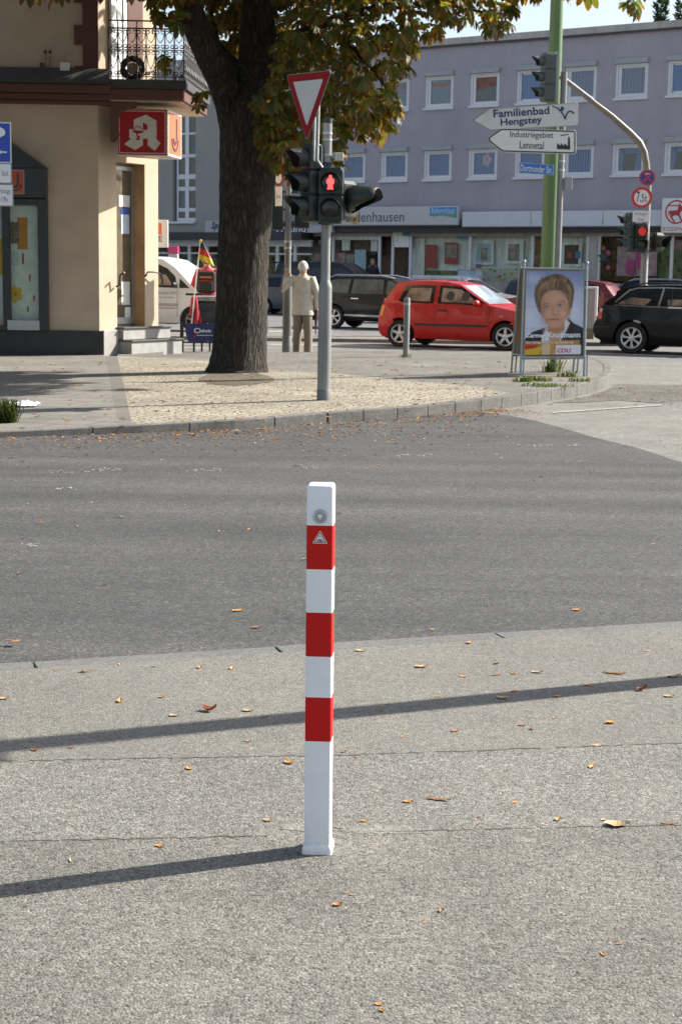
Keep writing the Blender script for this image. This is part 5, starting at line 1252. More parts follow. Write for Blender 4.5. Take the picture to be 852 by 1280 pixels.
# --- ground floor: canopy, posts, shop fronts
uS0 = buz(330, 330)[0]
MB().box(uL, uR, -.55, .3, zShop + .02, zCan - .42).build('canopy', P('canopy_dark', (.035, .035, .038), .6, var=.2), bl)
MB().box(uL, uR, -.02, .3, zCan - .42, zCan - .001).build('fascia_wall', M_purple, bl)
MB().box(uL, uR, .05, .12, zShop - .14, zShop + .015).build('shop_lintel', M_para, bl)
MB().box(uL, uR, 1.8, 9, -.3, zCan - .01).build('shop_rear', M_inside, bl)
MB().box(uL, uR, .0, .25, -.3, buz(640, 352)[1]).build('shop_plinth', M_para, bl)
zS0 = buz(640, 352)[1]
mull = [415, 473, 489.5, 511.5, 586, 664, 733, 747, 838, 905, 960]
for px in mull: MB().box(buz(px, 320)[0] - .06, buz(px, 320)[0] + .06, .04, .13, zS0 + .002, zShop - .141).build('mullion', M_upvc, bl)
for a, b in zip(mull, mull[1:]):
    if a in (473, 733): continue
    MB().box(buz(a, 320)[0] + .062, buz(b, 320)[0] - .062, .08, .085, zS0, zShop - .142).build('shop_pane', M_glass, bl)
MB().box(buz(733.5, 320)[0] + .05, buz(747, 320)[0] - .05, -.02, .3, -.2, zShop - .142).build('pillar', M_para, bl)
PMs = {'w': P('drape_white', (.86, .84, .78), .8, var=.25, scale=2.5, stretch=(3, 3, .4)), 'r': P('poster_red', (.42, .08, .06), .6, var=.2), 'f': P('poster_portrait', (.36, .28, .23), .6, var=.55, scale=5), 'b': P('poster_blue', (.06, .25, .42), .5), 'l': P('poster_lightblue', (.42, .52, .62), .6, var=.15), 'd': P('poster_dark', (.12, .06, .04), .6, var=.5, scale=6), 'p': P('poster_pink', (.52, .07, .22), .6, var=.2), 'k': P('star_dark', (.03, .04, .05), .5), 'q': P('poster_rose', (.5, .3, .33), .6, var=.4, scale=4), 'o': P('goods_ochre', (.28, .17, .07), .7, var=.7, scale=6), 'g': P('goods_green', (.16, .17, .08), .7, var=.7, scale=5)}
mfl, nt, b_f = newmat('floral_band'); co = coords(nt); vv = nd(nt, 'ShaderNodeTexVoronoi'); vv.inputs['Scale'].default_value = 6; nt.links.new(co, vv.inputs['Vector'])
sp2 = nd(nt, 'ShaderNodeSeparateColor'); nt.links.new(vv.outputs['Color'], sp2.inputs[0])
cc = ramp(nt, sp2.outputs[0], [(0, (.45, .06, .05)), (.25, (.5, .4, .08)), (.45, (.2, .3, .06)), (.7, (.5, .3, .2)), (1, (.5, .12, .15))]); cc.node.color_ramp.interpolation = 'CONSTANT'
dm = nd(nt, 'ShaderNodeMath'); dm.operation = 'LESS_THAN'; nt.links.new(vv.outputs['Distance'], dm.inputs[0]); dm.inputs[1].default_value = .42
nt.links.new(mixc(nt, dm.outputs[0], (.52, .50, .45), cc), b_f.inputs['Base Color']); PMs['F'] = mfl
posters = [('w', 416, 472, 293, 300, .12), ('d', 417, 472, 300, 318, .45), ('q', 419, 431, 316, 345, .3), ('f', 432, 442, 318, 348, .3), ('l', 443, 457, 312, 346, .25), ('b', 459, 471, 294, 299, .11), ('w', 427, 437, 300, 313, .3), ('w', 463, 471, 300, 314, .3), ('d', 474, 489, 292, 352, .9),
           ('w', 490, 510, 288, 309, .03), ('d', 491, 510, 310, 352, 1.0), ('b', 502, 511, 290, 295, .02), ('w', 513, 585, 293, 350, .5), ('w', 515, 530, 298, 348, .35), ('r', 531, 545, 306, 335, .3), ('r', 555, 571, 303, 330, .3), ('f', 556, 570, 306, 322, .29), ('w', 548, 553, 296, 345, .5), ('b', 569, 585, 293, 298, .11), ('l', 576, 584, 316, 336, .5), ('g', 513, 586, 338, 352, .4),
           ('w', 588, 663, 293, 352, .5), ('w', 591, 616, 300, 331, .3), ('l', 595, 612, 304, 328, .29), ('f', 600, 608, 310, 326, .28), ('w', 630, 653, 301, 330, .3), ('f', 634, 648, 305, 326, .29), ('F', 588, 732, 336, 352, .14), ('w', 666, 732, 293, 336, .5), ('o', 666, 684, 294, 336, .4), ('w', 700, 726, 302, 334, .3), ('d', 704, 722, 306, 330, .29), ('r', 708, 714, 315, 322, .27), ('b', 718, 724, 314, 323, .26), ('o', 728, 733, 294, 340, .5),
           ('o', 748, 838, 292, 352, 1.3), ('d', 758, 775, 292, 310, .6), ('q', 770, 800, 308, 345, .4), ('p', 782, 792, 325, 343, .3), ('p', 793, 800, 315, 335, .3), ('q', 805, 820, 312, 345, .5), ('g', 820, 838, 300, 350, .7), ('g', 839, 905, 300, 350, .8), ('o', 839, 905, 292, 352, 1.3), ('q', 842, 850, 300, 312, .4), ('g', 906, 960, 292, 350, .9)]
i_ = 0
for k, a, b, ya, yb, d in posters:
    i_ += 1
    ua2, ub2 = buz(a, 320, d)[0], buz(b, 320, d)[0]; z0_, z1_ = buz((a + b) / 2, yb, d)[1], buz((a + b) / 2, ya, d)[1]
    if d < .2 and d > .05: d = .125 + i_ * .0005
    MB().box(ua2, ub2, d + i_ * .001, d + i_ * .001 + .012, z0_, z1_).build('drape' if k == 'w' else ('shelf_goods' if k in 'og' else 'shop_poster'), PMs[k], bl)
def star(px, py, r, m, d=-.025):
    u, zq = buz(px, py, d); pts = []
    for k in range(10):
        rr2 = r if k % 2 == 0 else r * .45; a = rad(90 + 36 * k); pts.append((u + rr2 * math.cos(a), zq + rr2 * math.sin(a)))
    MB().prism(pts, d - .01, d).build('star', m, bl)
star(753.5, 321.5, .27, PMs['k']); star(754, 310, .12, PMs['r']); star(759.5, 316, .14, PMs['p'], .03); star(759.5, 334, .14, PMs['p'], .03)
# shop signs (things fixed to the front)
def signboard(name, label, xa, xb, ya, yb, y0, y1, m, rim=None, cat='shop sign'):
    ua2, ub2 = buz(xa, (ya + yb) / 2, y0)[0], buz(xb, (ya + yb) / 2, y0)[0]
    z0_, z1_ = buz((xa + xb) / 2, yb, y0)[1], buz((xa + xb) / 2, ya, y0)[1]
    o = FB.w(ua2, y0, 0)
    t = thing(name, label, cat, o, thB)
    W2 = ub2 - ua2
    MB().box(0, W2, 0, y1 - y0, z0_, z1_).build('board', m, t, bevel=.02)
    if rim: MB().box(-.03, W2 + .03, .02, y1 - y0 + .02, z0_ - .06, z0_ - .002).build('rim', rim, t)
    def L(px, py): 
        q = buz(px, py, y0); return q[0] - ua2, q[1]
    return t, L
M_slb = P('sign_dark_edge', (.05, .05, .055), .5)
t, L_ = signboard('shop_sign', 'long pale grey shop sign lettered Bodenhausen with a blue Reformhaus field', 386, 572, 258.5, 281.5, -.75, -.5, P('board_pale', (.52, .53, .53), .5, var=.04), M_slb)
a, b = L_(432, 278), L_(505, 265); hgt_ = b[1] - a[1]
o = lettering('B denhausen', (a[0] + b[0]) / 2, (a[1] + b[1]) / 2 + .02, b[0] - a[0], hgt_, -.004, P('letter_grey', (.06, .065, .07), .5), t, .004)
c = L_(442.5, 273.5); fl_ = MB(); fl_.m = 0
for k in range(12): fl_.flat([(c[0] + .16 * math.cos(k * .524) + .075 * math.cos(s_), c[1] + .16 * math.sin(k * .524) + .075 * math.sin(s_)) for s_ in [j * .785 for j in range(8)]], -.006 - k * .0004)
fl_.m = 1; fl_.flat(circ(c[0], c[1], .11, 14), -.013)
fl_.build('sunflower_emblem', [P('sun_orange', (.6, .30, .04), .5), P('sun_brown', (.12, .05, .02), .6)], t, fix=False)
a, b = L_(537, 269.5), L_(570.5, 258.8)
bp_ = MB(); bp_.m = 0; bp_.prism([(a[0], a[1]), (b[0], a[1]), (b[0], b[1]), (a[0], b[1])], -.012, -.001)
c0, c1 = L_(534, 270), L_(570.5, 267.5); bp_.m = 1
bp_.prism([(c0[0], c0[1] + .05), (c0[0] + .3, c0[1] - .02), (c0[0] + .7, c0[1] + .03), (c1[0], c0[1] - .09), (c1[0], c1[1] + .03), (c0[0] + .6, c1[1] + .0)], -.020, -.013)
bf = bp_.build('blue_field', [P('reform_blue', (.03, .26, .62), .45), P('reform_green', (.06, .36, .22), .45)], t)
lettering('Reformhaus', (a[0] + b[0]) / 2, (a[1] + b[1]) / 2 + .03, (b[0] - a[0]) * .86, .26, -.024, M_signwhite, bf, .0)
t, L_ = signboard('fascia_board', 'blank white fascia panel above the shop windows between the two lettered signs', 577, 826, 263.5, 283, -.7, -.5, M_fascia, M_slb, 'sign panel')
for px in (663, 753): 
    q = L_(px, 270)[0]; MB().box(q - .01, q + .01, -.004, .0, L_(px, 282.5)[1], L_(px, 264)[1]).build('joint', M_slb, t)
t, L_ = signboard('shop_sign', 'square white sign with a red centaur emblem, lettered in red, at the right edge', 826, 872, 247.5, 291, -.95, -.7, M_signwhite, None)
M_ros = P('ross_red', (.42, .02, .04), .5)
c = L_(844.5, 265); r_ = L_(858.5, 265)[0] - c[0]; e = MB()
e.prism(arcband(c[0], c[1], r_ * .87, r_, 0, 2 * math.pi, 40), -.006, -.001)
k = r_ / 145.0
ep = lambda x, y: (c[0] + (x - 810) * k * 1.0 * (145 / 108), c[1] - (y - 575) * k * (145 / 108))
for poly in ([(725, 512), (822, 512), (822, 522), (725, 522)], [(735, 565), (822, 558), (830, 505), (842, 498), (850, 512), (872, 530), (880, 560), (852, 572), (846, 600), (872, 650), (858, 655), (828, 608), (790, 604), (772, 622), (806, 664), (796, 670), (756, 626), (752, 600), (748, 580), (742, 610), (735, 600)]):
    e.prism([ep(*p) for p in poly], -.008, -.0012)
e.build('centaur_emblem', M_ros, t)
a, b = L_(827.5, 288.5), L_(866, 283.5); lettering('ROSSMANN', (a[0] + b[0]) / 2, (a[1] + b[1]) / 2, b[0] - a[0], b[1] - a[1], -.005, M_ros, t, .0)
# --- grey neighbour with the tall stair window
M_greyw = P('grey_render', (.31, .305, .285), .9, var=.07, scale=.8, bmp=.2, bscale=30)
g0 = thing('apartment_building', 'plain grey rendered building with one tall white stair window, between pharmacy and tree', 'building', B0, thB)
gL = buz(60, 200)[0]; gR = uL - .003
sw0, sw1, sz0, sz1 = buz(219.5, 200)[0], buz(248, 200)[0], buz(233, 277)[1], buz(233, 95)[1]
gw = MB()
gw.box(gL, sw0, -.2, 9, zCan - 1.2, zTop + .3); gw.box(sw1, gR, -.2, 9, zCan - 1.2, zTop + .3); gw.box(sw0, sw1, -.2, 9, sz1, zTop + .3); gw.box(sw0, sw1, -.2, 9, zCan - 1.2, sz0); gw.box(sw0, sw1, .3, 9, sz0, sz1)
gw.box(gL, gR, 1.2, 9, -.3, zCan - 1.21)
gw.build('wall', M_greyw, g0)
fm = MB(); f = .10
fm.box(sw0 + .12, sw0 + .12 + f, -.05, .05, sz0, sz1); fm.box(sw1 - f, sw1, -.05, .05, sz0, sz1); mid = buz(234.8, 200)[0]; fm.box(mid - .11, mid + .11, -.05, .05, sz0, sz1)
for ya, yb in ((166, 168.5), (193, 197), (218, 224), (233.5, 238.5), (260, 264.5), (272.5, 277)):
    za, zb_ = buz(234, yb)[1], buz(234, ya)[1]
    fm.box(sw0 + .12 + f, mid - .11, -.045, .05, za, zb_); fm.box(mid + .11, sw1 - f, -.045, .05, za, zb_)
wn_ = fm.build('stair_window', M_upvc, g0)
MB().box(sw0 + .12, sw1, .0, .01, sz0, sz1).build('pane', P('stair_pane', (.085, .09, .075), .1, var=.3, scale=3), wn_)
for xa, xb, ya, yb in ((240, 247.4, 171, 190), (225, 233, 239.5, 258.5)):
    ua2, ub2 = buz(xa, 200)[0], buz(xb, 200)[0]; za, zb_ = buz(xa, yb)[1], buz(xa, ya)[1]
    MB().prism([(ua2 + .05, za), (ub2, za), (ub2, zb_), (ua2 + .25, zb_)], -.012, -.008).build('pane', P('stair_blue', (.07, .12, .22), .1), wn_)
MB().box(buz(214, 279)[0], sw1, -.36, -.1, sz0 - .10, sz0 - .001).build('sill', M_upvc, wn_)
gz0, gz1 = buz(240, 297)[1], buz(240, 291)[1]
MB().box(gL, gR, -.9, .6, gz0 - .1, gz1).build('canopy', P('canopy_dark', (.035, .035, .038)), g0)
shp = MB(); 
for px in list(range(150, 392, 22)): shp.box(buz(px, 310)[0] - .08, buz(px, 310)[0] + .08, -.1, .0, -.2, gz0 - .101)
shp.box(gL, gR, -.12, .02, buz(300, 318)[1], buz(300, 316)[1]); shp.box(gL, gR, -.12, .02, gz0 - .4, gz0 - .102)
shp.build('shop_frame', M_upvc, g0)
MB().box(gL, gR, .05, .06, -.2, gz0 - .12).build('shop_pane', M_glass, g0)
gd = MB()
for k in range(26):
    px = R.uniform(200, 390); u = buz(px, 320)[0]; zq = R.uniform(1.2, 3.2); gd.m = k % 3; gd.box(u, u + R.uniform(.2, .7), .3 + R.random() * .5, .9, zq, zq + R.uniform(.2, .6))
gd.build('shop_goods', [PMs['w'], PMs['o'], PMs['f']], g0)
t, L_ = signboard('shop_sign', 'grey and navy optician shop sign behind the tree trunk', 256, 415, 275.5, 291, -.75, -.5, P('optic_grey', (.40, .40, .43), .5), None)
a, b = L_(318, 290.5), L_(384, 276); nv = MB(); nv.prism([(a[0], a[1]), (b[0], a[1]), (b[0], b[1]), (a[0], b[1])], -.01, -.001); nv.build('navy_field', P('optic_navy', (.022, .022, .09), .5), t)
lettering('Sp', L_(268.5, 283)[0], L_(268, 283)[1], L_(273, 280)[0] - L_(264, 280)[0], .42, -.012, M_txtb, t, .03, shear=.3)
a, b = L_(327, 284.5), L_(344, 277.5); lettering('ptik', (a[0] + b[0]) / 2, (a[1] + b[1]) / 2, b[0] - a[0], b[1] - a[1], -.015, M_signwhite, t, .01)
a, b = L_(346, 290), L_(382, 282); lettering('Freund', (a[0] + b[0]) / 2, (a[1] + b[1]) / 2, b[0] - a[0], b[1] - a[1], -.015, M_signwhite, t, .01)
# ============================================================ CHESTNUT TREE
def barkmat():
    m, nt, b = newmat('bark'); co = coords(nt)
    mp = nd(nt, 'ShaderNodeMapping'); mp.inputs['Scale'].default_value = (1, 1, .20); nt.links.new(co, mp.inputs['Vector'])
    v = nd(nt, 'ShaderNodeTexVoronoi'); v.inputs['Scale'].default_value = 17; v.feature = 'DISTANCE_TO_EDGE'
    n = nd(nt, 'ShaderNodeTexNoise'); n.inputs['Scale'].default_value = 7; n.inputs['Detail'].default_value = 6; nt.links.new(mp.outputs[0], n.inputs['Vector'])
    ad = nd(nt, 'ShaderNodeVectorMath'); ad.operation = 'MULTIPLY_ADD'; nt.links.new(n.outputs['Color'], ad.inputs[0]); ad.inputs[1].default_value = (.24, .24, .20); nt.links.new(mp.outputs[0], ad.inputs[2])
    nt.links.new(ad.outputs[0], v.inputs['Vector'])
    n2 = noise(nt, co, 30, 5, .7); n3 = noise(nt, co, 1.7, 4)
    c = ramp(nt, v.outputs['Distance'], [(0, (.010, .008, .006)), (.14, (.036, .029, .022)), (.45, (.078, .064, .05))])
    c = mixc(nt, 1, c, ramp(nt, n2, [(.3, (.65, .65, .65)), (.7, (1.25, 1.2, 1.15))]), 'MULTIPLY')
    c = mixc(nt, 1, c, ramp(nt, n3, [(.35, (.75, .76, .72)), (.65, (1.15, 1.1, 1.05))]), 'MULTIPLY')
    nt.links.new(c, b.inputs['Base Color']); b.inputs['Roughness'].default_value = .92
    h = nd(nt, 'ShaderNodeMath'); h.operation = 'MULTIPLY_ADD'; nt.links.new(n2, h.inputs[0]); h.inputs[1].default_value = .25; nt.links.new(v.outputs['Distance'], h.inputs[2])
    bump(nt, b, h.outputs[0], 1.0, .06)
    return m
M_bark = barkmat()
def leafgreen(name, stops, brown, transl=.48):
    m, nt, b = newmat(name); out = nt.nodes['Material Output']
    gm = nd(nt, 'ShaderNodeNewGeometry'); co = coords(nt)
    c = ramp(nt, gm.outputs['Random Per Island'], stops)
    at_ = nd(nt, 'ShaderNodeAttribute'); at_.attribute_name = 'rim'
    nz = noise(nt, co, 22, 3); ma = nd(nt, 'ShaderNodeMath'); ma.operation = 'MULTIPLY_ADD'; nt.links.new(nz, ma.inputs[0]); ma.inputs[1].default_value = 1.1; nt.links.new(at_.outputs['Fac'], ma.inputs[2])
    fac = nd(nt, 'ShaderNodeMapRange'); fac.inputs['From Min'].default_value = 1.08; fac.inputs['From Max'].default_value = 1.36; nt.links.new(ma.outputs[0], fac.inputs[0])
    c = mixc(nt, fac.outputs[0], c, brown)
    nt.links.new(c, b.inputs['Base Color']); b.inputs['Roughness'].default_value = .5; b.inputs['Specular IOR Level'].default_value = .35
    tr = nd(nt, 'ShaderNodeBsdfTranslucent'); nt.links.new(mixc(nt, 1, c, (2.0, 1.7, .7), 'MULTIPLY'), tr.inputs['Color'])
    mx = nd(nt, 'ShaderNodeMixShader'); mx.inputs[0].default_value = transl
    nt.links.new(b.outputs[0], mx.inputs[1]); nt.links.new(tr.outputs[0], mx.inputs[2]); nt.links.new(mx.outputs[0], out.inputs['Surface'])
    return m
M_leaf = leafgreen('chestnut_leaf', [(0, (.026, .050, .013)), (.4, (.048, .084, .019)), (.70, (.085, .110, .025)), (.88, (.17, .15, .034)), (1, (.23, .12, .03))], (.15, .055, .015))
T0 = GP(296, 466); T0.y += .30; T0.z = zf(T0.x)
sT = FPX / (T0 - EYE).dot(_F)
tree = thing('chestnut_tree', 'old chestnut tree with dark furrowed trunk and browning palmate leaves on the paved corner', 'tree', T0)
TY = T0.y
def tp(px, py, dy=0.0):
    v = at(px, py, TY + dy); return v - T0
def limb(spec, n=28, rough=.05, name='trunk', dysp=0.0, seed=3):
    """spec: (left px, right px, py, depth) rows from the base up."""
    rr = random.Random(seed); rows = []
    ph_ = [rr.uniform(0, 6.28) for _ in range(8)]
    dense = []
    for (a, b) in zip(spec, spec[1:]):
        for k in range(6): t = k / 6; dense.append([a[i] + (b[i] - a[i]) * t for i in range(4)])
    dense.append(list(spec[-1]))
    for i, (xl, xr, py, dy) in enumerate(dense):
        L_, R_ = tp(xl, py, dy), tp(xr, py, dy); c = (L_ + R_) / 2; r = (R_ - L_).length / 2
        j0, j1 = max(0, i - 1), min(len(dense) - 1, i + 1)
        c0 = (tp(dense[j0][0], dense[j0][2], dense[j0][3]) + tp(dense[j0][1], dense[j0][2], dense[j0][3])) / 2
        c1 = (tp(dense[j1][0], dense[j1][2], dense[j1][3]) + tp(dense[j1][1], dense[j1][2], dense[j1][3])) / 2
        t = (c1 - c0).normalized()
        ax = Vector((1, 0, 0)); ax = (ax - t * ax.dot(t)).normalized(); ay = t.cross(ax)
        ring = []
        for k in range(n):
            a = 2 * math.pi * k / n
            f = 1 + rough * (.5 * math.sin(3 * a + ph_[0] + i * .05) + .35 * math.sin(5 * a + ph_[1] - i * .07) + .3 * math.sin(9 * a + ph_[2] + i * .2) + rr.uniform(-.35, .35))
            ring.append(c + ax * (r * f * math.cos(a)) + ay * (r * f * math.sin(a)))
        rows.append(ring)
    return MB().loft(rows)
tr_spec = [(244, 348, 486, 0), (253, 339, 473, 0), (260, 334, 458, 0), (264, 332.5, 440, 0), (268, 333, 405, 0), (270.5, 333.5, 360, 0), (272.5, 336, 310, 0), (274.5, 341, 262, 0), (275, 345, 220, 0), (275, 346, 180, 0), (277, 346, 150, .0), (288, 347, 118, .1), (298, 347, 85, .2), (301, 346, 45, .25), (304, 345, 0, .3), (310, 346, -80, .4), (316, 345, -180, .6)]
limb(tr_spec, 36, .05).build('trunk', M_bark, tree, smooth=True)
lb_spec = [(276, 330, 190, .05), (273.5, 318, 158, .0), (268, 306, 128, -.05), (258, 296, 98, -.12), (245, 282, 72, -.2), (233, 267, 44, -.28), (222, 255, 15, -.38), (213, 245, -8, -.45), (196, 226, -60, -.6), (172, 198, -130, -.8)]
limb(lb_spec, 30, .045, seed=8).build('limb', M_bark, tree, smooth=True)
for (px, py, w_, h_, dy) in ((290, 108, 7, 11, -.34), (313, 47, 8, 10, -.28), (266, 248, 0, 0, 0)):
    if not w_: continue
    c = tp(px, py, dy); kn = MB(); W2, H2 = w_ / sT, h_ / sT
    rings = []
    for rr2, yy in ((1.0, .05), (.95, -.02), (.7, -.035), (.45, -.0), (.0, .03)):
        rings.append([(c.x + W2 * rr2 * math.cos(a), c.y + yy, c.z + H2 * rr2 * math.sin(a)) for a in [k * 2 * math.pi / 18 for k in range(18)]])
    kn.loft(rings, caps=False); kn.build('knot', M_bark, tree, smooth=True)
soil = [GP(294 + (47 + R.uniform(-5, 5)) * math.cos(a), 474 + (8 + R.uniform(-2, 2)) * math.sin(a)) for a in [k * .2618 for k in range(24)]]
sheet('tree_soil', soil, lambda x: zf(x) + .003, asphalt('earth', (.06, .05, .038), (.15, .125, .095), (.24, .205, .155), 60, 1.0, .4))
br = MB()
for pts, r0_, r1_ in (([(335, 160, .1), (380, 120, .5), (430, 105, .8), (470, 100, 1.0)], .07, .015), ([(345, 60, .2), (400, 30, 0), (470, 10, -.2), (560, 5, -.4), (620, 20, -.5)], .10, .012), ([(330, 205, -.3), (345, 195, -.7), (360, 200, -.9)], .04, .01), ([(300, 90, .4), (270, 50, 1.0), (262, 0, 1.3)], .07, .03),
                      ([(420, 40, 0), (450, 70, -.5), (485, 110, -.7)], .04, .008), ([(240, 30, -.4), (215, 25, -.9), (196, 22, -1.1)], .04, .008), ([(345, 10, .3), (450, -60, 0), (600, -70, -.6), (700, -20, -.8), (790, -10, -1)], .10, .01)):
    q = [tp(*p) for p in pts]; dn = []
    for a, b in zip(q, q[1:]):
        for k in range(4): dn.append(a.lerp(b, k / 4) + Vector((R.uniform(-.02, .02),) * 3))
    dn.append(q[-1]); n = len(dn)
    br.tube(dn, [r0_ + (r1_ - r0_) * i / (n - 1) for i in range(n)], 8)
br.build('branches', M_bark, tree, smooth=True)
# palmate leaves
LV, LF, LR = [], [], []
def palm(c, size, heading, tilt, droop, rr):
    """five to seven leaflets spreading from the stalk end c"""
    M = Matrix.Rotation(heading, 3, 'Z') @ Matrix.Rotation(tilt, 3, 'Y') @ Matrix.Rotation(rr.uniform(-.5, .5), 3, 'X')
    for k, a in enumerate((-105, -62, -28, 4, 36, 68, 108)):
        if abs(a) > 100 and rr.random() < .5: continue
        L_ = size * (1.0 - .42 * (abs(a - 2) / 105) ** 1.4) * rr.uniform(.85, 1.1); w = L_ * rr.uniform(.17, .23)
        ca, sa = math.cos(rad(a + rr.uniform(-6, 6))), math.sin(rad(a))
        rows = ((0, .02, 0), (.35, .55, .0), (.68, 1.0, .5), (.88, .72, .8), (1.0, 0.04, 1.0))
        n0 = len(LV); fold = rr.uniform(.05, .35)
        for t, ww, rm in rows:
            x = t * L_; z = -droop * L_ * t * t
            for s in (-1, 0, 1):
                y = s * w * ww; p = Vector((x * ca - y * sa, x * sa + y * ca, z + abs(s) * fold * w * ww))
                LV.append(tuple(c + M @ p)); LR.append(rm * .55 + (.5 if s else .05) * (1 if t > .1 else 0))
        for i in range(4):
            b = n0 + 3 * i
            LF.append((b, b + 1, b + 4, b + 3)); LF.append((b + 1, b + 2, b + 5, b + 4))
def inpoly(x, y, poly):
    r = False; n = len(poly)
    for i in range(n):
        (x1, y1), (x2, y2) = poly[i], poly[i - 1]
        if (y1 > y) != (y2 > y) and x < (x2 - x1) * (y - y1) / (y2 - y1) + x1: r = not r
    return r
rr = random.Random(21)
vis = [  # silhouettes of the foliage, depth range before/behind the trunk, number of leaves
    ([(345, -15), (640, -15), (636, 30), (612, 40), (596, 25), (566, 22), (545, 38), (522, 50), (508, 80), (496, 100), (499, 140), (486, 166), (462, 150), (440, 172), (424, 160), (404, 165), (384, 175), (345, 190), (338, 120)], -1.9, 2.2, 1050),
    ([(318, 120), (345, 95), (360, 110), (360, 190), (346, 212), (330, 200), (322, 160)], -1.6, -.7, 90),
    ([(335, 180), (400, 165), (425, 175), (430, 200), (418, 215), (392, 208), (360, 222), (348, 205)], -.9, 1.0, 110),
    ([(440, 100), (495, 110), (490, 150), (470, 172), (445, 170)], -1.5, 1.5, 70),
    ([(235, -20), (310, -20), (306, 90), (292, 105), (276, 85), (258, 50)], .5, 2.6, 210),
    ([(170, -30), (240, -30), (233, 18), (222, 34), (210, 22), (196, 34), (188, 20)], -1.5, .4, 70),
    ([(196, 70), (214, 66), (222, 92), (216, 100), (204, 92)], -1.2, -.3, 5),
    ([(240, 112), (256, 108), (264, 122), (250, 130)], -.9, -.3, 4),
    ([(636, -20), (680, -25), (682, -6), (650, -2)], -1.0, -.6, 10),
    ([(662, -25), (715, -25), (712, -2), (700, 3), (690, 4), (676, 0)], -1.1, -.8, 12),
    ([(762, -25), (812, -25), (806, 4), (792, 12), (778, 8)], -1.2, -.8, 12),
]
for poly, d0, d1, n in vis:
    xs = [p[0] for p in poly]; ys = [p[1] for p in poly]; k = 0
    while k < n:
        x, y = rr.uniform(min(xs), max(xs)), rr.uniform(min(ys), max(ys))
        if not inpoly(x, y, poly): continue
        dy = rr.uniform(d0, d1); c = tp(x, y, dy)
        out = math.atan2(dy - .3, (x - 340) / sT) + rr.uniform(-1.1, 1.1)
        palm(c, rr.uniform(.11, .22), out, rr.uniform(.15, 1.15), rr.uniform(.2, .7), rr); k += 1
k = 0
while k < 3000:                 # the rest of the crown above and around
    v = Vector((rr.gauss(0, 1), rr.gauss(0, 1), rr.gauss(0, 1))).normalized() * rr.random() ** .4
    c = Vector((v.x * 6.6 + .1, v.y * 6.2 + .4, 8.0 + v.z * 3.7))
    px, py = proj(T0 + c)
    if py > -14 and -60 < px < 912: continue
    if c.z < 3.6: continue
    palm(c, rr.uniform(.24, .40), math.atan2(c.y, c.x) + rr.uniform(-1, 1), rr.uniform(.1, 1), rr.uniform(.2, .7), rr); k += 1
me = bpy.data.meshes.new('crown'); me.from_pydata(LV, [], LF); me.materials.append(M_leaf)
a_ = me.attributes.new('rim', 'FLOAT', 'POINT'); a_.data.foreach_set('value', LR); me.shade_smooth()
cr_o = bpy.data.objects.new('crown', me); LINK(cr_o); cr_o.parent = tree
shade_tree = copy_tree(tree); shade_tree.location = (-12.6, 21.2, 0); shade_tree.rotation_euler.z = rad(150)  # unseen copy of the tree, added to keep skylight off the wall
shade_tree['label'] = 'unseen second chestnut tree added at left to shade the pharmacy wall'
# ============================================================ OTHER PLANTS
M_grass = leafgreen('weed_leaf', [(0, (.04, .075, .014)), (.6, (.065, .11, .02)), (1, (.15, .15, .04))], (.2, .15, .05), .3)
def blades(name, label, px, py, n, h, spread, m, group=None, broad=.007, cat='plant', zoff=0):
    g_ = GP(px, py); t = MB()
    for _ in range(n):
        a = rr.uniform(0, 6.28); r = spread * rr.random() ** .6; x, y = r * math.cos(a), r * math.sin(a) * .7
        b = rr.uniform(0, 6.28); hh2 = h * rr.uniform(.3, 1.1); ln = rr.uniform(.2, 1.3) * hh2; w = broad * rr.uniform(.4, 1.3); cb, sb_ = math.cos(b), math.sin(b)
        t.add([(x - sb_ * w, y + cb * w, 0), (x + sb_ * w, y - cb * w, 0), (x + cb * ln * .5 + sb_ * w, y + sb_ * ln * .5 - cb * w, hh2 * .8), (x + cb * ln * .5 - sb_ * w, y + sb_ * ln * .5 + cb * w, hh2 * .8), (x + cb * ln, y + sb_ * ln, hh2 * .85)], [(0, 1, 2, 3), (3, 2, 4)])
    o = t.build(name, m, loc=g_, fix=False); me = o.data
    a_ = me.attributes.new('rim', 'FLOAT', 'POINT'); a_.data.foreach_set('value', [0.0] * len(me.vertices))
    return tag(o, label, cat, group)
blades('weed_clump', 'tall weeds growing round the foot of the silver pole behind the poster', 690, 465, 70, .28, .16, M_grass, 'weeds on the corner footway')
blades('weed_clump', 'low bright weeds in front of the left legs of the poster stand', 668, 476, 190, .07, .26, M_grass, 'weeds on the corner footway')
blades('weed_clump', 'small weeds left of the poster stand legs, nearest the kerb', 652, 477, 80, .07, .14, M_grass, 'weeds on the corner footway')
blades('weed_clump', 'sparse weeds in front of the right legs of the poster stand', 724, 477, 70, .07, .16, M_grass, 'weeds on the corner footway')
blades('weed_clump', 'weeds under the right half of the poster', 708, 471, 90, .10, .16, M_grass, 'weeds on the corner footway')
blades('weed_clump', 'weed patch spreading towards the kerb below the poster', 684, 483, 190, .05, .34, M_grass, 'weeds on the corner footway')
blades('grass_tuft', 'small grass tuft at the foot of the round grey post', 507, 447, 30, .07, .12, M_grass)
blades('shrub', 'dark green bushy plant at the left edge of the paved corner', 2, 528, 620, .26, .16, leafgreen('shrub_leaf', [(0, (.02, .04, .012)), (.6, (.035, .065, .02)), (1, (.09, .11, .03))], (.12, .08, .03), .25), None, .006)
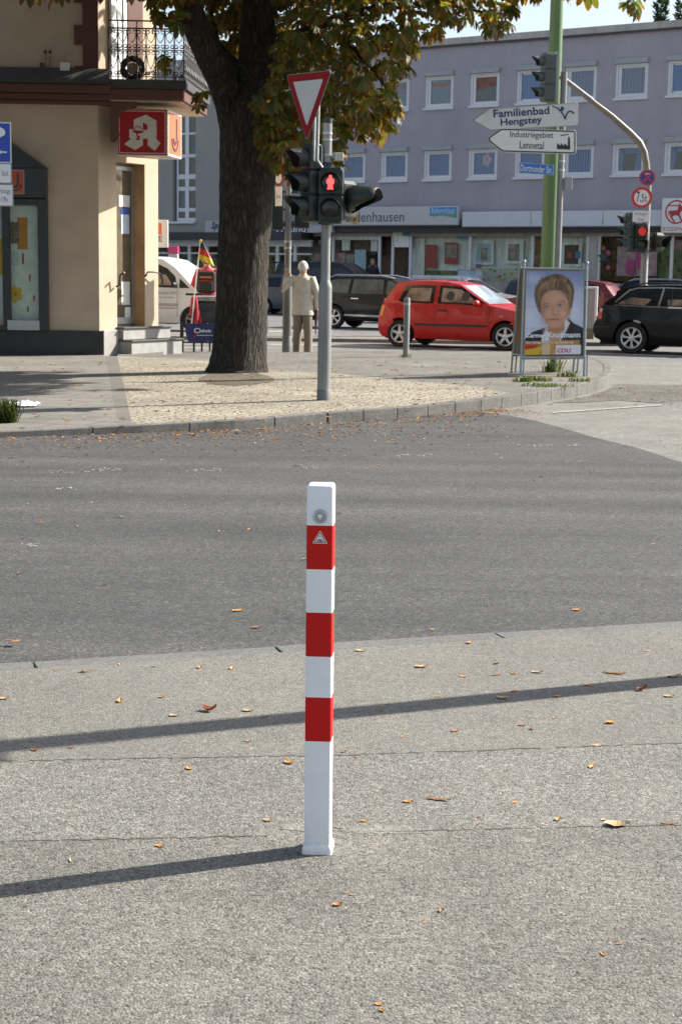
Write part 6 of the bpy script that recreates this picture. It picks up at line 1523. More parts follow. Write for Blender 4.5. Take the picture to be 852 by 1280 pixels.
# crumpled paper
g_ = GP(30, 508); pm_ = MB(); n = 9; vs = []
for j in range(n):
    for i in range(n):
        vs.append(((i / (n - 1) - .5) * .32 + R.uniform(-.012, .012), (j / (n - 1) - .5) * .30 + R.uniform(-.012, .012), .012 + abs(R.gauss(0, .018)) + .03 * math.exp(-((i - 5) ** 2 + (j - 4) ** 2) / 8)))
pm_.add(vs, [(j * n + i, j * n + i + 1, (j + 1) * n + i + 1, (j + 1) * n + i) for j in range(n - 1) for i in range(n - 1)])
tag(pm_.build('paper', P('paper_white', (.72, .73, .76), .7, var=.05), loc=g_, fix=False), 'crumpled white sheet of paper lying on the grey slabs at left', 'litter')
# two slender conifers behind the lilac building
M_con = leafgreen('conifer_leaf', [(0, (.015, .035, .018)), (.6, (.025, .055, .025)), (1, (.05, .08, .03))], (.05, .05, .02), .2)
for px, top, wid, lab in ((825, 0, 13, 'dark slender conifer whose tip rises above the right end of the lilac building roof'), (852, 2, 12, 'dark conifer cut by the right edge of the picture, above the lilac building roof')):
    q = at(px, 30, 100.0); b = Vector((q.x, 100.0, 0)); zt2 = at(px, top, 100.0).z
    t_ = thing('conifer', lab, 'tree', b, 0, 'conifers behind the lilac building')
    MB().lathe([(.25, 0), (.05, zt2 - .5)], 8).build('trunk', M_bark, t_)
    LV2, LF2 = [], []
    for _ in range(2600):
        h = rr.random() ** .8; zz_ = 4 + (zt2 - 4) * h; rmax = .12 + 1.1 * (1 - h) ** .8 * (zt2 - 4) / 6 + .15 * math.sin(h * 40)
        r_ = min(rmax, 1.8) * rr.random() ** .5; a = rr.uniform(0, 6.28); c = Vector((r_ * math.cos(a), r_ * math.sin(a), zz_)); s = rr.uniform(.12, .3)
        d = Vector((math.cos(a), math.sin(a), rr.uniform(.2, 1.2))).normalized() * s; e2 = Vector((rr.uniform(-1, 1), rr.uniform(-1, 1), rr.uniform(-.4, .4))).normalized() * s * .4
        n0 = len(LV2); LV2 += [tuple(c - e2), tuple(c + e2), tuple(c + d + e2 * .4), tuple(c + d - e2 * .4)]; LF2.append((n0, n0 + 1, n0 + 2, n0 + 3))
    me = bpy.data.meshes.new('crown'); me.from_pydata(LV2, [], LF2); me.materials.append(M_con)
    a_ = me.attributes.new('rim', 'FLOAT', 'POINT'); a_.data.foreach_set('value', [0.0] * len(LV2))
    o = bpy.data.objects.new('crown', me); LINK(o); o.parent = t_
# ============================================================ CARS
M_tyre = P('tyre', (.012, .012, .012), .8, var=.2)
M_rim = P('alloy', (.55, .55, .56), .3, .7, var=.06)
M_arch = P('wheel_arch', (.008, .008, .008), .9)
M_rub = P('trim_black', (.018, .018, .019), .55)
M_chrome = P('bright_trim', (.62, .62, .62), .2, .9, var=.05)
M_tail = P('tail_red', (.42, .02, .015), .2, coat=.5); M_amber = P('amber', (.62, .18, .02), .25, coat=.4)
M_clear = P('headlamp', (.55, .57, .6), .12, .3, coat=.5)
M_plate = P('number_plate', (.6, .6, .58), .5)
M_cglass = glassmat('car_glass', (.55, .6, .58), .28, .62, .03)
M_dglass = P('car_glass_dark', (.010, .012, .013), .08, var=.2, spec=.45)
M_seat = P('seat_cloth', (.05, .05, .055), .9)
def paint(name, col, metal=0.0, rough=.28): return P(name, col, rough, metal, var=.03, scale=2, coat=.4 if max(col) > .03 else .18, spec=.35 if max(col) > .03 else .22)
def interp(tab, x):
    if x <= tab[0][0]: return tab[0][1]
    for (a, va), (b, vb) in zip(tab, tab[1:]):
        if x <= b: return va + (vb - va) * (x - a) / (b - a)
    return tab[-1][1]
class Car:
    """side outline swept across the width, pulled in towards roof, nose and tail"""
    def __init__(s, name, label, loc, rotz, L, W, H, prof, wheels, r, belt, m, tumble=.17, nose=.12, tail=.07, group=None, arch=.055, bottom=.2):
        s.t = thing(name, label, 'van' if 'van' in name else 'car', loc, rotz, group)
        s.L, s.W, s.H, s.belt, s.tumble, s.nose, s.tail, s.m, s.r, s.wheels = L, W, H, belt, tumble, nose, tail, m, r, wheels
        s.prof = prof                           # (x, z) over the top from tail to nose
        out = list(prof)
        for cx in sorted(wheels, reverse=True):
            ra = r + arch; zc = r; a1 = math.asin(max(-1, (bottom - zc) / ra))
            out += [(cx + ra * math.cos(a), zc + ra * math.sin(a)) for a in [a1 + (math.pi - 2 * a1) * k / 14 for k in range(15)]]
        bm = bmesh.new(); hw = W / 2
        vs = [bm.verts.new((x, -hw, z)) for x, z in out]; f = bm.faces.new(vs)
        r_ = bmesh.ops.extrude_face_region(bm, geom=[f])
        bmesh.ops.translate(bm, verts=[v for v in r_['geom'] if isinstance(v, bmesh.types.BMVert)], vec=(0, W, 0))
        bmesh.ops.triangulate(bm, faces=[f for f in bm.faces if len(f.verts) > 4])
        for zc in [.3, .42, .55, .68, belt - .06, belt, belt + .08, belt + .2, belt + .32, belt + .42, H - .06, H - .02]:
            bmesh.ops.bisect_plane(bm, geom=bm.verts[:] + bm.edges[:] + bm.faces[:], plane_co=(0, 0, zc), plane_no=(0, 0, 1))
        for k in range(1, 16):
            bmesh.ops.bisect_plane(bm, geom=bm.verts[:] + bm.edges[:] + bm.faces[:], plane_co=(L * k / 16, 0, 0), plane_no=(1, 0, 0))
        for yc in (-.72, -.4, 0, .4, .72):
            bmesh.ops.bisect_plane(bm, geom=bm.verts[:] + bm.edges[:] + bm.faces[:], plane_co=(0, hw * yc, 0), plane_no=(0, 1, 0))
        for v in bm.verts:
            k = v.co.y / hw; v.co.y = k * s.hw(v.co.x, v.co.z)
            v.co.x += s.bow(v.co.x, k); v.co.z += .022 * (1 - k * k) * max(0, (v.co.z - belt) / (H - belt))
        bmesh.ops.recalc_face_normals(bm, faces=bm.faces)
        me = bpy.data.meshes.new('body'); bm.to_mesh(me); bm.free(); me.materials.append(m)
        me.shade_smooth(); me.set_sharp_from_angle(angle=rad(32))
        o = bpy.data.objects.new('body', me); LINK(o); o.parent = s.t; s.body = o
        b = o.modifiers.new('bevel', 'BEVEL'); b.width = .022; b.segments = 3; b.limit_method = 'ANGLE'; b.angle_limit = rad(48)
        un = MB(); un.box(.25, L - .25, -hw * .86, hw * .86, bottom - .02, bottom + .32); un.build('underbody', M_arch, s.t)
    def bow(s, x, k): return (.10 * k * k if x < s.L * .12 else (-.16 * k * k if x > s.L * .88 else 0)) * 1.0
    def hw(s, x, z):
        b = s.W / 2
        f = 1 - s.nose * max(0, (x - s.L * .82) / (s.L * .18)) ** 2 - s.tail * max(0, (s.L * .14 - x) / (s.L * .14)) ** 2
        if z > s.belt: f *= 1 - s.tumble * ((z - s.belt) / (s.H - s.belt)) ** 1.15
        elif z < .45: f *= 1 - .05 * (.45 - z) / .3
        else: f *= 1 - .025 * max(0, (z - .7) / (s.belt - .7 + .001))
        return b * f
    def side(s, poly, name, m, sgn=-1, off=.006, parent=None, thick=.0):
        """panel on the flank following its curve"""
        bm = bmesh.new(); f = bm.faces.new([bm.verts.new((x, 0, z)) for x, z in poly])
        bmesh.ops.triangulate(bm, faces=[f])
        zs = [p[1] for p in poly]; xs = [p[0] for p in poly]
        for k in range(1, 6):
            bmesh.ops.bisect_plane(bm, geom=bm.verts[:] + bm.edges[:] + bm.faces[:], plane_co=(0, 0, min(zs) + (max(zs) - min(zs)) * k / 6), plane_no=(0, 0, 1))
        for k in range(1, 17):
            xx = s.L * k / 16
            if min(xs) < xx < max(xs): bmesh.ops.bisect_plane(bm, geom=bm.verts[:] + bm.edges[:] + bm.faces[:], plane_co=(xx, 0, 0), plane_no=(1, 0, 0))
        for v in bm.verts: v.co.y = sgn * (s.hw(v.co.x, v.co.z) + off); v.co.x += s.bow(v.co.x, 1)
        bmesh.ops.recalc_face_normals(bm, faces=bm.faces)
        if thick:
            r_ = bmesh.ops.extrude_face_region(bm, geom=bm.faces[:])
            bmesh.ops.translate(bm, verts=[v for v in r_['geom'] if isinstance(v, bmesh.types.BMVert)], vec=(0, sgn * thick, 0))
            bmesh.ops.recalc_face_normals(bm, faces=bm.faces)
        me = bpy.data.meshes.new(name); bm.to_mesh(me); bm.free(); me.materials.append(m); me.shade_smooth(); me.set_sharp_from_angle(angle=rad(35))
        o = bpy.data.objects.new(name, me); LINK(o); o.parent = parent or s.t; return o
    def both(s, poly, name, m, **k):
        for g in (-1, 1): s.side(poly, name, m, g, **k)
    def screen(s, i, j, name, m, inset=.1, off=.008, a0=.06, a1=.96):
        (x0, z0), (x1, z1) = s.prof[i], s.prof[j]
        d = Vector((x1 - x0, z1 - z0)); n = Vector((-d.y, d.x)).normalized()
        if n.y < 0: n = -n
        p0, p1 = Vector((x0, z0)) + d * a0, Vector((x0, z0)) + d * a1; vs = []; fs = []
        for q in (p0, (p0 + p1) / 2, p1):
            h_ = s.hw(q.x, q.y) - inset
            for k in (-1, -.7, 0, .7, 1): vs.append((q.x + n.x * off + s.bow(q.x, k), h_ * k, q.y + n.y * off + .022 * (1 - k * k) * max(0, (q.y - s.belt) / (s.H - s.belt))))
        for a in (0, 1):
            for b in range(4): fs.append((a * 5 + b, a * 5 + b + 1, a * 5 + b + 6, a * 5 + b + 5))
        return MB().add(vs, fs).build(name, m, s.t, smooth=True)
    def wheelset(s, spokes=5, style='five', parts=True, rim=None, track=None):
        tr = (track or s.W - .2) / 2; r = s.r; w = .19
        for cx in s.wheels:
            for g in (-1, 1):
                y = g * (tr + .0)
                o = thing('wheel', '', '', (cx, y, r)); o.parent = s.t
                for k_ in ('label', 'category'):
                    if k_ in o: del o[k_]
                mb = MB(); rr_ = r * .68
                mb.lathe([(rr_, -w * .42), (r * .93, -w / 2), (r * .985, -w * .40), (r, -w * .2), (r, w * .2), (r * .985, w * .40), (r * .93, w / 2), (rr_, w * .42)], 40, 'y', caps=False); ty = mb.build('tyre', M_tyre, o, smooth=True)
                MB().lathe([(rr_ * .96, -w * .30), (rr_ * .98, -w * .1), (.02, -w * .1)] if g < 0 else [(rr_ * .96, w * .30), (rr_ * .98, w * .1), (.02, w * .1)], 32, 'y', caps=False).build('brake_disc', M_arch, o)
                rm = MB(); yo = g * w * .40
                n = 40
                outer = [(rr_ * 1.01, yo), (rr_ * 1.0, yo + g * .008), (rr_ * .88, yo + g * .002), (rr_ * .86, yo - g * .05)]
                rm.lathe(outer, 40, 'y', caps=False)
                rm.lathe([(rr_ * .24, yo - g * .03), (rr_ * .24, yo - g * .004), (0, yo + g * .001)], 20, 'y')
                for k in range(spokes):
                    a = 2 * math.pi * k / spokes + .3; wa, wb = (rr_ * .17, rr_ * .10) if style == 'five' else (rr_ * .095, rr_ * .13)
                    ca, sa = math.cos(a), math.sin(a)
                    P4 = []
                    for rad_, ww_ in ((rr_ * .1, wa), (rr_ * .55, wa * .85), (rr_ * .92, wb * (1.3 if style == 'five' else 1.4))):
                        for sg in (-1, 1): P4.append((rad_ * ca - sg * ww_ * sa, yo - g * .006, rad_ * sa + sg * ww_ * ca))
                    P5 = [(x, y_ - g * .04, z) for x, y_, z in P4]
                    rm.add(P4 + P5, [(0, 1, 3, 2), (2, 3, 5, 4), (0, 2, 8, 6), (2, 4, 10, 8), (1, 7, 9, 3), (3, 9, 11, 5), (4, 5, 11, 10)])
                rm.build('rim', rim or M_rim, o, bevel=.004, smooth=False)
    def seats(s, xs, z=.62):
        mb = MB()
        for x in xs:
            for y in (-.36, .36):
                mb.box(x - .1, x + .06, y - .22, y + .22, z, z + .5); mb.ball((x - .08, y, z + .62), .06, .13, .10)
        return mb.build('seats', M_seat, s.t)
    def mirror(s, x, z, m, sgn=-1):
        y = s.hw(x, z); mb = MB(); mb.ball((x, sgn * (y + .13), z + .04), .07, .115, .075, 14, 8); mb.tube([(x + .03, sgn * (y - .02), z - .02), (x + .01, sgn * (y + .1), z + .02)], .025, 8)
        return mb.build('mirror', m, s.t, smooth=True)
def carloc(px, py, xw, th, W, zg=-.03):
    """ground point so that the near-side wheel at car x = xw stands at the pixel"""
    p = G(px, py, zg); hx = Vector((math.cos(th), math.sin(th), 0)); hy = Vector((-math.sin(th), math.cos(th), 0))
    o = p - hx * xw + hy * (W / 2 - .1); o.z = zg; return o
# --- red hatchback
th = rad(-25)
M_red = paint('red_lacquer', (.44, .008, .006))
pf = [(.10, .22), (.03, .30), (.0, .42), (.015, .60), (.05, .74), (.12, .93), (.27, 1.17), (.40, 1.315), (.56, 1.375), (.80, 1.41), (1.25, 1.42), (1.70, 1.40), (1.98, 1.345), (2.30, 1.14), (2.66, .935), (2.80, .905), (3.2, .83), (3.45, .765), (3.60, .68), (3.68, .56), (3.71, .44), (3.69, .30), (3.62, .21)]
polo = Car('red_hatchback', 'bright red three-door hatchback driving right behind the round grey post', carloc(500, 433.4, .62, th, 1.64), th, 3.71, 1.64, 1.42, pf, (.62, 3.02), .288, .93, M_red, tumble=.2)
polo.both([(.60, 1.0), (.66, .965), (1.40, .945), (1.41, 1.325), (1.15, 1.335), (.74, 1.315)], 'side_window', M_dglass)
polo.both([(1.50, .945), (2.62, .925), (2.60, .965), (2.25, 1.16), (2.02, 1.295), (1.85, 1.325), (1.51, 1.33)], 'side_window', M_dglass)
M_warm = P('reflection_brown', (.24, .17, .12), .35, var=.7, scale=3.5, coat=.3)  # brown reflections, painted as patches over the dark car glass
polo.both([(.72, 1.0), (1.32, .985), (1.33, 1.27), (.84, 1.26)], 'painted_reflection', M_warm, off=.008)
polo.both([(1.58, .985), (2.42, .965), (2.2, 1.12), (2.0, 1.25), (1.58, 1.28)], 'painted_reflection', M_warm, off=.008)
for x0 in (1.78, 2.12): polo.both([(x0 + .09 * math.cos(a), 1.11 + .10 * math.sin(a)) for a in [k * .524 for k in range(12)]], 'headrest', M_seat, off=.010)
polo.screen(12, 14, 'windscreen', P('screen_pale', (.30, .36, .42), .06, var=.35, scale=4, coat=.4), .09)
polo.screen(6, 7, 'rear_screen', M_dglass, .12, a0=-.3)
polo.both([(.98, .475), (2.62, .475), (2.62, .520), (.98, .520)], 'side_moulding', M_rub, thick=.012)
polo.both([(1.445, .40), (1.452, .40), (1.452, 1.33), (1.445, 1.33)], 'door_seam', M_rub); polo.both([(2.66, .40), (2.667, .40), (2.667, .92), (2.66, .92)], 'door_seam', M_rub)
polo.both([(1.52, .79), (1.72, .785), (1.72, .815), (1.52, .82)], 'door_handle', M_rub, thick=.02)
polo.both([(2.90, .70), (2.98, .70), (2.98, .725), (2.90, .725)], 'indicator', M_amber)
polo.both([(3.52, .62), (3.60, .62), (3.60, .73), (3.52, .74)], 'headlight', M_amber)
polo.both([(.03, .66), (.12, .66), (.18, .88), (.10, .90)], 'tail_light', M_amber)
polo.both([(1.0, .26), (2.62, .26), (2.62, .30), (1.0, .30)], 'sill', M_red, thick=.012)
polo.both([(3.35, .215), (3.66, .215), (3.69, .285), (3.36, .285)], 'bumper_lip', M_rub, thick=.01)
polo.mirror(2.42, .93, M_red); polo.mirror(2.42, .93, M_red, 1); polo.wheelset(5)
# --- black estate at the right
th = rad(-24)
M_black = paint('black_lacquer', (.006, .006, .007), rough=.2)
pf = [(.16, .26), (.03, .32), (.0, .50), (.03, .62), (.10, .74), (.13, .90), (.22, 1.02), (.52, 1.25), (.72, 1.345), (.95, 1.385), (1.5, 1.41), (2.2, 1.41), (2.55, 1.375), (2.95, 1.18), (3.30, .985), (3.45, .955), (4.0, .88), (4.28, .78), (4.42, .64), (4.47, .48), (4.45, .32), (4.36, .22)]
bmw = Car('black_estate', 'glossy black estate car with bright window trim, cut by the right edge', carloc(788.5, 442, .93, th, 1.74), th, 4.47, 1.74, 1.41, pf, (.93, 3.65), .325, .945, M_black, tumble=.2, tail=.10)
bmw.both([(.47, .985), (1.70, .945), (3.22, .925), (2.98, 1.09), (2.62, 1.30), (2.45, 1.345), (1.5, 1.375), (1.0, 1.355), (.82, 1.31)], 'window_trim', M_chrome, off=.004)
bmw.both([(.535, 1.005), (1.45, .985), (1.52, 1.345), (1.02, 1.335), (.85, 1.29)], 'side_window', M_dglass, off=.008)
bmw.both([(1.50, .985), (2.52, .965), (2.50, 1.335), (1.56, 1.35)], 'side_window', M_dglass, off=.008)
bmw.both([(2.60, .965), (3.15, .95), (2.96, 1.08), (2.62, 1.28)], 'side_window', M_dglass, off=.008)
bmw.both([(1.70, 1.0), (1.73, 1.0), (1.75, 1.34), (1.72, 1.34)], 'window_bar', M_rub, off=.010)
bmw.both([(.62, 1.02), (1.2, 1.0), (1.32, 1.12), (.9, 1.16)], 'painted_reflection', M_warm, off=.0095)
bmw.both([(1.66, 1.0), (2.30, 1.0), (2.40, 1.14), (1.64, 1.12)], 'painted_reflection', M_warm, off=.0095)
bmw.screen(12, 14, 'windscreen', M_dglass, .09); bmw.screen(6, 8, 'rear_screen', M_dglass, .12)
bmw.both([(.06, .70), (.19, .70), (.19, .845), (.12, .87)], 'tail_light', M_tail, off=.006); bmw.both([(.12, .872), (.19, .847), (.20, .90), (.15, .93)], 'indicator', P('lamp_pale', (.5, .42, .36), .3))
bmw.both([(.02, .52), (.62, .545), (.62, .56), (.03, .55)], 'bumper_seam', M_rub)
bmw.both([(1.53, .32), (1.537, .32), (1.537, .94), (1.53, .94)], 'door_seam', M_rub); bmw.both([(2.55, .30), (2.557, .30), (2.557, .93), (2.55, .93)], 'door_seam', M_rub)
bmw.both([(1.42, .5), (3.2, .48), (3.2, .515), (1.42, .535)], 'side_moulding', M_black, thick=.010)
bmw.both([(1.62, .835), (1.85, .832), (1.85, .862), (1.62, .865)], 'door_handle', M_black, thick=.022)
for g in (-1, 1): MB().tube([(.95, g * .60, 1.40), (1.1, g * .60, 1.445), (2.2, g * .60, 1.455), (2.5, g * .60, 1.40)], .016, 8).build('roof_rail', M_rub, bmw.t, smooth=True)
bmw.mirror(3.0, .95, M_black); bmw.wheelset(7, 'seven')
# --- dark grey estate crossing behind
th = rad(-22)
M_anth = paint('anthracite_lacquer', (.008, .009, .011), .2)
pf = [(.16, .30), (.03, .38), (.0, .55), (.05, .80), (.16, 1.0), (.45, 1.30), (.66, 1.40), (1.0, 1.445), (1.6, 1.46), (2.3, 1.45), (2.62, 1.41), (3.05, 1.18), (3.42, .98), (3.6, .95), (4.2, .87), (4.52, .76), (4.66, .60), (4.69, .44), (4.6, .26)]
def estate(name, label, loc, th, m, trim=True, sill=M_chrome, group=None, glass=None):
    c = Car(name, label, loc, th, 4.69, 1.78, 1.46, pf, (.95, 3.72), .325, .965, m, tumble=.2, bottom=.24, group=group)
    c.both([(.50, 1.02), (1.40, .995), (1.44, 1.385), (1.05, 1.38), (.80, 1.33)], 'side_window', glass or M_dglass)
    c.both([(1.50, .995), (2.45, .985), (2.43, 1.385), (1.53, 1.39)], 'side_window', glass or M_dglass)
    c.both([(2.53, .985), (3.30, .965), (3.05, 1.13), (2.68, 1.34), (2.55, 1.37)], 'side_window', glass or M_dglass)
    c.both([(1.3, .36), (3.35, .33), (3.35, .385), (1.3, .415)], 'sill', sill, thick=.015)
    c.both([(1.50, .84), (1.72, .838), (1.72, .868), (1.50, .87)], 'door_handle', M_chrome, thick=.02); c.both([(2.5, .835), (2.72, .833), (2.72, .863), (2.5, .865)], 'door_handle', M_chrome, thick=.02)
    c.both([(2.48, .4), (2.487, .4), (2.487, .98), (2.48, .98)], 'door_seam', M_rub)
    for g in (-1, 1): MB().tube([(.75, g * .62, 1.42), (.95, g * .62, 1.49), (2.3, g * .62, 1.495), (2.7, g * .62, 1.42)], .022, 8).build('roof_rail', M_chrome, c.t, smooth=True)
    c.screen(10, 12, 'windscreen', M_dglass, .09); c.screen(5, 6, 'rear_screen', M_dglass, .12)
    c.both([(.05, .70), (.2, .70), (.24, .88), (.10, .88)], 'tail_light', M_tail); c.both([(4.35, .62), (4.6, .58), (4.5, .72), (4.3, .76)], 'headlight', M_clear)
    c.mirror(3.1, .97, m); c.wheelset(6, 'seven'); return c
estate('dark_estate', 'anthracite estate car with silver roof rails and sill, left of the red car', carloc(417, 410.5, .95, th, 1.78), th, M_anth, glass=P('glass_greenish', (.075, .09, .085), .1, var=.5, scale=2.5, spec=.5))
# --- silver car behind the red one
M_silver = paint('silver_lacquer', (.40, .42, .44), .5)
y_ = 52.0; q = at(490, 400, y_); 
estate('silver_estate', 'silver estate car of which only roof and windows show above the red car', Vector((q.x, y_, -.03)), rad(-22), M_silver, sill=M_rub)
# --- generic hatch for the cars half hidden in the background
pf2 = [(.12, .26), (.02, .34), (.0, .55), (.03, .80), (.12, .98), (.38, 1.28), (.60, 1.38), (1.0, 1.43), (1.7, 1.44), (2.1, 1.40), (2.55, 1.16), (2.95, .96), (3.1, .93), (3.7, .82), (3.98, .62), (4.02, .42), (3.9, .24)]
def hatch(name, label, loc, th, m, plate=False):
    c = Car(name, label, loc, th, 4.02, 1.70, 1.44, pf2, (.72, 3.22), .30, .955, m, tumble=.2, bottom=.22)
    c.both([(.60, 1.02), (1.34, .995), (1.36, 1.35), (.86, 1.33)], 'side_window', M_dglass); c.both([(1.42, .995), (2.72, .97), (2.5, 1.12), (2.15, 1.335), (1.44, 1.37)], 'side_window', M_dglass)
    c.screen(9, 11, 'windscreen', M_dglass, .09); c.screen(4, 6, 'rear_screen', P('screen_pale', (.30, .36, .42), .06), .14)
    mb = MB()
    for g in (-1, 1): mb = MB(); mb.box(-.015, .10, g * .78 - .09, g * .78 + .09, .70, .92); mb.build('tail_light', M_tail, c.t, bevel=.02)
    if plate: MB().box(-.012, .03, -.26, .26, .52, .64).build('number_plate', M_plate, c.t)
    c.both([(3.7, .62), (3.93, .60), (3.85, .72), (3.66, .76)], 'headlight', M_clear)
    c.mirror(2.6, .95, m); c.wheelset(6); return c
y_ = 58.0; q = at(646, 380, y_)
hatch('dark_hatchback', 'dark blue grey hatchback seen from behind, left of the election poster', Vector((q.x + .2, y_, -.03)), rad(62), paint('slate_lacquer', (.03, .035, .045), .3), True)
y_ = 48.0; q = at(706, 380, y_)
hatch('maroon_hatchback', 'maroon car with sloping rear just right of the election poster', Vector((q.x + 1.9, y_ + .4, -.03)), rad(158), paint('maroon_lacquer', (.13, .018, .028), .2))
y_ = 55.0; q = at(757, 380, y_)
estate('black_hatchback', 'black car with a pale tailgate window behind the maroon car', Vector((q.x, y_, -.03)), rad(-10), paint('black_lacquer', (.006, .006, .007)), sill=M_rub)
y_ = 60.0; q = at(306, 380, y_)
hatch('blue_grey_hatchback', 'blue grey car between the tree trunk and the black van', Vector((q.x + .2, y_, -.03)), rad(-12), paint('bluegrey_lacquer', (.07, .085, .11), .4))
# --- black van with its tailgate up
pv = [(.10, .30), (.0, .40), (.0, .9), (.04, 1.3), (.12, 1.80), (.25, 1.92), (.6, 1.95), (2.4, 1.95), (2.9, 1.90), (3.35, 1.62), (3.85, 1.16), (4.1, 1.08), (4.55, .95), (4.75, .72), (4.8, .45), (4.7, .26)]
y_ = 64.0; q = at(349, 380, y_); thv = rad(-20)
M_vanblk = paint('van_black', (.010, .011, .013))
vb = Car('black_van', 'tall black van parked facing right with raised tailgate, behind the man in beige', Vector((q.x, y_, -.03)), thv, 4.8, 1.9, 1.95, pv, (.95, 3.85), .33, 1.08, M_vanblk, tumble=.12, bottom=.24)
vb.both([(.30, 1.16), (1.35, 1.14), (1.38, 1.72), (.35, 1.72)], 'side_window', M_dglass); vb.both([(1.45, 1.14), (2.5, 1.12), (2.52, 1.72), (1.48, 1.72)], 'side_window', M_dglass); vb.both([(2.6, 1.12), (3.72, 1.12), (3.3, 1.55), (2.95, 1.72), (2.62, 1.73)], 'side_window', M_dglass)
vb.screen(8, 10, 'windscreen', M_dglass, .1); vb.both([(.03, .85), (.12, .85), (.14, 1.35), (.05, 1.35)], 'tail_light', M_tail)
MB().prism([(.05, 1.93), (-.95, 1.98), (-1.0, 1.93), (-.9, 1.90), (.05, 1.88)], -.8, .8).build('tailgate', M_vanblk, vb.t, bevel=.02)
vb.mirror(3.4, 1.13, M_rub); vb.wheelset(6)
# --- white panel van at left
M_vanw = paint('van_white', (.72, .72, .70))
pw = [(.10, .30), (.0, .40), (.0, 1.0), (.05, 1.70), (.12, 1.84), (.4, 1.88), (2.3, 1.88), (2.62, 1.82), (2.95, 1.62), (3.42, 1.18), (3.6, 1.10), (4.1, .98), (4.34, .80), (4.42, .5), (4.36, .26)]
thw = rad(-16); y_ = 41.5; q = at(256, 375, y_)
nose = Vector((q.x, y_, -.03)); hx = Vector((math.cos(thw), math.sin(thw), 0))
vw = Car('white_van', 'white delivery van with grey lettering on its door, parked between pharmacy and tree', nose - hx * 3.42, thw, 4.42, 1.8, 1.88, pw, (.75, 3.45), .315, 1.08, M_vanw, tumble=.13, bottom=.24)
vw.both([(1.98, 1.14), (3.02, 1.12), (2.96, 1.40), (2.74, 1.60), (2.5, 1.70), (1.98, 1.72)], 'side_window', M_dglass)
vw.both([(3.08, 1.12), (3.36, 1.12), (3.08, 1.36)], 'side_window', M_dglass)
vw.both([(2.05, 1.2), (2.9, 1.18), (2.7, 1.45), (2.05, 1.5)], 'painted_reflection', M_warm, off=.008)
vw.screen(7, 9, 'windscreen', P('screen_blue', (.16, .22, .33), .06, var=.3, coat=.4), .08)
vw.both([(.3, .62), (3.0, .60), (3.0, .615), (.3, .635)], 'red_stripe', M_signred); vw.both([(.3, .68), (3.05, .66), (3.05, .73), (.3, .75)], 'side_moulding', P('trim_grey', (.4, .4, .4), .5), thick=.012)
vw.both([(3.02, .4), (3.028, .4), (3.028, 1.1), (3.02, 1.1)], 'door_seam', M_rub); vw.both([(1.92, .4), (1.928, .4), (1.928, 1.8), (1.92, 1.8)], 'door_seam', M_rub)
for i, (tx, w_) in enumerate((('Schwerter Straße 229', 1.0), ('58099 Hagen-Kabel', .9), ('Tel. 02331 61 09 13', .8))):
    lettering(tx, 2.48, .99 - .11 * i, w_, .06, -(vw.hw(2.4, .95) + .006), M_txtg, vw.t, .0)
vw.mirror(2.98, 1.16, M_rub); vw.wheelset(5, rim=P('steel_wheel', (.25, .25, .26), .5, .4))
# --- telephone pillar, utility box, sandwich board
y_ = 47.0; a, b = at(210.5, 420, y_), at(222, 308, y_)
tp_ = thing('phone_pillar', 'grey public telephone pillar with a magenta top behind the white van', 'telephone', Vector((a.x, y_, -.03)))
wq = b.x - a.x; MB().box(0, wq, 0, .4, 0, at(216, 316, y_).z).build('column', P('pillar_grey', (.42, .43, .40), .5), tp_, bevel=.02)
MB().box(-.01, wq + .01, -.02, .42, at(216, 315.5, y_).z, b.z + .03).build('top', P('magenta', (.50, .03, .16), .4), tp_, bevel=.02)
a, b = G(736, 415, .08), None
y_ = 38.5; a, b = at(729, 416, y_), at(746.5, 358.5, y_)
ub_ = thing('utility_cabinet', 'light grey cabinet with white top and edge right of the poster', 'cabinet', Vector((a.x, y_, -.0)), rad(-10))
wq = b.x - a.x
MB().box(0, wq - .06, 0, .4, .30, b.z - .05).build('body', P('cab_grey', (.30, .30, .30), .6), ub_, bevel=.01)
MB().box(-.02, wq + .0, -.03, .44, b.z - .049, b.z + .0).build('top', M_upvc, ub_, bevel=.01)
MB().box(wq - .059, wq, -.02, .42, .3, b.z - .05).build('edge_panel', M_upvc, ub_)
MB().box(.02, wq - .06, .02, .38, -.05, .299).build('foot', P('cab_foot', (.16, .155, .11), .8, var=.3), ub_)
y_ = 66.3; q = at(582, 352, y_)
sbd = thing('sandwich_board', 'small pavement board with pale notices in front of the shop windows', 'sign board', Vector((q.x, y_, .07)), thB)
MB().prism([(-.42, .0), (.42, .0), (.42, 1.65), (-.42, 1.65)], 0, .03).build('board', M_grey, sbd); MB().prism([(-.36, .1), (.36, .1), (.36, 1.6), (-.36, 1.6)], -.006, -.001).build('notice', PMs['l'], sbd)
MB().tube([(-.38, .03, 1.6), (-.38, .5, 0)], .02, 6).build('leg', M_grey, sbd); MB().tube([(.38, .03, 1.6), (.38, .5, 0)], .02, 6).build('leg', M_grey, sbd)
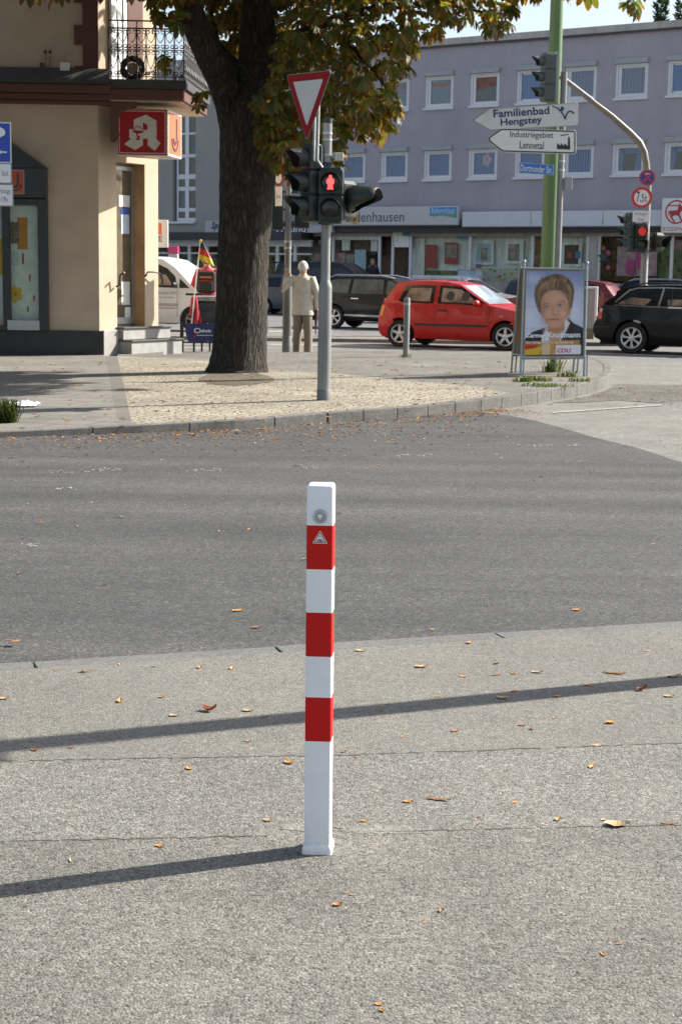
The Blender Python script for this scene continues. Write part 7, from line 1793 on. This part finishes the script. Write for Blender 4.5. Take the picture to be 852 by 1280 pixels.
# ============================================================ PEOPLE
M_skin = P('skin', (.50, .29, .20), .55, var=.05, scale=20)
def skinmesh(name, verts, edges, radii, m, parent, sub=2):
    me = bpy.data.meshes.new(name); me.from_pydata(verts, edges, []); o = bpy.data.objects.new(name, me); LINK(o)
    o.modifiers.new('skin', 'SKIN'); s_ = o.modifiers.new('sub', 'SUBSURF'); s_.levels = s_.render_levels = sub
    for i, r in enumerate(radii):
        d = me.skin_vertices[0].data[i]; d.radius = (r, r) if not isinstance(r, tuple) else r
    me.skin_vertices[0].data[0].use_root = True
    dg = _dg(); dg.update(); me2 = bpy.data.meshes.new_from_object(o.evaluated_get(dg)); bpy.data.objects.remove(o)
    me2.materials.clear(); me2.materials.append(m); me2.shade_smooth(); me2.name = name
    o2 = bpy.data.objects.new(name, me2); LINK(o2); o2.parent = parent; return o2
def ell(c, rx, ry, n=18, ang=0): return [(c[0] + rx * math.cos(2 * math.pi * k / n), c[1] + ry * math.sin(2 * math.pi * k / n), c[2]) for k in range(n)]
def person(label, loc, rotz, H, top, trousers, hair, shoes, arms, hem=.46, collar=None, lean=0.0, stance=.11, hairstyle='short', face=True, cap=None, stride=(0, 0), bulk=1.0, loose=1.0):
    """front is -y in local space; arms: two lists [elbow, wrist, fingertip direction] (right = -x ... left = +x as given)"""
    t = thing('person', label, 'person', loc, rotz); k = H / 1.72
    V = []; E = []; Rr = []
    def av(p, r): V.append((p[0] * k, p[1] * k, p[2] * k)); Rr.append(r * k); return len(V) - 1
    pel = av((0, 0, .93), .135); sp = av((0, .0, 1.13), .125); ch = av((0, .0 + lean, 1.32), .14); nk = av((0, lean, 1.47), .058); hb_ = av((0, lean - .005, 1.535), .07); hd_ = av((0, lean - .01, 1.60), .088); ht_ = av((0, lean - .005, 1.665), .066)
    for a, b in ((pel, sp), (sp, ch), (ch, nk), (nk, hb_), (hb_, hd_), (hd_, ht_)): E.append((a, b))
    for sg, (el, wr, fd) in zip((-1, 1), arms):
        sh = av((sg * .175, lean, 1.40), .058); e_ = av(el, .042); w_ = av(wr, .027)
        E += [(ch, sh), (sh, e_), (e_, w_)]
        fdv = Vector(fd).normalized(); wv = Vector(wr); pm = wv + fdv * .055; pi = av(pm, .030); E.append((w_, pi))
        sd_ = fdv.cross(Vector((0, 1, 0))); sd_ = sd_.normalized() if sd_.length > .1 else Vector((1, 0, 0))
        curl = fdv.cross(sd_).normalized()
        for j, (o_, l_) in enumerate(((-.027, .072), (-.009, .082), (.009, .078), (.027, .060))):
            p1 = pm + fdv * .03 + sd_ * o_; a1 = av(p1, .0105); p2 = p1 + fdv * l_ * .55 - curl * .012; a2 = av(p2, .009); a3 = av(p2 + fdv * l_ * .35 - curl * .025, .0075); E += [(pi, a1), (a1, a2), (a2, a3)]
        q1 = wv + fdv * .03 + sd_ * .032; a1 = av(q1, .012); a2 = av(q1 + fdv * .04 + sd_ * .015 - curl * .015, .0095); E += [(w_, a1), (a1, a2)]
    feet = []
    for sg, st in zip((-1, 1), stride):
        hp_ = av((sg * .09, 0, .88), .095); kn = av((sg * (stance * .9), st * .5 - .02, .49), .06); an = av((sg * stance, st, .09), .04); to = av((sg * (stance + .03), st - .15, .035), .035)
        E += [(pel, hp_), (hp_, kn), (kn, an), (an, to)]; feet.append((sg * stance, st))
    skinmesh('body', V, E, Rr, M_skin, t)
    # clothes
    rows = [(hem * 2.0 - .12, .205, .155), (.95, .195, .15), (1.08, .18, .138), (1.22, .185, .138), (1.33, .195, .135), (1.39, .178, .118), (1.43, .135, .095), (1.455, .09, .078), (1.49, .064, .066)]
    z0 = rows[0][0]
    dense = []
    for (a, b) in zip(rows, rows[1:]):
        for q_ in range(3): dense.append(tuple(a[i] + (b[i] - a[i]) * q_ / 3 for i in range(3)))
    rows = dense + [rows[-1]]
    def fold(ring, z):
        return [(x * (1 + wr_ * math.sin(7 * j / 22 * 6.283 + z * 9) * max(0, 1.3 - z) + R.uniform(-.012, .012)), y * (1 + wr_ * math.sin(5 * j / 22 * 6.283 - z * 7) + R.uniform(-.012, .012)), zz) for j, (x, y, zz) in enumerate(ring)]
    wr_ = .035
    jm = MB(); jm.loft([fold(e_, e_[0][2]) for e_ in [ell((R.uniform(-.004, .004), lean * min(1, z / 1.3), z * k), rx * k * bulk, ry * k * bulk, 22) for z, rx, ry in rows]])
    jk = jm.build('jacket' if hem < .45 else 'shirt', top, t, smooth=True)
    for sg, (el, wr, fd) in zip((-1, 1), arms):
        sh = Vector((sg * .165, lean, 1.405)); e_ = Vector(el); w_ = Vector(wr)
        pts = [sh - Vector((sg * .06, 0, -.01)), sh, sh.lerp(e_, .5), e_, e_.lerp(w_, .5), w_ + (w_ - e_).normalized() * .005]
        MB().tube([p * k for p in pts], [.03 * k, .072 * k * bulk, .068 * k * bulk, .060 * k, .052 * k, .046 * k], 14).build('sleeve', top, jk, smooth=True)
    tm = MB(); tm.loft([ell((0, 0, z * k), rx * k, ry * k, 20) for z, rx, ry in ((.80, .165, .125), (.88, .178, .135), (.98, .17, .13), (1.04, .165, .125))])
    for (fx, fy), sg in zip(feet, (-1, 1)):
        rws = []
        for z, f, r in ((.88, 0, .098), (.72, .25, .092), (.50, .55, .080), (.30, .8, .074), (.10, 1, .075), (.05, 1, .078)):
            rws.append(ell((sg * .085 * (1 - f) + fx * f + R.uniform(-.006, .006), fy * f * (.6 if z > .4 else 1), z * k), r * k * (loose if z < .8 else 1), r * 1.08 * k * (loose if z < .8 else 1), 14))
        tm.loft(rws[::-1])
    tm.build('trousers', trousers, t, smooth=True)
    for (fx, fy), sg in zip(feet, (-1, 1)):
        sm = MB(); rws = []
        for y, w, h in ((.07, .035, .06), (.05, .042, .085), (0, .043, .09), (-.07, .046, .07), (-.14, .044, .05), (-.185, .025, .035)):
            rws.append([((fx + sg * .02 * (-y / .15) + w * math.cos(a)) * k, (fy + y) * k, (.005 + (h / 2) * (1 + math.sin(a))) * k) for a in [j * 2 * math.pi / 12 for j in range(12)]])
        sm.loft(rws); sm.build('shoe', shoes, t, smooth=True)
    hc = Vector((0, lean - .004, 1.605)); hm = MB(); rings = []
    for i in range(9):
        ph_ = math.pi * .78 * (1 - i / 8) + .001; ring = []
        for j in range(20):
            a = 2 * math.pi * j / 20; front = -math.sin(a)         # -y is the face
            ph2 = ph_ * (1 - .42 * max(0, front)) if hairstyle != 'bald' else ph_ * (.9 - .55 * max(0, front))
            w = 1 + R.uniform(-.025, .025)
            ring.append(tuple(k * c for c in (hc.x + .090 * w * math.sin(ph2) * math.cos(a), hc.y + .012 + .100 * w * math.sin(ph2) * math.sin(a), hc.z + .018 + .104 * w * math.cos(ph2))))
        rings.append(ring)
    hm.loft(rings, caps=True); hr = hm.build('hair', hair, t, smooth=True)
    if face:
        fm = MB()
        fm.ball((0, (lean - .098) * k, 1.59 * k), .013 * k, .020 * k, .024 * k, 8, 6)
        for sg in (-1, 1): fm.ball((sg * .088 * k, lean * k, 1.595 * k), .014 * k, .022 * k, .032 * k, 8, 6)
        fm.build('nose_and_ears', M_skin, t, smooth=True)
        em = MB()
        for sg in (-1, 1): em.ball((sg * .032 * k, (lean - .083) * k, 1.615 * k), .012 * k, .010 * k, .006 * k, 8, 6)
        em.ball((0, (lean - .085) * k, 1.545 * k), .024 * k, .008 * k, .005 * k, 8, 6)
        em.build('eyes_and_mouth', P('features', (.10, .05, .04), .5), t, smooth=True)
    if cap:
        cm = MB(); cm.lathe([(.104 * k, 1.625 * k), (.108 * k, 1.66 * k), (.095 * k, 1.70 * k), (.05 * k, 1.725 * k), (0, 1.73 * k)], 18, c=(0, (lean + .0) * k, 0)); cm.box(-.07 * k, .07 * k, (lean - .19) * k, (lean - .08) * k, 1.622 * k, 1.634 * k)
        cm.build('cap', cap, t, smooth=True)
    return t, k
M_beige = P('beige_cloth', (.56, .50, .41), .85, var=.10, scale=9, bmp=.35, bscale=14)
M_taupe = P('taupe_cloth', (.225, .18, .135), .85, var=.10, scale=9, bmp=.4, bscale=12)
M_whitehair = P('white_hair', (.58, .57, .55), .8, var=.3, scale=30, bmp=.5, bscale=60)
M_shoe = P('shoe_white', (.62, .62, .60), .6)
f_ = G(377.5, 445.0, -.03)
# seen from behind: local front (-y) is turned away, so +x is his left on the picture's right after the half turn
man, k = person('white-haired man in beige jacket and trousers, back turned, one hand on a signal post', Vector((f_.x, f_.y, -.03)), rad(180 - 8), 1.77, M_beige, M_taupe, M_whitehair, M_shoe,
       [((-.27, .03, 1.13), (-.25, -.04, .90), (0, -.1, -1)), ((.36, .07, 1.20), (.27, .05, 1.42), (.05, -.1, 1))], hem=.435, stance=.12, stride=(.04, -.12), bulk=1.0, loose=1.05)
um = thing('umbrella', 'dark purple folded umbrella hanging from the hand of the man in beige', 'umbrella', (f_.x, f_.y, 0), rad(180 - 8))
wr = Vector((-.25, -.06, .86)) * k
MB().tube([wr + Vector((0, .0, .06)), wr, wr + Vector((.005, .02, -.18)), wr + Vector((.01, .05, -.52))], [.012, .034, .036, .006], 10).build('folded_cloth', P('plum', (.08, .02, .05), .7), um, smooth=True)
MB().tube([wr + Vector((0, 0, .04)), wr + Vector((0, -.005, .10)), wr + Vector((.03, -.005, .12))], .011, 8).build('handle', M_blk, um, smooth=True)
M_navy = P('navy_cloth', (.018, .02, .03), .85, var=.1); M_jean = P('dark_jeans', (.03, .035, .05), .85)
armsdown = [((-.26, .03, 1.13), (-.25, -.05, .90), (0, -.1, -1)), ((.26, .03, 1.13), (.25, -.05, .90), (0, -.1, -1))]
def stand(px, py, Y, H):
    h = at(px, py, Y); return Vector((h.x, Y, h.z - H))
person('balding man in dark jacket standing at the open shop door under the long pale sign', stand(465.5, 323.5, 66.5, 1.74), rad(10), 1.74, M_navy, M_jean, P('grey_hair', (.30, .27, .24), .8), M_blk, armsdown, hairstyle='bald')
person('passer-by in light blue shirt and blue cap walking past the shop windows', stand(598, 330, 61.0, 1.70), rad(62), 1.70, P('lightblue_cloth', (.36, .42, .52), .85, var=.08), M_jean, P('dark_hair', (.05, .035, .03), .7), M_blk, armsdown, hem=.47, cap=P('cap_blue', (.06, .10, .22), .8), stride=(-.15, .18))
# --- person with backpack behind the flag cart, and the cart
M_redcl = P('red_cloth', (.42, .03, .05), .8, var=.12, scale=8)
rp = G(258, 436, -.03); Yr = rp.y
rider, kk_ = person('person in red top with a black backpack, back turned, left of the tree trunk', stand(259, 318.5, Yr, 1.74), rad(180), 1.74, M_redcl, M_jean, P('dark_hair', (.05, .035, .03), .7), M_blk,
       [((-.27, .0, 1.14), (-.22, -.25, 1.08), (0, -1, 0)), ((.27, .0, 1.14), (.22, -.25, 1.08), (0, -1, 0))], hem=.46)
bpk = thing('backpack', 'black backpack worn by the person in red', 'backpack', rider.location, rad(180))
bm_ = MB(); bm_.box(-.19, .19, .10, .30, .98, 1.42); bo = bm_.build('bag', P('pack_black', (.014, .013, .014), .7, var=.2), bpk, bevel=.06, seg=4)
MB().box(-.14, .14, .28, .345, 1.0, 1.2).build('front_pocket', P('pack_black', (.014, .013, .014)), bpk, bevel=.03)
MB().box(-.12, .12, .302, .306, 1.28, 1.31).build('stripe', P('pack_orange', (.5, .16, .03), .6), bpk); MB().box(-.15, .15, .301, .304, 1.215, 1.23).build('red_piping', M_redcl, bpk)
for sg in (-1, 1): MB().tube([(sg * .13, .10, 1.38), (sg * .13, -.05, 1.47), (sg * .13, -.15, 1.35), (sg * .14, -.1, 1.1), (sg * .15, .1, 1.02)], .022, 6).build('strap', P('pack_black', (.014, .013, .014)), bpk, smooth=True)
Yc = Yr - .9
cb = G(247, 440, -.03); Yc = cb.y
ct = thing('handcart', 'black framed handcart with a navy advertising panel in front of the person in red', 'cart', Vector((cb.x, Yc, -.03)), rad(4))
sc2 = FPX / (cb - EYE).dot(_F); lx2 = lambda px: (px - 247) / sc2; Zc = lambda py: hz((cb.x, Yc), py) + .03
fr_ = MB()
for px in (227.5, 269): fr_.box(lx2(px) - .035, lx2(px) + .035, -.04, .04, 0, Zc(404))
fr_.box(lx2(242.5) - .02, lx2(242.5) + .02, -.03, .03, 0, Zc(372)); fr_.box(lx2(227), lx2(272), -.02, .04, Zc(429), Zc(427)); fr_.build('frame', M_blk, ct, bevel=.006)
MB().tube([(lx2(232), 0, Zc(368)), (lx2(253), 0, Zc(368))], .022, 8).build('handlebar', M_blk, ct, smooth=True)
MB().tube([(lx2(246), .5, .22 + .22 * math.sin(a)) if False else (lx2(252) + .0, .35 + .22 * math.cos(a), .22 + .22 * math.sin(a)) for a in [k_ * .3927 for k_ in range(17)]], .018, 6).build('wheel', M_tyre, ct, smooth=True)
MB().tube([(lx2(262) + .0, .35 + .22 * math.cos(a), .22 + .22 * math.sin(a)) for a in [k_ * .3927 for k_ in range(17)]], .018, 6).build('wheel', M_tyre, ct, smooth=True)
M_navyp = P('panel_navy', (.015, .022, .11), .45)
MB().prism([(lx2(231), Zc(404.5)), (lx2(271), Zc(404.5)), (lx2(270), Zc(426)), (lx2(236), Zc(428)), (lx2(233), Zc(420))], -.075, -.045).build('panel', M_navyp, ct)
em_ = MB(); em_.prism(arcband(lx2(246.8), Zc(413), .035, .05, 0, 2 * math.pi, 20, 1.3), -.08, -.0755)
for i_, (xa, h_) in enumerate(((249.4, 3.4), (251.4, 2.4), (253.4, 3.6), (255.6, 2.4), (257.8, 2.6), (260, 3.6), (262.2, 2.4))): em_.prism([(lx2(xa), Zc(415)), (lx2(xa + 1.4), Zc(415)), (lx2(xa + 1.7), Zc(415 - h_)), (lx2(xa + .3), Zc(415 - h_))], -.08, -.0755)
em_.build('white_emblem', M_signwhite, ct); MB().prism([(lx2(243), Zc(419.4)), (lx2(268), Zc(418.8)), (lx2(268), Zc(418.2)), (lx2(243), Zc(418.8))], -.079, -.0755).build('white_line', M_signwhite, ct)
MB().prism(circ(lx2(243.6), Zc(418.8), .035, 10), -.086, -.080).build('red_spot', M_signred, ct)
box_ = MB(); box_.box(lx2(245), lx2(270), .05, .5, Zc(404), Zc(377)); box_.build('load', P('load_dark', (.03, .032, .036), .35, var=.6, scale=12), ct, bevel=.03)
MB().box(lx2(245), lx2(272), .04, .52, Zc(376.5), Zc(370)).build('load_cover', P('cover_grey', (.30, .31, .32), .3, var=.3, scale=9), ct, bevel=.03)
# red pennants hanging from the bar
def cloth(parent, quad, m, name, n=8, amp=.03, seed=1):
    r_ = random.Random(seed); a, b, c, d = [Vector(v) for v in quad]; vs = []
    for j in range(n + 1):
        for i in range(n + 1):
            u, v = i / n, j / n; p = a.lerp(b, u).lerp(d.lerp(c, u), v)
            vs.append(p + Vector((0, amp * math.sin(u * 9 + v * 2 + seed) * (.3 + v), amp * .3 * math.sin(v * 7 + u * 4))))
    mm = m if isinstance(m, list) else [m]
    mb = MB()
    for v in vs: mb.v.append(tuple(v))
    for j in range(n):
        for i in range(n):
            mb.f.append((j * (n + 1) + i, j * (n + 1) + i + 1, (j + 1) * (n + 1) + i + 1, (j + 1) * (n + 1) + i)); mb.mi.append(min(len(mm) - 1, j * len(mm) // n))
    o = mb.build(name, mm, parent, smooth=False, fix=False); o.data.shade_smooth(); s_ = o.modifiers.new('solid', 'SOLIDIFY'); s_.thickness = .004; return o
pen = thing('pennant', 'red cloth pennant hanging from the handlebar of the handcart', 'flag', ct.location, rad(4))
cloth(pen, ((lx2(239), -.06, Zc(372)), (lx2(245), -.06, Zc(370)), (lx2(250), -.09, Zc(402)), (lx2(237), -.10, Zc(396))), M_redcl, 'cloth', seed=2)
cloth(pen, ((lx2(244), -.05, Zc(372)), (lx2(246), -.05, Zc(370)), (lx2(252), -.12, Zc(404)), (lx2(241), -.12, Zc(404))), M_redcl, 'cloth', seed=5)
flag = thing('flag', 'black red gold flag on a thin white stick above the handcart', 'flag', ct.location, rad(4))
MB().tube([(lx2(240), -.12, Zc(404)), (lx2(244), -.12, Zc(360)), (lx2(248), -.12, Zc(324)), (lx2(250.8), -.12, Zc(302))], .011, 8).build('stick', M_signwhite, flag, smooth=True); MB().ball((lx2(250.9), -.12, Zc(301)), .025, .025, .025).build('finial', P('gold', (.6, .4, .05), .4), flag, smooth=True)
cloth(flag, ((lx2(250.8), -.13, Zc(303)), (lx2(254.5), -.15, Zc(304.5)), (lx2(268), -.2, Zc(333)), (lx2(248), -.13, Zc(324))), [M_blk, P('flag_red', (.55, .02, .015), .6), P('flag_gold', (.66, .50, .02), .6)], 'cloth', n=9, amp=.02, seed=3)
# ============================================================ LIGHT AND SKY
w = bpy.data.worlds.new('World'); SC.world = w; w.use_nodes = True; nt = w.node_tree
sky = nt.nodes.new('ShaderNodeTexSky'); sky.sky_type = 'NISHITA'; sky.sun_disc = False; sky.sun_elevation = SUN_EL; sky.sun_rotation = math.pi / 2 - SUN_AZ
sky.air_density = 1.0; sky.dust_density = 2.0; sky.ozone_density = 1.5
hsv = nt.nodes.new('ShaderNodeHueSaturation'); hsv.inputs['Saturation'].default_value = .78; nt.links.new(sky.outputs['Color'], hsv.inputs['Color'])
nt.links.new(hsv.outputs['Color'], nt.nodes['Background'].inputs['Color']); nt.nodes['Background'].inputs['Strength'].default_value = .095
sl_ = bpy.data.lights.new('sun', 'SUN'); sl_.energy = 5.0; sl_.angle = rad(.53); sl_.color = (1.0, .945, .86)
so_ = bpy.data.objects.new('sun', sl_); LINK(so_)
sd_ = Vector((math.cos(SUN_AZ) * math.cos(SUN_EL), math.sin(SUN_AZ) * math.cos(SUN_EL), math.sin(SUN_EL)))
so_.rotation_euler = sd_.to_track_quat('Z', 'Y').to_euler()
SC.view_settings.view_transform = 'Standard'; SC.view_settings.look = 'None'; SC.view_settings.gamma = 1; SC.view_settings.exposure = 1.13
SC.render.engine = 'CYCLES'; SC.cycles.max_bounces = 8; SC.cycles.transparent_max_bounces = 24
try: SC.cycles.use_denoising = True
except Exception: pass
